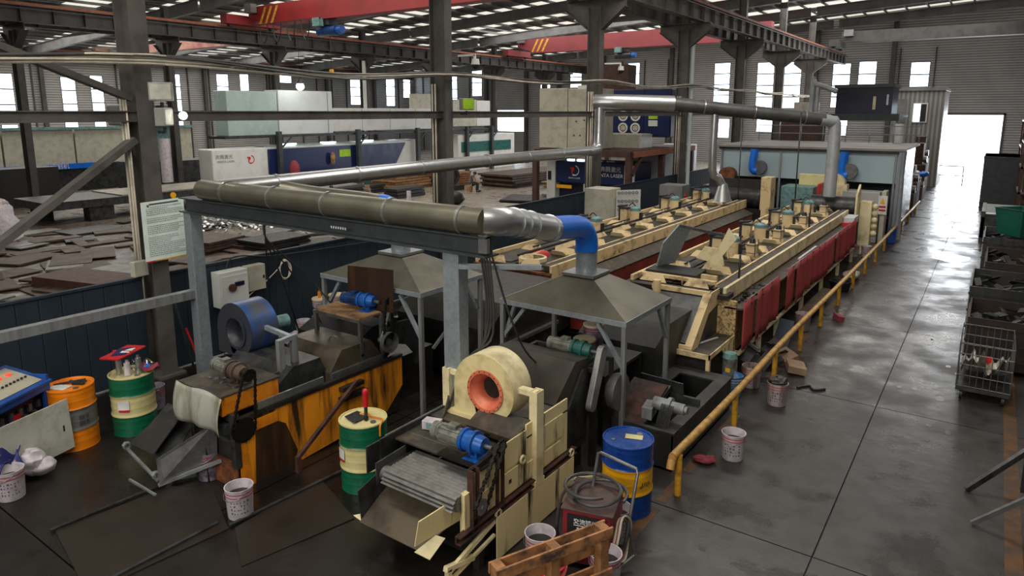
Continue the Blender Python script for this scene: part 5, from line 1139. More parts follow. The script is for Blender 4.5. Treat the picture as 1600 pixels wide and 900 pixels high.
bucket((-4.60,8.35,1.0),'lidded lilac bucket under the near hood, front one','bucket_purple',lid=True); bucket((-4.75,8.9,1.05),'lidded lilac bucket under the near hood, rear one','bucket_purple',lid=True)
S(G().box(-5.1,8.05,.95,-4.1,9.25,1.0).box(-5.1,8.05,0,-5.0,8.15,.95).box(-4.2,8.05,0,-4.1,8.15,.95).box(-5.1,9.15,0,-5.0,9.25,.95).box(-4.2,9.15,0,-4.1,9.25,.95).out('low_table','oil_black',loc=(-4.6,8.6,0)), 'black table under the near hood carrying lidded buckets', 'table')
t = T('pail_cover', 'bright red pail cover with dried paint beside the wooden pallet', 'lid', (-3.12,5.05,.3)); G().cyl((-3.12,5.05,.30),(-3.10,5.03,.335),.17,.17,26).out('lid','red_bright',t); G().ring((-3.10,5.03,.335),(-3.10,5.03,.345),.15,.13,24).out('ridge','red',t)
bucket((-3.13,5.07,-.0),'bucket under the bright red pail cover','bucket',marks=False)
S(jit(G().ball((-3.38,4.88,.16),(.16,.14,.13),10).ball((-3.28,4.95,.22),(.10,.1,.08),8).ball((-3.45,4.82,.2),(.08,.1,.08),12),.014,60).out('black_swarf','oil_black',loc=(-3.38,4.88,0)), 'heap of black swarf next to the red pail cover', 'swarf')
g = G(); g.obox((-3.6,4.62,.10),(.5,.24,.05),(0,0,30)); S(g.out('cream_offcut','cream_pale',loc=(-3.6,4.6,.08)), 'cream steel offcut at the bottom edge of the photo', 'offcut')
S(jit(G().ball((-2.78,8.35,.05),(.13,.09,.04),16).ball((-2.70,8.42,.05),(.08,.07,.04),14),.010,55).out('rag','rag_red',loc=(-2.78,8.35,0)), 'dark red rag on the floor by the near bucket', 'rag')
S(G().obox((-2.55,12.45,.10),(.30,.42,.12),(0,8,20)).obox((-2.80,12.75,.16),(.3,.35,.1),(10,-20,50)).out('torn_carton','cardboard',loc=(-2.6,12.5,0)), 'torn cardboard pushed under the yellow rail', 'carton')
g = G()
for k in range(9): g.obox((-3.1+random.uniform(-.2,.2),12.3+random.uniform(-.5,.6),.15+.04*k),(.35,.20,.02),(random.uniform(-40,40),random.uniform(-40,40),random.uniform(0,180)))
S(g.out('scrap_heap','plate_dark',loc=(-3.1,12.3,0)), 'heap of dark scrap sheet behind the yellow rail', 'scrap')
g = G().sheet([(-3.28,13.6,.02),(-2.95,13.5,.02),(-3.0,14.2,.42),(-3.3,14.3,.42)],.02); S(g.out('leaning_sheet','fence_blue',loc=(-3.1,13.8,0)), 'blue-grey sheet leaning under the short curtain pair', 'sheet')
g = G().tube([(-2.35,11.7,.015),(-2.2,11.9,.015),(-2.1,11.75,.015),(-1.95,11.9,.015)],.02,6,smooth=3); S(g.out('black_strap','rubber',loc=(-2.2,11.8,0)), 'black strap lying on the aisle floor beside the rail', 'strap')
for k,(y_,w_,m,lab) in enumerate(((15.9,.22,'chute_grime','greenish sheet lying under the long red curtain'),(20.6,.20,'bucket_dirty','pale crumpled sack under the far part of the red curtain'),(19.3,.25,'rubber','black round tub under the far part of the red curtain'))):
    if k == 0: o = G().box(-3.25,15.6,.20,-2.98,18.2,.23).box(-3.2,15.8,0,-3.1,15.9,.20).box(-3.2,17.8,0,-3.1,17.9,.20).out('sheet',m,loc=(-3.1,16,.2))
    elif k == 1: o = jit(G().ball((-2.95,20.6,.14),(.22,.4,.11),18),.02,16).out('sack',m,loc=(-2.95,20.6,0))
    else: o = G().lathe([(.001,.02),(.22,.02),(.27,.25),(.25,.25),(.2,.06)],(-3.0,19.2,0),22).out('tub',m,loc=(-3,19.2,0))
    S(o, lab, o.name.split('.')[0])
S(G().obox((-2.52,16.3,.06),(.14,.3,.12),(0,10,30)).out('red_scrap','rag_red',loc=(-2.5,16.3,0)), 'small red scrap by a rail post', 'scrap')
# ============================================================ WELDER, CART HANDLE, PALLET
t = T('welding_machine', 'dark red welding transformer with coiled black cable beside the blue drum', 'welder', (-3.05,5.75,0))
rz = 15; c = Vector((-3.06,5.82,0)); R_ = Matrix.Rotation(radians(rz),3,'Z')
def W(x,y,z): return c+R_@Vector((x,y,z))
G().obox(W(0,0,.36),(.50,.60,.58),(0,0,rz)).out('case','welder_red',t,bev=.012); G().obox(W(0,0,.66),(.54,.64,.02),(0,0,rz)).out('top_cover','welder_top',t,bev=.006)
G().obox(W(0,-.304,.40),(.40,.008,.42),(0,0,rz)).out('front_plate','rubber',t)
text('交流弧焊机',.062,W(.02,-.312,.54),(90,0,rz),'letter_white',t); text('BX1-315',.068,W(.02,-.312,.45),(90,0,rz),'letter_white',t); G().obox(W(0,-.311,.50),(.26,.004,.006),(0,0,rz)).out('white_line','letter_white',t); text('电焊机有限公司',.036,W(.02,-.312,.385),(90,0,rz),'letter_white',t)
G().obox(W(0,-.33,.26),(.10,.05,.05),(0,0,rz)).out('red_knob','red_bright',t)
for sx in (-.2,.2):
    for sy in (-.22,.22): G().cyl(W(sx-.02,sy,.05),W(sx+.02,sy,.05),.05,n=14).out('wheel','rubber',t)
def coil(t, cx, cy, cz, rr, n, mat, rad, tilt=0, seed=1, nm='cable'):
    random.seed(seed); p = []
    for k in range(n*14):
        a = 2*pi*k/14; r_ = rr*(1+.22*sin(k*.37+1)); p.append(Vector((cx+.05*sin(k*.21)+r_*cos(a)*1.1, cy+.04*cos(k*.31)+r_*sin(a)*(1 if not tilt else .12), cz+(r_*sin(a) if tilt else .004*k/2+.015*sin(k*.5)))))
    return G().tube(p,rad,7,smooth=2).out(nm,mat,t)
cw = T('welding_cable', 'thick black welding cable coiled on the red welder', 'cable', (-3.05,5.8,.68)); coil(cw,-3.05,5.80,.70,.24,2,'hose_grey',.019,seed=2); G().tube([(-3.3,5.85,.73),(-3.40,5.75,.60),(-3.42,5.68,.3),(-3.38,5.66,.08),(-3.3,5.6,.05)],.018,7,smooth=5).out('loose_end','hose_grey',cw)
cw = T('cable_coil', 'pale cable coil with a red strap hanging on the welder side', 'cable', (-2.72,5.75,.4))
for k in range(5):
    p = [Vector((-2.735+.012*k+.012*sin(3*a),5.78+.15*cos(a)*(1+.07*k%3*.1),.34+(.20+.01*k)*sin(a))) for a in [2*pi*j/16 for j in range(16)]]; G().tube(p,.010,6,closed=True,smooth=2).out('loop',['rope','cable_cream','rag_red','rope','cable_cream'][k],cw)
t = T('trolley_handle', 'bent grey pipe handle of the welder trolley standing against the blue drum', 'handle', (-2.75,6.0,0))
G().tube([(-3.16,5.98,.66),(-3.14,6.05,1.02),(-3.11,6.05,1.04),(-2.68,6.02,1.0),(-2.66,6.0,.97),(-2.70,5.85,.25),(-2.74,5.78,.06)],.018,8).out('pipe','steel_mid',t); G().tube([(-2.70,5.92,.4),(-2.62,5.9,.12),(-2.72,5.65,.03)],.018,8).out('fork','steel_mid',t)
S(G().bar((-3.50,6.9,.25),(-3.72,6.45,.35),.025,.025).out('cream_rod','cream_pale',loc=(-3.6,6.7,.2)), 'thin cream rod sticking out behind the cream machine skirt', 'rod')
# wooden pallet standing on edge
t = T('wooden_pallet', 'orange-brown wooden pallet standing on edge at the bottom of the photo', 'pallet', (-2.8,4.8,0))
def pl_(u, d, z): # u along, d depth
    a = Vector((-2.56,5.02,0)); b = Vector((-2.96,4.15,0)); e = (b-a).normalized(); nrm = Vector((-e.y,e.x,0)); return a+e*u+nrm*d+Vector((0,0,z))
def pbox(u0,u1,d0,d1,z0,z1,nm='plank',mat='wood_orange'):
    P = [pl_(u,d,z) for z in (z0,z1) for u,d in ((u0,d0),(u1,d0),(u1,d1),(u0,d1))]; g = G(); g.add(P,[[0,3,2,1],[4,5,6,7],[0,1,5,4],[1,2,6,5],[2,3,7,6],[3,0,4,7]]); g.out(nm,mat,t,bev=.004)
for z in (.04,.26,.48,.70,.90): pbox(-.03,1.15,0,.022,z,z+.10)
for z in (.10,.50,.90): pbox(-.03,1.15,.12,.142,z,z+.10)
for u in (0,.52,1.05): pbox(u,u+.09,.022,.12,.02,1.0,'stringer','wood')
# ============================================================ LEFT FOREGROUND
t = T('control_cabinet', 'blue control cabinet with sloped beige face and red lamps at the left edge', 'cabinet', (-10.1,2.9,0)); rz = 30; c = Vector((-10.15,2.84,0)); R_ = Matrix.Rotation(radians(rz),3,'Z')
def Cc(x,y,z): return c+R_@Vector((x,y,z))
def cb(x0,x1,y0,y1,z0,z1,nm,mat,bev=0):
    P = [Cc(x,y,z) for z in (z0,z1) for x,y in ((x0,y0),(x1,y0),(x1,y1),(x0,y1))]; g = G(); g.add(P,[[0,3,2,1],[4,5,6,7],[0,1,5,4],[1,2,6,5],[2,3,7,6],[3,0,4,7]]); return g.out(nm,mat,t,bev=bev)
cb(-.30,.30,.62,.66,.02,1.10,'side_panel','cabinet_blue'); cb(-.30,.30,-.66,-.62,.02,1.10,'side_panel','cabinet_blue'); cb(-.30,-.27,-.62,.62,.02,1.12,'back_panel','cabinet_blue'); cb(-.27,.30,-.62,.62,.02,.10,'base','cabinet_blue')
cb(.26,.30,.56,.62,.1,1.0,'frame_edge','cabinet_blue'); cb(.26,.31,-.66,.66,.90,1.02,'front_rail','cabinet_blue'); cb(-.27,.2,-.6,.6,.10,.9,'inside','navy_dark')
g = G(); g.add([Cc(x,y,z) for x,y,z in ((.33,-.69,1.02),(.33,.69,1.02),(-.33,.69,1.20),(-.33,-.69,1.20),(.33,-.69,.98),(.33,.69,.98),(-.33,.69,1.10),(-.33,-.69,1.10))],[[0,1,2,3],[4,7,6,5],[0,4,5,1],[1,5,6,2],[2,6,7,3],[3,7,4,0]]); g.out('sloped_top','cabinet_blue',t,bev=.008)
def tp(x,y,h=.006): return Cc(x,y,1.11-.2727*x+h)
G().add([tp(.26,-.62),tp(.26,.60),tp(-.26,.60),tp(-.26,-.62)],[[0,1,2,3]]).out('face_plate','cabinet_face',t)
for yy in (.16,.31,.46): G().cyl(tp(-.10,yy),tp(-.10,yy,.03),.036,.03,14).out('lamp','red_lamp',t)
for k in range(12):
    yy = -.15+.062*k; G().cyl(tp(.08,yy),tp(.08,yy,.03),.016,n=8).out('switch','rubber',t)
g = G()
for k in range(10): g.box(0,0,0,0,0,0) if 0 else g.obox(Cc(.21,-.15+.075*k,.62+.12*(k%2)),(.06,.05,.10),(0,0,rz))
g.out('switchgear','steel_mid',t); G().obox(Cc(.22,.15,.68),(.05,.12,.12),(0,0,rz)).out('red_contactor','red',t)
# open door
t2 = t; g = G(); g.sheet([Cc(.32,-.62,.78),Cc(.60,.56,.80),Cc(.62,.58,.10),Cc(.34,-.6,.10)],.02); o = g.out('cabinet_door','door_beige',bpy.data.objects['control_cabinet'])
G().obox(Cc(.60,.46,.42),(.02,.02,.08),(0,0,rz)).out('latch','rubber',bpy.data.objects['control_cabinet'])
S(G().grid(lambda u,v: Vector((-9.75+.34*u-.08*v,2.45+.5*v+.05*sin(u*6),.30+.40*(1-u)*v+.07*sin(u*9+v*7)+.08*cos(v*11))),16,16).out('tarpaulin','tarp_blue',loc=(-9.6,2.6,.3),thick=.01), 'crumpled blue and tan tarpaulin against the cabinet door', 'tarpaulin')
S(jit(G().ball((-9.62,3.06,.22),(.15,.15,.18),18).ball((-9.56,3.14,.15),(.12,.16,.11),16),.018,26).out('paper_sack','bucket',loc=(-9.4,3.0,0)), 'crumpled white paper sack beside the left bucket', 'sack')
# floor plates and rods of the left foreground
for k,(pts,m,lab) in enumerate([([(-8.16,2.72),(-6.75,2.45),(-6.60,3.85),(-7.50,4.22),(-7.98,3.95)],'rust_dark','large brown floor plate in the left foreground'),([(-6.55,3.9),(-5.9,3.55),(-5.6,4.8),(-6.62,5.15)],'plate_dark','dark floor plate between the two front machines')]):
    g = G().sheet([(x,y,.012) for x,y in pts],.012); S(g.out('floor_plate','floor_plate_dark',loc=(pts[0][0],pts[0][1],0)), lab, 'plate')
for k,(a_,b_,lab) in enumerate([((-8.16,2.68),(-8.08,3.95),'steel angle along the left edge of the brown floor plate'),((-6.78,2.7),(-6.78,3.84),'steel angle along the right edge of the brown floor plate'),((-6.62,3.88),(-6.50,5.6),'steel angle running from the front bucket toward the centre drum'),((-8.05,4.0),(-7.75,4.55),'short steel flat under the discharge chute')]):
    g = G().bar((*a_,.025),(*b_,.025),.04,.025); S(g.out('steel_angle','steel_dark',loc=(*a_,0)), lab, 'angle')
# electric boxes on the fence
t = T('switch_box', 'white switch box with scorched handle on the blue fence', 'switch box', (-11.6,7.2,1.3)); B(-11.76,6.92,.98,-11.50,7.52,1.66).out('case','white_paint',t,bev=.01); B(-11.50,6.95,1.0,-11.485,7.50,1.58).out('door','white_paint',t); G().cyl((-11.49,7.16,1.35),(-11.44,7.16,1.35),.075,n=18).out('knob','rust_dark',t); B(-11.485,7.22,1.36,-11.475,7.42,1.44).out('nameplate','navy_dark',t); B(-11.485,7.24,1.46,-11.475,7.32,1.49).out('nameplate','letter_white',t)
t = T('switch_box', 'smaller cream switch box right of the white one', 'switch box', (-11.6,7.75,1.4)); B(-11.76,7.56,1.16,-11.58,7.96,1.66).out('case','beige',t,bev=.008); B(-11.58,7.90,1.38,-11.565,7.93,1.44).out('lock','rubber',t)
S(G().tube([(-11.7,7.2,1.68),(-11.7,7.3,1.85),(-11.72,7.6,1.86),(-11.72,8.3,1.74),(-11.72,10,1.66),(-11.72,13,1.55)],.014,6,smooth=4).out('black_cable','rubber',loc=(-11.7,8,1.7)), 'thin black cable running along the fence from the switch box', 'cable')
t = T('cable_coil', 'cream cable coil hanging on the blue fence', 'cable', (-11.68,8.5,1.5))
for k in range(4): G().tube([Vector((-11.70+.01*k,8.50+(.11+.01*k)*cos(a),1.42+(.21-.01*k)*sin(a))) for a in [2*pi*j/14 for j in range(14)]],.011,6,closed=True,smooth=2).out('loop','cable_cream',t)
G().tube([(-11.7,8.4,1.5),(-11.68,8.0,1.25),(-11.6,7.6,1.1),(-11.55,7.5,1.05)],.011,6,smooth=4).out('lead','cable_cream',t)
S(G().obox((-11.72,5.62,1.98),(.12,.26,.26),(0,0,8)).out('metal_box','beige',loc=(-11.72,5.6,1.85),bev=.01), 'small beige metal box on top of the fence left of the notice column', 'box')
S(G().bar((-11.55,6.08,1.32),(-11.5,6.30,.05),.03,.03).out('steel_rod','steel_dark',loc=(-11.5,6.2,0)), 'dark rod leaning on the fence right of the notice column', 'rod'); S(G().bar((-11.5,6.22,.80),(-11.45,6.40,.1),.03,.03).out('red_rod','red',loc=(-11.45,6.3,0)), 'red rod leaning on the fence right of the notice column', 'rod')
# hanging black cables by the tall post and left
t = T('hanging_cables', 'black cables hanging from the frame beam end down to the cream fan', 'cables', (-4.7,6,3))
for k in range(4): G().tube([(-4.62+.04*k,5.95,3.0),(-4.60+.03*k,6.02,2.4-.1*k),(-4.72-.05*k,6.05,1.75),(-4.98-.06*k,5.95,1.45-.05*k),(-5.05,5.85,1.1+.05*k),(-4.95,5.6,1.08)],.013,7,smooth=5).out('cable','hose_grey',t)
G().tube([(-4.5,6.0,3.0),(-4.45,6.3,2.2),(-4.6,6.9,1.55),(-4.5,7.3,1.25),(-4.2,7.5,1.35),(-4.1,7.6,1.52)],.013,7,smooth=5).out('cable','hose_grey',t)
t = T('hanging_cables', 'dark cables hanging from the beam in front of the coil on the fence', 'cables', (-8.9,6,2.9))
for k in range(4): G().tube([(-8.85,6.12,3.0),(-8.85+.02*k,6.12,2.7),(-9.1+.15*k,6.3+.15*k,2.0),(-9.4+.45*k,6.5+.2*k,1.1)],.012,6,smooth=4).out('cable','rubber',t)
# ============================================================ MIDDLE BAY
t = T('laser_cutter', 'long white laser cutting machine with navy front panel across the hall', 'machine', (-34.5,27,0))
B(-35.3,20.6,.0,-34.0,24.0,2.62).out('white_head','white_paint',t,bev=.06); G().prism([(-35.3,24.0),(-34.05,24.0),(-34.05,36.6),(-35.3,36.6)],'z',.0,1.05).out('base_body','white_paint',t)
B(-35.3,24.0,1.05,-34.12,36.6,2.6).out('upper_body','white_paint',t,bev=.03)
G().prism([(24.1,1.05),(34.3,1.05),(35.3,2.5),(24.1,2.5)],'x',-34.12,-34.04).out('navy_panel','navy',t)
B(-34.04,29.3,1.8,-34.02,30.2,2.25).out('lime_label','lime',t); B(-35.3,24,2.6,-34.3,36.6,2.68).out('top_glass','glass_green',t); B(-34.0,21.0,.35,-33.9,23.6,.75).out('belt_slot','rubber',t); B(-33.98,20.9,.3,-33.96,21.0,.8).out('yellow_edge','drum_yellow',t)
for k in range(3): B(-34.04,24.6,.35+.25*k,-34.03,26.3,.37+.25*k).out('vent_line','ink_grey',t)
text('奔腾激光',.26,(-33.99,21.3,2.2),(90,0,90),'ink_grey',t); text('PENTA LASER',.17,(-33.99,21.4,1.95),(90,0,90),'ink_grey',t)
def penta(t, c, r, ax='x', s=1):
    """round emblem: red P shape inside a crescent"""
    X, Y, Z = c; A = []; Bp = []
    n = 14
    for k in range(n+1):
        a = radians(-120+200*k/n); A.append((r*cos(a), r*sin(a))); Bp.append((r*.12+r*.74*cos(a), r*.74*sin(a)))
    poly = A+Bp[::-1]
    m = [(-r*.95,r*.55),(-r*.2,r*.65),(r*.05,r*.3),(-r*.15,-r*.1),(-r*.35,-r*.15),(-r*.35,-r*.65),(-r*.6,-r*.65),(-r*.6,r*.1)]
    if ax == 'x': G().prism([(Y+u,Z+v) for u,v in poly],'x',X,X+.012).out('crescent','letter_white' if s else 'red',t); G().prism([(Y+u,Z+v) for u,v in m],'x',X,X+.014).out('emblem','red',t)
    else: G().prism([(X+u,Z+v) for u,v in poly],'y',Y-.012,Y).out('crescent','letter_white',t); G().prism([(X+u,Z+v) for u,v in m],'y',Y-.014,Y).out('emblem','red',t)
penta(t,(-33.99,22.9,2.0),.24,'x',0)
for k,(y_,m) in enumerate(((25.2,0),(28.2,0),(31.4,0))): G().box(-34.5,y_,2.70,-34.2,y_+1.0,2.76).out('status_light','tube_light',t)
S(G().ball((-33.85,28.6,1.75),(.12,.18,.40),8).out('hanging_gloves','wood_raw',loc=(-33.85,28.6,1.9)), 'tan gloves hanging on the navy panel', 'gloves')
t = T('cutting_table', 'low grey shuttle table left of the white laser machine', 'table', (-33,16,0)); G().box(-34.3,11.5,.62,-31.2,20.5,.95).out('bed','steel_dark',t); B(-34.2,14.6,.95,-31.3,20.3,1.0).out('sheet','plate_pale',t); G().box(-33.5,12,0,-33.1,12.5,.62).box(-33.5,16.6,0,-33.1,17.4,.62).box(-31.9,13.2,0,-31.3,14.2,.62).box(-31.9,19,0,-31.3,19.8,.62).out('leg','steel_dark',t); G().cyl((-31.2,16.8,.78),(-31.15,16.8,.78),.14,n=12).out('hub','drum_yellow',t)
t = T('laser_cutter', 'second white machine with green stripe, right of the second column', 'machine', (-34.5,44,0)); B(-35.4,41,0,-34,48.6,2.85).out('body','white_paint',t,bev=.05); B(-34.0,41.4,1.5,-33.95,48,2.3).out('green_stripe','green_stripe',t)
t = T('platform_cabin', 'tall white and glass-green cabin block on the platform above the laser', 'cabin', (-34.5,25,3.2)); B(-35.4,21.8,3.3,-34.2,25.0,5.75).out('glass_cabin','glass_green',t,bev=.03); B(-35.4,25.04,3.3,-34.15,29.0,5.85).out('white_cabin','white_cool',t,bev=.03); B(-34.15,28.6,3.3,-34.13,28.64,5.8).out('seam','ink_grey',t)
t = T('platform_duct_box', 'long low white box running along the platform', 'box', (-34.5,33,3.2)); 
for k in range(4): B(-35.4,29.05+2.55*k,3.4,-34.3,31.55+2.55*k,4.85).out('section','white_paint',t)
t = T('platform_cabin', 'pale cabin block on the platform right of the second column', 'cabin', (-34.5,42,3.4)); B(-35.4,40.3,3.5,-34.2,43.6,5.55).out('left_half','beige',t,bev=.02); B(-35.4,43.64,3.5,-34.2,45.4,5.5).out('right_half','white_paint',t,bev=.02)
S(B(-35.4,37.2,4.85,-34.6,39.6,5.9).out('grey_box','beige',loc=(-35.5,38,4.85)), 'beige box on top of the long white platform box', 'box')
t = T('steel_platform', 'dark steel platform on posts carrying the white cabins', 'platform', (-34,32,0)); B(-35.5,21.4,3.15,-33.9,46,3.3).out('deck','steel_dark',t)
for yy in (24.6,30.6,36.2,41.8,45.0): B(-33.95,yy,0,-33.7,yy+.25,3.5).out('post','frame_beam',t); G().bar((-33.85,yy+.1,2.4),(-33.85,yy+1.0,3.15),.08).out('knee_brace','frame_beam',t)
S(G().ball((-33.2,25.2,1.3),(.3,.3,.55),8).out('red_bag','rag_red',loc=(-33.2,25.2,.8)), 'red bag hanging on the near platform post', 'bag')
# left end machine
t = T('long_white_machine', 'long dirty-white machine with blue sign strip behind the brace', 'machine', (-44,20,0)); 
for k in range(4): B(-46,11+3.6*k,1.6,-44,14.5+3.6*k,3.6).out('panel','beige',t)
G().box(-44,11,3.6,-43.8,25.4,3.75).out('top_bar','motor_teal',t); B(-43.98,13.5,1.35,-43.9,19.5,1.65).out('blue_strip','duct_blue',t); B(-45.9,12,0,-44.1,15,1.6).out('base','beige',t); B(-45.9,15.3,0,-44.3,25,1.55).out('dark_base','steel_dark',t)
text('HANS LASER' if 0 else '数控激光切割机',.34,(-43.88,16.5,1.5),(90,0,90),'letter_white',t)
S(B(-40,10.8,0,-38.5,15.0,1.9).out('dark_cabinet','rubber',loc=(-39,13,0)), 'black cabinet at the left edge across the hall', 'cabinet')
t = T('storage_bag', 'big dirty white bulk bag at the left edge', 'bag', (-29,9.2,0)); G().grid(lambda u,v: Vector((-29.5+1.1*cos(2*pi*u)*(1-.35*v**2)+.08*sin(u*30),9.0+1.0*sin(2*pi*u)*(1-.35*v**2)+.06*sin(v*14+u*9),1.35*v)),28,8).out('sack_body','bucket',t); G().ball((-29.5,9.0,1.3),(.75,.7,.3),10).out('sack_top','bucket_dirty',t)
t = T('blue_machine', 'teal-blue machine block left of the white laser head', 'machine', (-38,19,0)); B(-40,19.0,1.9,-38,21.2,3.9).out('body','motor_teal',t); B(-40,18.5,0,-37.5,22.5,1.9).out('base','steel_dark',t); B(-38.6,17.6,3.9,-37.2,20.8,5.0).out('hood','beam_grey',t,bev=.1)
S(G().cyl((-36.2,19.3,.9),(-36.2,19.3,3.2),.28,n=18).out('white_tank','bucket',loc=(-36.2,19.3,.9)), 'upright white tank beside the laser head', 'tank'); S(B(-36.6,18.9,0,-35.8,19.7,.9).out('tank_stand','steel_dark',loc=(-36.2,19.3,0)), 'dark stand under the upright white tank', 'stand')
# raised cream cabinet, chillers, machine with emblem
t = T('steel_platform', 'rust-brown steel platform behind the third column', 'platform', (-14.5,28,0))
g = G(); 
for (xa,ya,xb,yb) in ((-17,26,-12.3,26.0),(-17,33,-12.3,33),(-17,26,-17,33),(-12.3,26,-12.3,33)): g.bar((xa,ya,2.86),(xb,yb,2.86),.18,.24)
g.out('frame','brown_steel',t); g = G(); g.box(-12.22,26,2.74,-12.18,33,2.98); g.out('orange_flange','brown_orange',t)
for xx,yy in ((-17,26),(-12.4,26),(-17,33),(-12.4,33),(-12.4,29.4)): B(xx-.12,yy-.12,0,xx+.12,yy+.12,2.75).out('post','brown_steel',t)
G().bar((-12.3,27.0,2.75),(-12.3,26.1,2.0),.12).out('knee_brace','brown_steel',t); B(-16.9,26.1,2.96,-12.4,32.9,3.0).out('deck','brown_steel',t)
t = T('cream_cabinet', 'tall cream cabinet raised on the brown platform behind the third column', 'cabinet', (-15.4,27,3.0)); B(-16.9,26.1,3.02,-15.45,27.6,5.62).out('left_half','beige',t,bev=.02); B(-15.42,26.1,3.02,-13.98,27.6,5.58).out('right_half','beige',t,bev=.02)
for a_,b_ in ((-15.0,4.2),(-14.6,4.25),(-14.4,4.3),(-15.1,3.6),(-14.8,3.6),(-14.3,3.7)): G().cyl((a_,26.08,b_),(a_,26.1,b_),.035,n=8).out('knob','ink',t)
t = T('chiller', 'navy chiller with four white round fans behind the third column', 'machine', (-14,31,3.4)); B(-15.7,30.2,3.45,-12.4,31.4,5.65).out('body','navy_dark',t,bev=.02)
B(-15.65,30.17,3.5,-13.72,30.2,5.6).out('front_panel','navy',t); B(-13.68,30.17,3.5,-12.42,30.2,5.6).out('front_panel','navy',t); B(-12.40,30.25,3.5,-12.38,31.35,5.6).out('side_panel','navy',t)
for xx in (-14.75,-14.11):
    for zz in (4.42,3.85):
        G().ring((xx,30.12,zz),(xx,30.17,zz),.25,.17,24).out('fan_grille','white_paint',t); G().ring((xx,30.13,zz),(xx,30.17,zz),.12,.08,20).out('fan_grille','cream_pale',t); G().cyl((xx,30.14,zz),(xx,30.17,zz),.05,n=12).out('fan_hub','white_paint',t)
text('激光冷水机',.19,(-14.6,30.15,5.25),(90,0,0),'ink_grey',t); B(-13.45,30.15,4.28,-13.0,30.17,4.42).out('lime_label','lime',t); B(-13.45,30.15,3.95,-13.0,30.17,4.22).out('label','white_paint',t)
t = T('white_unit', 'cream-white box under the navy chiller', 'box', (-14,29,3.0)); B(-15.8,28.6,2.98,-13.2,29.9,3.62).out('body','beige',t,bev=.02); B(-13.2,28.65,2.98,-13.1,29.85,3.6).out('white_side','white_paint',t)
S(B(-16.6,31.5,3.0,-15.2,32.4,6.9).out('brown_box','rust_dark',loc=(-16,32,3)), 'brown box standing behind the navy chiller', 'box'); S(B(-17.3,30.2,3.0,-16.3,31.0,5.9).out('white_slat_box','white_paint',loc=(-16.8,30.6,3)), 'white crate at the left of the navy chiller', 'crate')
t = T('laser_cutter', 'navy laser machine with red and white emblem under the brown platform', 'machine', (-14.3,27,0)); B(-16.8,26.6,0,-16.35,28.5,2.45).out('white_end','white_paint',t,bev=.02); B(-16.35,26.7,1.45,-12.5,28.5,2.42).out('head','navy_dark',t); B(-16.3,26.64,1.5,-12.9,26.7,2.38).out('navy_panel','navy',t); B(-12.9,26.62,1.2,-12.45,26.72,2.35).out('white_end','white_paint',t); B(-16.35,27,0,-12.5,28.5,1.45).out('dark_bed','navy_dark',t); B(-14.9,26.66,.9,-14.4,26.9,1.45).out('beige_box','beige',t); B(-16.3,26.64,1.2,-15.5,26.66,1.35).out('yellow_strip','drum_yellow',t); B(-16.72,26.57,1.55,-16.55,26.6,1.95).out('handle','rubber',t)
penta(t,(-15.35,26.63,2.02),.24,'y'); text('奔腾激光',.25,(-13.55,26.62,2.14),(90,0,0),'letter_white',t); text('PENTA LASER',.22,(-13.62,26.62,1.88),(90,0,0),'letter_white',t); text('PENTA LASER',.10,(-15.35,26.62,1.68),(90,0,0),'letter_white',t)
for k in range(5): B(-15.9+.5*k,26.9,2.44,-15.6+.5*k,27.1,2.5).out('status_light','tube_light' if k < 3 else 'white_paint',t)
t = T('white_gantry', 'pale machine side seen over the fence right of the third column', 'machine', (-13.5,32,0)); G().prism([(31,1.4),(31.3,2.5),(36,2.9),(36,1.4)],'x',-15,-13.2).out('body','white_paint',t); B(-15,31,0,-13.3,36,1.4).out('base','steel_dark',t)
# button cabinet in front of fence
t = T('button_cabinet', 'beige cabinet with opened door of many round gauges behind the left line', 'cabinet', (-10.1,20,0)); B(-10.9,19.6,.1,-10.0,20.4,2.15).out('body','beige',t,bev=.01); B(-10.9,19.6,0,-10.0,20.4,.1).out('plinth','rubber',t); G().sheet([(-9.95,20.0,1.25),(-9.05,19.85,1.25),(-9.05,19.85,2.20),(-9.95,20.0,2.10)],.03).out('door','white_paint',t)
for r in range(3):
    for k in range(6):
        x_ = -9.84+.135*k; y_ = 20.0-.15*(x_+9.95)/.9-.012; G().ring((x_,y_-.02,2.02-.27*r+.03*k*.5),(x_,y_,2.02-.27*r+.03*k*.5),.048,.030,12).out('gauge','steel_mid',t)
S(B(-10.3,24.3,0,-9.4,25.1,1.9).out('grey_cabinet','beam_grey',loc=(-9.8,24.7,0),bev=.01), 'grey cabinet with a red button at the far end of the left line', 'cabinet'); S(G().cyl((-9.39,24.6,1.5),(-9.34,24.6,1.5),.07,n=12).out('red_button','red_bright',loc=(-9.37,24.6,1.5)), 'red button on the grey cabinet side', 'button')
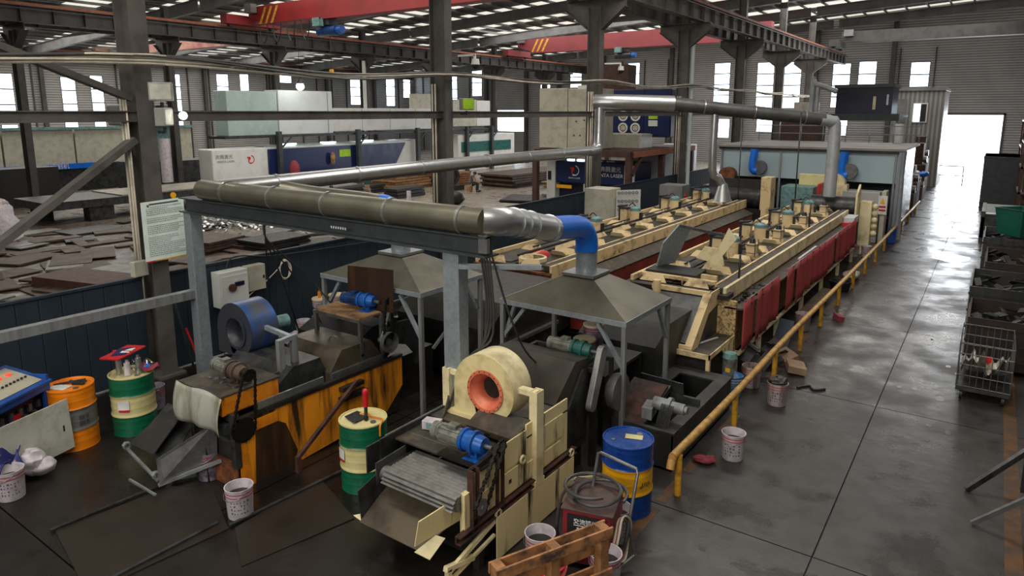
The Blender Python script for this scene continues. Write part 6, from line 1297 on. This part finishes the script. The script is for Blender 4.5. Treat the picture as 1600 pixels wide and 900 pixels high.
# ---- stock on the floor of the middle bay
random.seed(21)
def plate(x, y, w_, l, h, rz, mat, lab, grp=None, z=0, cat='plate', nm='steel_plate', n=1):
    t = T(nm, lab, cat, (x, y, z), grp) if n > 1 else None
    if n == 1:
        g = G(); g.obox((x,y,z+h/2),(w_,l,h),(0,0,rz)); return S(g.out(nm,mat,loc=(x,y,z)), lab, cat, grp)
    for k in range(n): G().obox((x+random.uniform(-.06,.06)*w_/2,y+random.uniform(-.06,.06)*l/2,z+h*(k+.5)),(w_,l,h*.8),(0,0,rz+random.uniform(-2,2))).out('board',mat,t)
    return t
GP = 'scrap plates scattered beyond the fence'
for i in range(210):
    x = -13.2-random.random()**1.1*17; y = (3.0+random.random()*13) if i < 130 else 3.5+random.random()*21
    if (x < -23 and y > 19) or (-29.5 < x < -26 and 19 < y < 25): continue
    m = random.choice(['plate_rust','plate_rust','plate_rust','plate_dark','plate_grey','rust_dark']) if y < 15 else random.choice(['plate_rust','plate_grey','plate_dark','plate_pale','plate_rust'])
    lab = {'plate_rust':'flat rusty brown steel plate lying on the floor beyond the blue fence','rust_dark':'dark red-brown steel plate lying on the floor beyond the blue fence','plate_dark':'blackened steel plate lying on the floor beyond the blue fence','plate_grey':'grey steel plate lying on the floor beyond the blue fence','plate_pale':'pale steel sheet lying on the floor beyond the blue fence'}[m]
    plate(x,y,random.uniform(.3,1.5),random.uniform(.6,2.4),random.uniform(.02,.09),random.uniform(-25,25)+random.choice((0,90)),m,lab,GP+', '+m.replace('plate_','').replace('_',' '),z=i*.0004)
for k,(x,y,w_,l,h,n,rz,m,lab) in enumerate([(-22.3,12.6,3.0,1.6,.10,4,12,'plate_rust','low stack of wide brown plates left of the notice board'),(-20.2,14.3,1.4,2.0,.07,5,5,'plate_dark','dark stack of grating right behind the notice column'),(-19.5,19.0,1.4,2.0,.10,3,20,'wood','orange timber pallet on the floor seen above the frame beam'),
    (-17.2,17.6,1.1,3.2,.09,2,-58,'wood_raw','long planks lying toward the fence below the frame beam'),(-14.7,14.9,2.2,2.2,.02,1,35,'plate_pale','pale grey sheet close to the fence behind the hanging cables'),(-16.2,20.0,.5,3.0,.1,2,-40,'wood','reddish planks beside the timber pallet'),
    (-14.6,18.2,.4,2.6,.12,3,-30,'wood_raw','short stack of raw planks just above the fence, right of the cables'),(-30.0,30.5,2.4,3.0,.16,8,0,'wood_raw','tall stack of plywood right of the white laser machine'),(-28.6,33.5,2.0,2.2,.14,6,4,'wood','brown stack of boards left of the second column'),
    (-25.0,37.5,2.6,7.0,.14,6,-3,'plate_rust','long flat stack of sheets right of the second column'),(-21.5,38.5,2.6,6.0,.10,4,2,'wood_raw','pale board stack further right behind the duct'),(-19.8,29.5,2.4,2.6,.07,3,20,'plate_dark','dark flat stack left of the brown post'),(-18.4,31.5,2.2,2.2,.12,3,10,'plate_grey','grey plate stack touching the brown post'),
    (-29.5,26.6,1.0,3.2,.16,3,0,'rubber','row of black crates behind the worker in green'),(-26.5,27.3,1.0,2.2,.18,3,0,'rubber','black crate pile right of the worker in green'),(-19.2,26.2,1.6,3.0,.06,2,15,'plate_pale','thin pale sheets on the open floor right of the second column'),(-16.8,23.6,1.5,3.4,.06,2,-20,'plate_rust','brown sheets just above the fence right of the second column'),
    (-19.5,8.0,2.6,1.2,.3,1,15,'brown_steel','brown steel frame box low at the left behind the fence'),(-17.0,6.6,3.6,.08,.12,1,20,'wood_raw','long thin rail behind the fence at far left')]): plate(x,y,w_,l,h,rz,m,lab,n=n,cat='stack' if n > 1 else 'plate',nm='board_stack' if n > 1 else 'loose_sheet')
random.seed(5); g = G()
for k in range(420):
    x = -24.6+random.gauss(0,1.5); y = 16.8+random.gauss(0,1.3); g.obox((x,y,.10+random.random()*.22),(.14,.10,.015),(random.uniform(-50,50),random.uniform(-50,50),random.uniform(0,180)))
o = g.out('metal_offcuts','steel_bright',loc=(-24,17,0)); o['kind'] = 'stuff'; S(o,'glittering heap of small metal offcuts beyond the fence','offcuts')
t = T('spoked_wheel', 'dark round wheel standing on a block near the seated worker', 'wheel', (-26.6,31.3,0)); G().ring((-26.8,31.3,.85),(-26.4,31.1,.85),.60,.42,26).out('rim','steel_dark',t); G().cyl((-26.75,31.28,.85),(-26.45,31.12,.85),.40,.40,22).cyl((-26.8,31.3,.85),(-26.35,31.1,.85),.12,n=12).out('hub','rust_dark',t); B(-27.3,30.6,0,-26.0,31.9,.3).out('block','rubber',t)
S(G().cyl((-23.6,24.6,0),(-23.6,24.6,.75),.11,n=14).out('white_tube','bucket',loc=(-23.6,24.6,0)), 'short white tube standing on the floor above the duct', 'tube')
S(jit(G().ball((-22.2,26.4,.34),(.55,.5,.36),16),.03,8).out('black_sack','rubber',loc=(-22.2,26.4,0)), 'black sack on the floor left of the second column', 'sack'); S(B(-16.9,19.7,0,-16.3,20.2,.9).out('white_box','beige',loc=(-16.6,20,0),bev=.02), 'pale box right at the second column foot beyond the fence', 'box')
# ---- people
def person(label, loc, rz, J, shirt, trousers, sleeves='skin', sc=1.0):
    """J: joint table in metres, x right, y forward, z up"""
    t = T('person', label, 'person', (0,0,0))
    def skin(name, verts, edges, rad, mat, root=0):
        me = bpy.data.meshes.new(name); me.from_pydata([Vector(v)*sc for v in verts], edges, []); me.materials.append(MATS[mat]); o = bpy.data.objects.new(name, me); COL.objects.link(o); o.parent = t
        md = o.modifiers.new('skin','SKIN'); md.use_smooth_shade = True
        for i, r in enumerate(rad): me.skin_vertices[0].data[i].radius = (r*sc if not isinstance(r,tuple) else r[0]*sc, r*sc if not isinstance(r,tuple) else r[1]*sc)
        me.skin_vertices[0].data[root].use_root = True
        o.modifiers.new('sub','SUBSURF').levels = 1; o.modifiers['sub'].render_levels = 2; return o
    k = ['pelvis','chest','neck','head','top','sl','el','hl','sr','er','hr','kl','fl','tl','kr','fr','tr']
    V = [J[q] for q in k]; Ed = [(0,1),(1,2),(2,3),(3,4),(1,5),(5,6),(6,7),(1,8),(8,9),(9,10),(0,11),(11,12),(12,13),(0,14),(14,15),(15,16)]
    R = [(.14,.10),(.15,.10),.055,.095,.075,.06,.045,.04,.06,.045,.04,.07,.05,.04,.07,.05,.04]; skin('body', V, Ed, R, 'skin')
    skin('shirt', [J['pelvis'],J['chest'],J['sl'],tuple((a+b)/2 for a,b in zip(J['sl'],J['el'])),J['sr'],tuple((a+b)/2 for a,b in zip(J['sr'],J['er'])),tuple(a+(b-a)*.8 for a,b in zip(J['chest'],J['neck']))],[(0,1),(1,2),(2,3),(1,4),(4,5),(1,6)],[(.19,.145),(.195,.15),.085,.068,.085,.068,.075],shirt)
    skin('trousers', [J['pelvis'],J['kl'],J['fl'],J['kr'],J['fr']],[(0,1),(1,2),(0,3),(3,4)],[(.18,.145),.10,.075,.10,.075],trousers)
    h = Vector(J['head'])*sc; G().ball(tuple(h+Vector((0,-.02,.05))*sc),(.098*sc,.115*sc,.095*sc),12).out('hair','hair',t)
    G().ball(tuple(h+Vector((0,.105,-.01))*sc),(.015*sc,.02*sc,.02*sc),6).out('nose','skin',t)
    for s_ in (-.035,.035): G().ball(tuple(h+Vector((s_,.092,.015))*sc),.010*sc,6).out('eye','ink',t)
    for nm in ('hl','hr'):
        p = Vector(J[nm]); e = Vector(J['el' if nm == 'hl' else 'er']); d = (p-e).normalized(); sdv = d.orthogonal().normalized(); g = G(); g.ball(tuple((p+d*.04)*sc),(.04*sc,.035*sc,.045*sc),8)
        for f in range(4): q = p+d*.06+sdv*(.022*(f-1.5)); g.tube([q*sc,(q+d*.05+Vector((0,0,-.01)))*sc,(q+d*.08+Vector((0,0,-.03)))*sc],.009*sc,6)
        g.tube([(p+sdv*.03)*sc,(p+sdv*.055+d*.05)*sc],.010*sc,6); g.out('hand','skin',t)
    for nm,kn in (('fl','tl'),('fr','tr')):
        p = (Vector(J[nm])+Vector(J[kn]))/2*sc; G().ball((p.x,p.y,max(p.z,.04)),(.055*sc,.14*sc,.05*sc),8).out('shoe','rubber',t)
    t.location = loc; t.rotation_euler = (0,0,radians(rz)); WO[t.name] = Vector(loc); return t
stand = dict(pelvis=(0,0,.95),chest=(0,.02,1.32),neck=(0,.02,1.50),head=(0,.06,1.60),top=(0,.06,1.70),sl=(-.19,.0,1.42),el=(-.26,.02,1.14),hl=(-.20,.20,1.02),sr=(.19,0,1.42),er=(.25,.05,1.15),hr=(.12,.24,1.10),kl=(-.10,.03,.50),fl=(-.11,-.02,.08),tl=(-.11,.14,.03),kr=(.10,.03,.50),fr=(.11,-.02,.08),tr=(.12,.14,.03))
sit = dict(pelvis=(0,-.10,.45),chest=(0,.05,.82),neck=(0,.14,.98),head=(0,.24,1.05),top=(0,.26,1.15),sl=(-.19,.08,.90),el=(-.22,.22,.66),hl=(-.12,.42,.55),sr=(.19,.08,.90),er=(.22,.24,.66),hr=(.12,.42,.55),kl=(-.14,.36,.50),fl=(-.14,.34,.08),tl=(-.14,.50,.03),kr=(.14,.36,.50),fr=(.14,.34,.08),tr=(.14,.50,.03))
crouch = dict(pelvis=(0,-.12,.32),chest=(0,.08,.66),neck=(0,.20,.80),head=(0,.30,.84),top=(0,.36,.92),sl=(-.19,.12,.72),el=(-.25,.30,.50),hl=(-.10,.50,.42),sr=(.19,.12,.72),er=(.25,.30,.50),hr=(.10,.50,.42),kl=(-.20,.30,.52),fl=(-.16,.08,.08),tl=(-.16,.24,.03),kr=(.20,.30,.52),fr=(.16,.08,.08),tr=(.16,.24,.03))
person('person in a green shirt standing with back turned, below the bright duct', (-25.9,24.0,0), 20, stand, 'cloth_green','cloth_tan')
person('person in a grey top sitting on a low stool beside the round wheel', (-24.9,31.2,0), -60, sit, 'cloth_grey','cloth_black'); S(G().cyl((-24.98,31.15,0),(-24.98,31.15,.34),.16,.18,16).out('low_stool','wood_raw',loc=(-25,31.2,0)), 'low round stool under the seated person in grey', 'stool')
person('person in red crouching over dark work on the floor, left of the green shirt', (-26.9,22.6,0), 60, crouch, 'cloth_red','cloth_navy')
person('person in dark red crouching by the blue welding spark', (-27.5,20.9,0), 95, crouch, 'rag_red','cloth_pink')
w_ = T('welding_spark', 'small blue-white welding spark on the floor at left of the crouching people', 'spark', (-28.6,20.6,.35)); G().ball((-28.4,20.35,.45),.07,10).out('arc','weld_arc',w_)
S(G().box(-29.6,20.6,0,-27.9,20.75,.5).out('light_sheet','white_cool',loc=(-28.8,20.7,0)), 'pale sheet standing on the floor behind the welding spark', 'sheet'); S(G().obox((-26.1,22.9,.15),(.9,.7,.25),(0,0,30)).obox((-26.0,23.0,.3),(.5,.1,.2),(30,20,0)).out('dark_workpiece','steel_dark',loc=(-26.1,22.9,0)), 'dark workpiece in front of the crouching person in red', 'workpiece')
# ============================================================ RIGHT SIDE OF THE AISLE
t = T('wire_cart', 'wire mesh cart with crumpled plastic foil inside, right of the aisle', 'cart', (.2,13,0)); X0,X1,Y0,Y1 = -.16,.56,12.75,13.95
g = G()
for z in (.24,.42,.60,.78,.96): g.tube([(X0,Y0,z),(X1,Y0,z),(X1,Y1,z),(X0,Y1,z)],.008,5,closed=True)
for k in range(9): xx = X0+(X1-X0)*k/8; g.cyl((xx,Y0,.22),(xx,Y0,.98),.006,n=5); g.cyl((xx,Y1,.22),(xx,Y1,.98),.006,n=5)
for k in range(11): yy = Y0+(Y1-Y0)*k/10; g.cyl((X0,yy,.22),(X0,yy,.98),.006,n=5); g.cyl((X1,yy,.22),(X1,yy,.98),.006,n=5)
g.out('wire_cage','steel_mid',t); B(X0,Y0,.16,X1,Y1,.22).out('deck','steel_dark',t)
for xx in (X0+.08,X1-.08):
    for yy in (Y0+.08,Y1-.08): G().cyl((xx-.02,yy,.08),(xx+.02,yy,.08),.08,n=14).out('wheel','rubber',t)
random.seed(4); g = G().grid(lambda u,v: Vector((-.12+.62*u,12.80+.95*v,.34+.42*(1-v)*(.4+.6*abs(sin(u*5)))+.12*sin(u*17+v*3)*sin(v*13+u*4)+.06*sin(u*31))),36,36); S(g.out('plastic_foil','foil',loc=(.2,13.2,.24)), 'crumpled shiny foil in the wire cart', 'foil')
S(B(.15,12.95,.62,.28,13.0,.72).out('red_packet','red_bright',loc=(.2,13,.6)), 'tiny red packet on the foil in the wire cart', 'packet')
def bin_(x0,y0,x1,y1,z1,mat,lab,open_=True,nm='steel_bin'):
    t = T(nm,lab,'bin',((x0+x1)/2,(y0+y1)/2,0)); g = G(); th = .03
    g.box(x0,y0,.1,x1,y0+th,z1); g.box(x0,y1-th,.1,x1,y1,z1); g.box(x0,y0+th,.1,x0+th,y1-th,z1); g.box(x1-th,y0+th,.1,x1,y1-th,z1); g.box(x0+th,y0+th,.1,x1-th,y1-th,.14); g.out('walls',mat,t)
    g = G()
    for k in range(3): zz = .25+k*(z1-.35)/2.2; g.box(x0-.02,y0-.02,zz,x1+.02,y0,zz+.05); g.box(x0-.02,y0,zz,x0,y1,zz+.05)
    g.out('ribs',mat,t); g = G()
    for xx in (x0+.05,x1-.15):
        for yy in (y0+.05,y1-.15): g.box(xx,yy,0,xx+.1,yy+.1,.1)
    g.out('feet','oil_black',t); random.seed(int(y0*7)); g = G()
    for k in range(26): g.obox((random.uniform(x0+.1,x1-.1),random.uniform(y0+.1,y1-.1),z1-.14+random.uniform(-.05,.09)),(random.uniform(.08,.4),random.uniform(.04,.2),.03),(random.uniform(-30,30),random.uniform(-30,30),random.uniform(0,180)))
    o = g.out('contents','plate_dark',t); o['kind'] = 'stuff'
bin_(-.12,14.4,1.4,16.0,.98,'rust_black','dark red-brown steel bin directly behind the wire cart'); bin_(-.16,16.4,1.5,18.4,1.12,'tank_black','black steel bin second behind the wire cart'); bin_(.05,19.2,1.7,21.4,1.15,'rust_black','brown steel bin third behind the wire cart'); bin_(-.05,22.4,1.8,24.6,1.25,'steel_dark','grey-black steel bin under the green crate')
S(B(.9,14.35,.3,.93,14.38,.9).out('yellow_rod','post_yellow',loc=(.9,14.36,.3)), 'small yellow rod on the face of the red-brown bin', 'rod')
t = T('green_crate', 'green plastic crate on the bin at the right edge', 'crate', (.6,23.4,1.25)); g = G(); g.lathe([(.50,0),(.62,.72),(.66,.74),(.60,.74),(.47,.04),(.001,.03)],(.75,23.3,1.25),4); g.out('box','green_plastic',t)
for k,(x0,y0,x1,y1,z0,z1,m,lab,nm) in enumerate([(-.2,29.5,1.4,32.5,0,1.15,'steel_dark','dark machine bed with shiny rollers right of the aisle','machine_bed'),(-.1,33.2,1.5,35,0,.7,'brown_steel','low brown crate beyond the roller bed','crate'),(-.45,40,1.0,43.5,0,2.5,'frame_beam','dark grey cabinet standing before the bright doorway','cabinet'),
    (.9,36,2.6,39,0,3.4,'brown_steel','tall brown rack at the right edge, lower tier','rack'),(1.0,44,3.4,48,0,4.2,'rust_dark','tall red-brown rack behind the dark cabinet','rack'),(.9,25.5,2.4,28.2,0,1.4,'plate_rust','rusty box behind the green crate','box'),(1.2,29.5,2.2,31,0,.9,'wood_raw','small wooden stool-like trestle at the right edge','trestle')]):
    t = T(nm, lab, nm.split('_')[-1], ((x0+x1)/2,y0,0)); 
    if nm == 'rack':
        for xx in (x0,x1-.1):
            for yy in (y0,y1-.1): B(xx,yy,z0,xx+.1,yy+.1,z1).out('post',m,t)
        for q in range(4): zq = z0+.1+(z1-.2)*q/3; B(x0,y0,zq,x1,y1,zq+.08).out('shelf','beam_grey',t); (B(x0+.15,y0+.1,zq+.08,x1-.3,y1-.2,zq+.08+(z1/3.6)*.75).out('load',['rust_dark','brown_steel','cardboard','plate_dark'][q],t) if q < 3 else None)
    elif nm == 'machine_bed':
        B(x0,y0,.15,x1,y1,.9).out('bed',m,t); B(x0-.02,y0,0,x0+.1,y1,1.1).out('side_frame','steel_dark',t)
        for q in range(7): G().cyl((x0+.1,y0+.3+.4*q,1.0),(x1,y0+.3+.4*q,1.0),.09,n=12).out('roller','steel_bright',t)
    elif nm == 'trestle':
        B(x0,y0,.8,x1,y1,.9).out('top',m,t)
        for xx in (x0,x1-.1):
            for yy in (y0,y1-.1): B(xx,yy,0,xx+.1,yy+.1,.8).out('leg',m,t)
    else: B(x0,y0,z0,x1,y1,z1).out('body',m,t,bev=.02); B(x0-.02,y0-.02,z1-.1,x1+.02,y1+.02,z1).out('rim','steel_dark' if m != 'steel_dark' else 'frame_beam',t)
S(G().grid(lambda u,v: Vector((.9+.9*u,31.3+1.4*v,.1+.9*(1-abs(2*u-1))*(1-abs(2*v-1))+.1*sin(u*17)*sin(v*13))),14,14).out('plastic_heap','bucket',loc=(1.2,32,0)), 'pale crumpled plastic heap right of the roller bed', 'plastic')
t = T('folding_trestle', 'dark trestle legs reaching in at the right edge', 'trestle', (.55,8.9,0)); G().bar((.95,10.2,.75),(.12,9.55,.02),.05,.07).out('leg','steel_dark',t); G().bar((.80,8.9,.55),(.20,8.75,.02),.04,.05).out('leg','steel_mid',t); G().bar((.62,9.3,.55),(1.2,9.3,.55),.1,.5).out('top','oil_black',t); G().bar((.95,8.8,.03),(.95,10.2,.03),.05).bar((.95,10.2,0),(.95,10.2,.75),.05).out('frame','steel_dark',t)
random.seed(9)
for k in range(26):
    x = random.uniform(-.75,-.05) if k < 18 else random.uniform(-1.0,-.4); y = random.choice((random.uniform(10.4,13),random.uniform(13.5,16),random.uniform(16,20)))
    g = G(); n = 9; r = random.uniform(.02,.07); P = [(x+r*(1+.4*random.random())*cos(2*pi*q/n), y+1.5*r*(1+.4*random.random())*sin(2*pi*q/n), .0015) for q in range(n)]; g.add(P,[list(range(n))]); S(g.out('water_puddle','water',loc=(x,y,0)), 'small shiny puddle on the aisle floor near the wire cart', 'puddle', 'small puddles along the right side of the aisle')
g = G(); P = [(-.85+.5*cos(a)+.06*sin(3*a),25.6+.75*sin(a)+.1*sin(5*a),.002) for a in [2*pi*k/24 for k in range(24)]]; g.add(P,[list(range(24))]); S(g.out('water_puddle','water',loc=(-.8,25.6,0)), 'large glaring puddle on the aisle left of the green crate', 'puddle')
# ============================================================ FAR END, left of the door
t = T('site_cabin', 'pale ribbed cabin with a window left of the bright doorway', 'cabin', (-4.3,50,0)); B(-5.7,50,0,-2.9,54,5.95).out('walls','shed_sheet',t); B(-5.75,49.9,5.9,-2.85,54.1,6.1).out('roof','beam_grey',t)
g = G(); g.box(-4.55,49.94,3.95,-3.75,50.0,5.15); g.out('window_frame','white_paint',t); G().box(-4.48,49.92,4.02,-4.15,49.94,5.08).out('lit_pane','tube_light',t); G().box(-4.12,49.92,4.02,-3.82,49.94,5.08).out('dark_pane','rubber',t); B(-5.5,49.95,3.9,-4.9,50.0,5.4).out('door_leaf','beam_grey',t)
t = T('mezzanine', 'dark mezzanine room with tie beams behind the booth roof', 'mezzanine', (-7.3,45,0)); B(-9.2,44.6,4.1,-4.7,44.9,4.5).out('edge_beam','frame_beam',t); B(-8.2,45.4,4.4,-5.2,48,6.1).out('dark_room','navy_dark',t); B(-8.3,45.2,6.0,-5.1,48.1,6.2).out('roof','frame_beam',t); B(-9.2,44.9,4.3,-4.7,49,4.42).out('deck','beam_grey',t)
for xx in (-9.1,-4.9): G().cyl((xx,44.75,0),(xx,44.75,4.1),.16,n=14).out('post','duct_grey',t)
G().box(-6.2,45.36,4.75,-6.05,45.4,5.5).out('lit_strip','cream_pale',t); G().box(-5.5,45.36,5.0,-5.4,45.4,5.6).out('lit_strip','white_paint',t); B(-10.6,45.5,4.42,-9.3,46.4,5.2).out('cream_box','beige',t)
t = T('duct_arch', 'galvanised duct arch standing behind the booth', 'duct', (-8.8,38,3)); G().tube([(-8.0,38,0),(-8.0,38,5.9),(-7.9,38,6.0),(-7.2,38,5.75),(-6.85,38,5.6)],.13,16,smooth=3).out('pipe','duct_grey',t); G().cyl((-7.75,38,0),(-7.75,38,5.85),.11,n=14).out('pipe','duct_grey',t)
t = T('roof_railing', 'thin pipe railing with shiny bits on the booth roof', 'railing', (-6,33,3.3))
for xx in [-9.2+.93*k for k in range(8)]: G().cyl((xx,33.2,3.3),(xx,33.2,4.0),.02,n=6).out('post','galv',t)
for zz in (3.65,4.0): G().cyl((-9.2,33.2,zz),(-2.7,33.2,zz),.018,n=6).out('bar','galv',t)
S(B(-8.6,34.6,0,-6.9,36.2,4.15).out('brown_block','brown_steel',loc=(-7.7,35,0)), 'red-brown block behind the booth roof', 'block')
S(G().cyl((-3.5,33.8,0),(-3.5,33.8,4.1),.18,n=14).out('white_post','white_paint',loc=(-3.5,33.8,0)), 'white pipe post at the right rear of the booth', 'pipe')
random.seed(12)
fc = [(-3.3,35.5,.9,1.6,1.6,'rust_dark','rusty machine beside the booth corner, nearest of the far clutter'),(-3.5,38.5,1.0,1.8,2.0,'brown_steel','brown machine block second along the far left of the aisle'),(-3.4,41.2,.9,1.5,1.2,'plate_rust','low rusty box with bags on top near the far rail end'),(-3.6,43.8,1.0,1.6,2.9,'rust_dark','tall rusty column machine near the doorway'),(-3.7,46.6,.9,1.4,3.2,'brown_steel','tall brown machine just before the pale cabin'),(-4.9,37.0,1.2,2.4,2.6,'frame_beam','dark cabinet behind the rusty machines')]
for x,y,w_,l,h,m,lab in fc:
    t = T('old_machine', lab, 'machine', (x,y,0)); B(x-w_/2,y,0,x+w_/2,y+l,h*.6).out('base',m,t,bev=.03); B(x-w_*.3,y+l*.2,h*.6,x+w_*.3,y+l*.8,h).out('column',m,t,bev=.03); G().cyl((x+w_*.3,y+l*.3,h*.7),(x+w_*.5,y+l*.3,h*.7),.18,n=12).out('handwheel','steel_mid',t); B(x-w_*.45,y-.06,h*.2,x+w_*.2,y,h*.5).out('front_box','beam_grey',t)
for k,(x,y,z,m,lab) in enumerate(((-3.2,36.2,1.62,'bucket','white bag on the rusty machine by the booth corner'),(-3.0,41.8,1.25,'duct_blue','blue bag on the low rusty box'),(-3.4,42.2,1.25,'paper_white','white bag on the low rusty box'))): S(jit(G().ball((x,y,z+.14),(.22,.28,.15),14),.02,20).out('bag',m,loc=(x,y,z)), lab, 'bag')
t = T('floor_gate', 'little yellow-brown barrier frame at the left of the doorway', 'barrier', (-2.4,52,0)); G().tube([(-3.0,52,0),(-3.0,52,1.2),(-1.6,52,1.2),(-1.6,52,0)],.04,8).tube([(-3.0,52,.6),(-1.6,52,.6)],.03,8).out('frame','rail_yellow',t)
S(G().box(-2.86,27.2,0,-2.62,27.6,.55).out('blue_tub','cabinet_blue',loc=(-2.7,27.4,0),bev=.03), 'blue and white tub at the foot of the plastic curtain', 'tub')

# sub-parts hang under the part they belong to
SUB = {'bolts':('inlet_flange',),'impeller':('inlet_cone',),'drip_hole':('side_panel',),'lifting_ring':('skirt_plate',),'patch_plate':('side_wall',),'oil_stain_plate':('side_wall',),'lock':('case','door'),'knob':('door','left_half'),'nameplate':('door',),'ridge':('lid',),
 'terminal_box':('motor_body','body'),'shaft':('gearbox',),'red_ring':('shell',),'print':('shell',),'bung':('lid',),'stencil_letter':('middle_band',),'label':('middle_band','front_panel'),'red_strip':('label','board') ,'rail':('girder',),'stiffeners':('girder',),'stripe':('girder',),'wheel':('end_carriage','deck','case'),
 'white_line':('front_plate',),'red_knob':('front_plate',),'lamp':('face_plate',),'switch':('face_plate',),'latch':('cabinet_door',),'writing':('board',),'heading':('board',),'logo':('board',),'orange_strip':('board',),'fan_hub':('front_panel',),'fan_grille':('front_panel',),'lime_label':('navy_panel','front_panel'),
 'gauge':('door',),'lit_pane':('window_frame',),'dark_pane':('window_frame',),'hook_block':('rope',),'red_contactor':('switchgear',),'blue_print':('carton_body',),'triangle':('board',),'red_line':('board',),'cap':('body',),'emblem':('crescent',),'deck_seam':('deck_plate',)}
for t in [o for o in bpy.data.objects if o.parent is None and o.children]:
    kids = {}
    for c in t.children: kids.setdefault(c.name.split('.')[0], []).append(c)
    for ch, hosts in SUB.items():
        for h in hosts:
            if h in kids and ch in kids:
                host = kids[h][0]
                if host.parent is not t: continue
                for c in kids[ch]:
                    if not c.children and c is not host: c.parent = host
                break

for o in bpy.data.objects:
    if o.type == 'MESH' and o.name.split('.')[0] in ('writing','bolts','stiffeners','print','scraps','oil_stain','wire_cage','drive_chain','switchgear','stripe','stencil_mark','conductor_bars','ribs','feet'): o['kind'] = 'stuff'
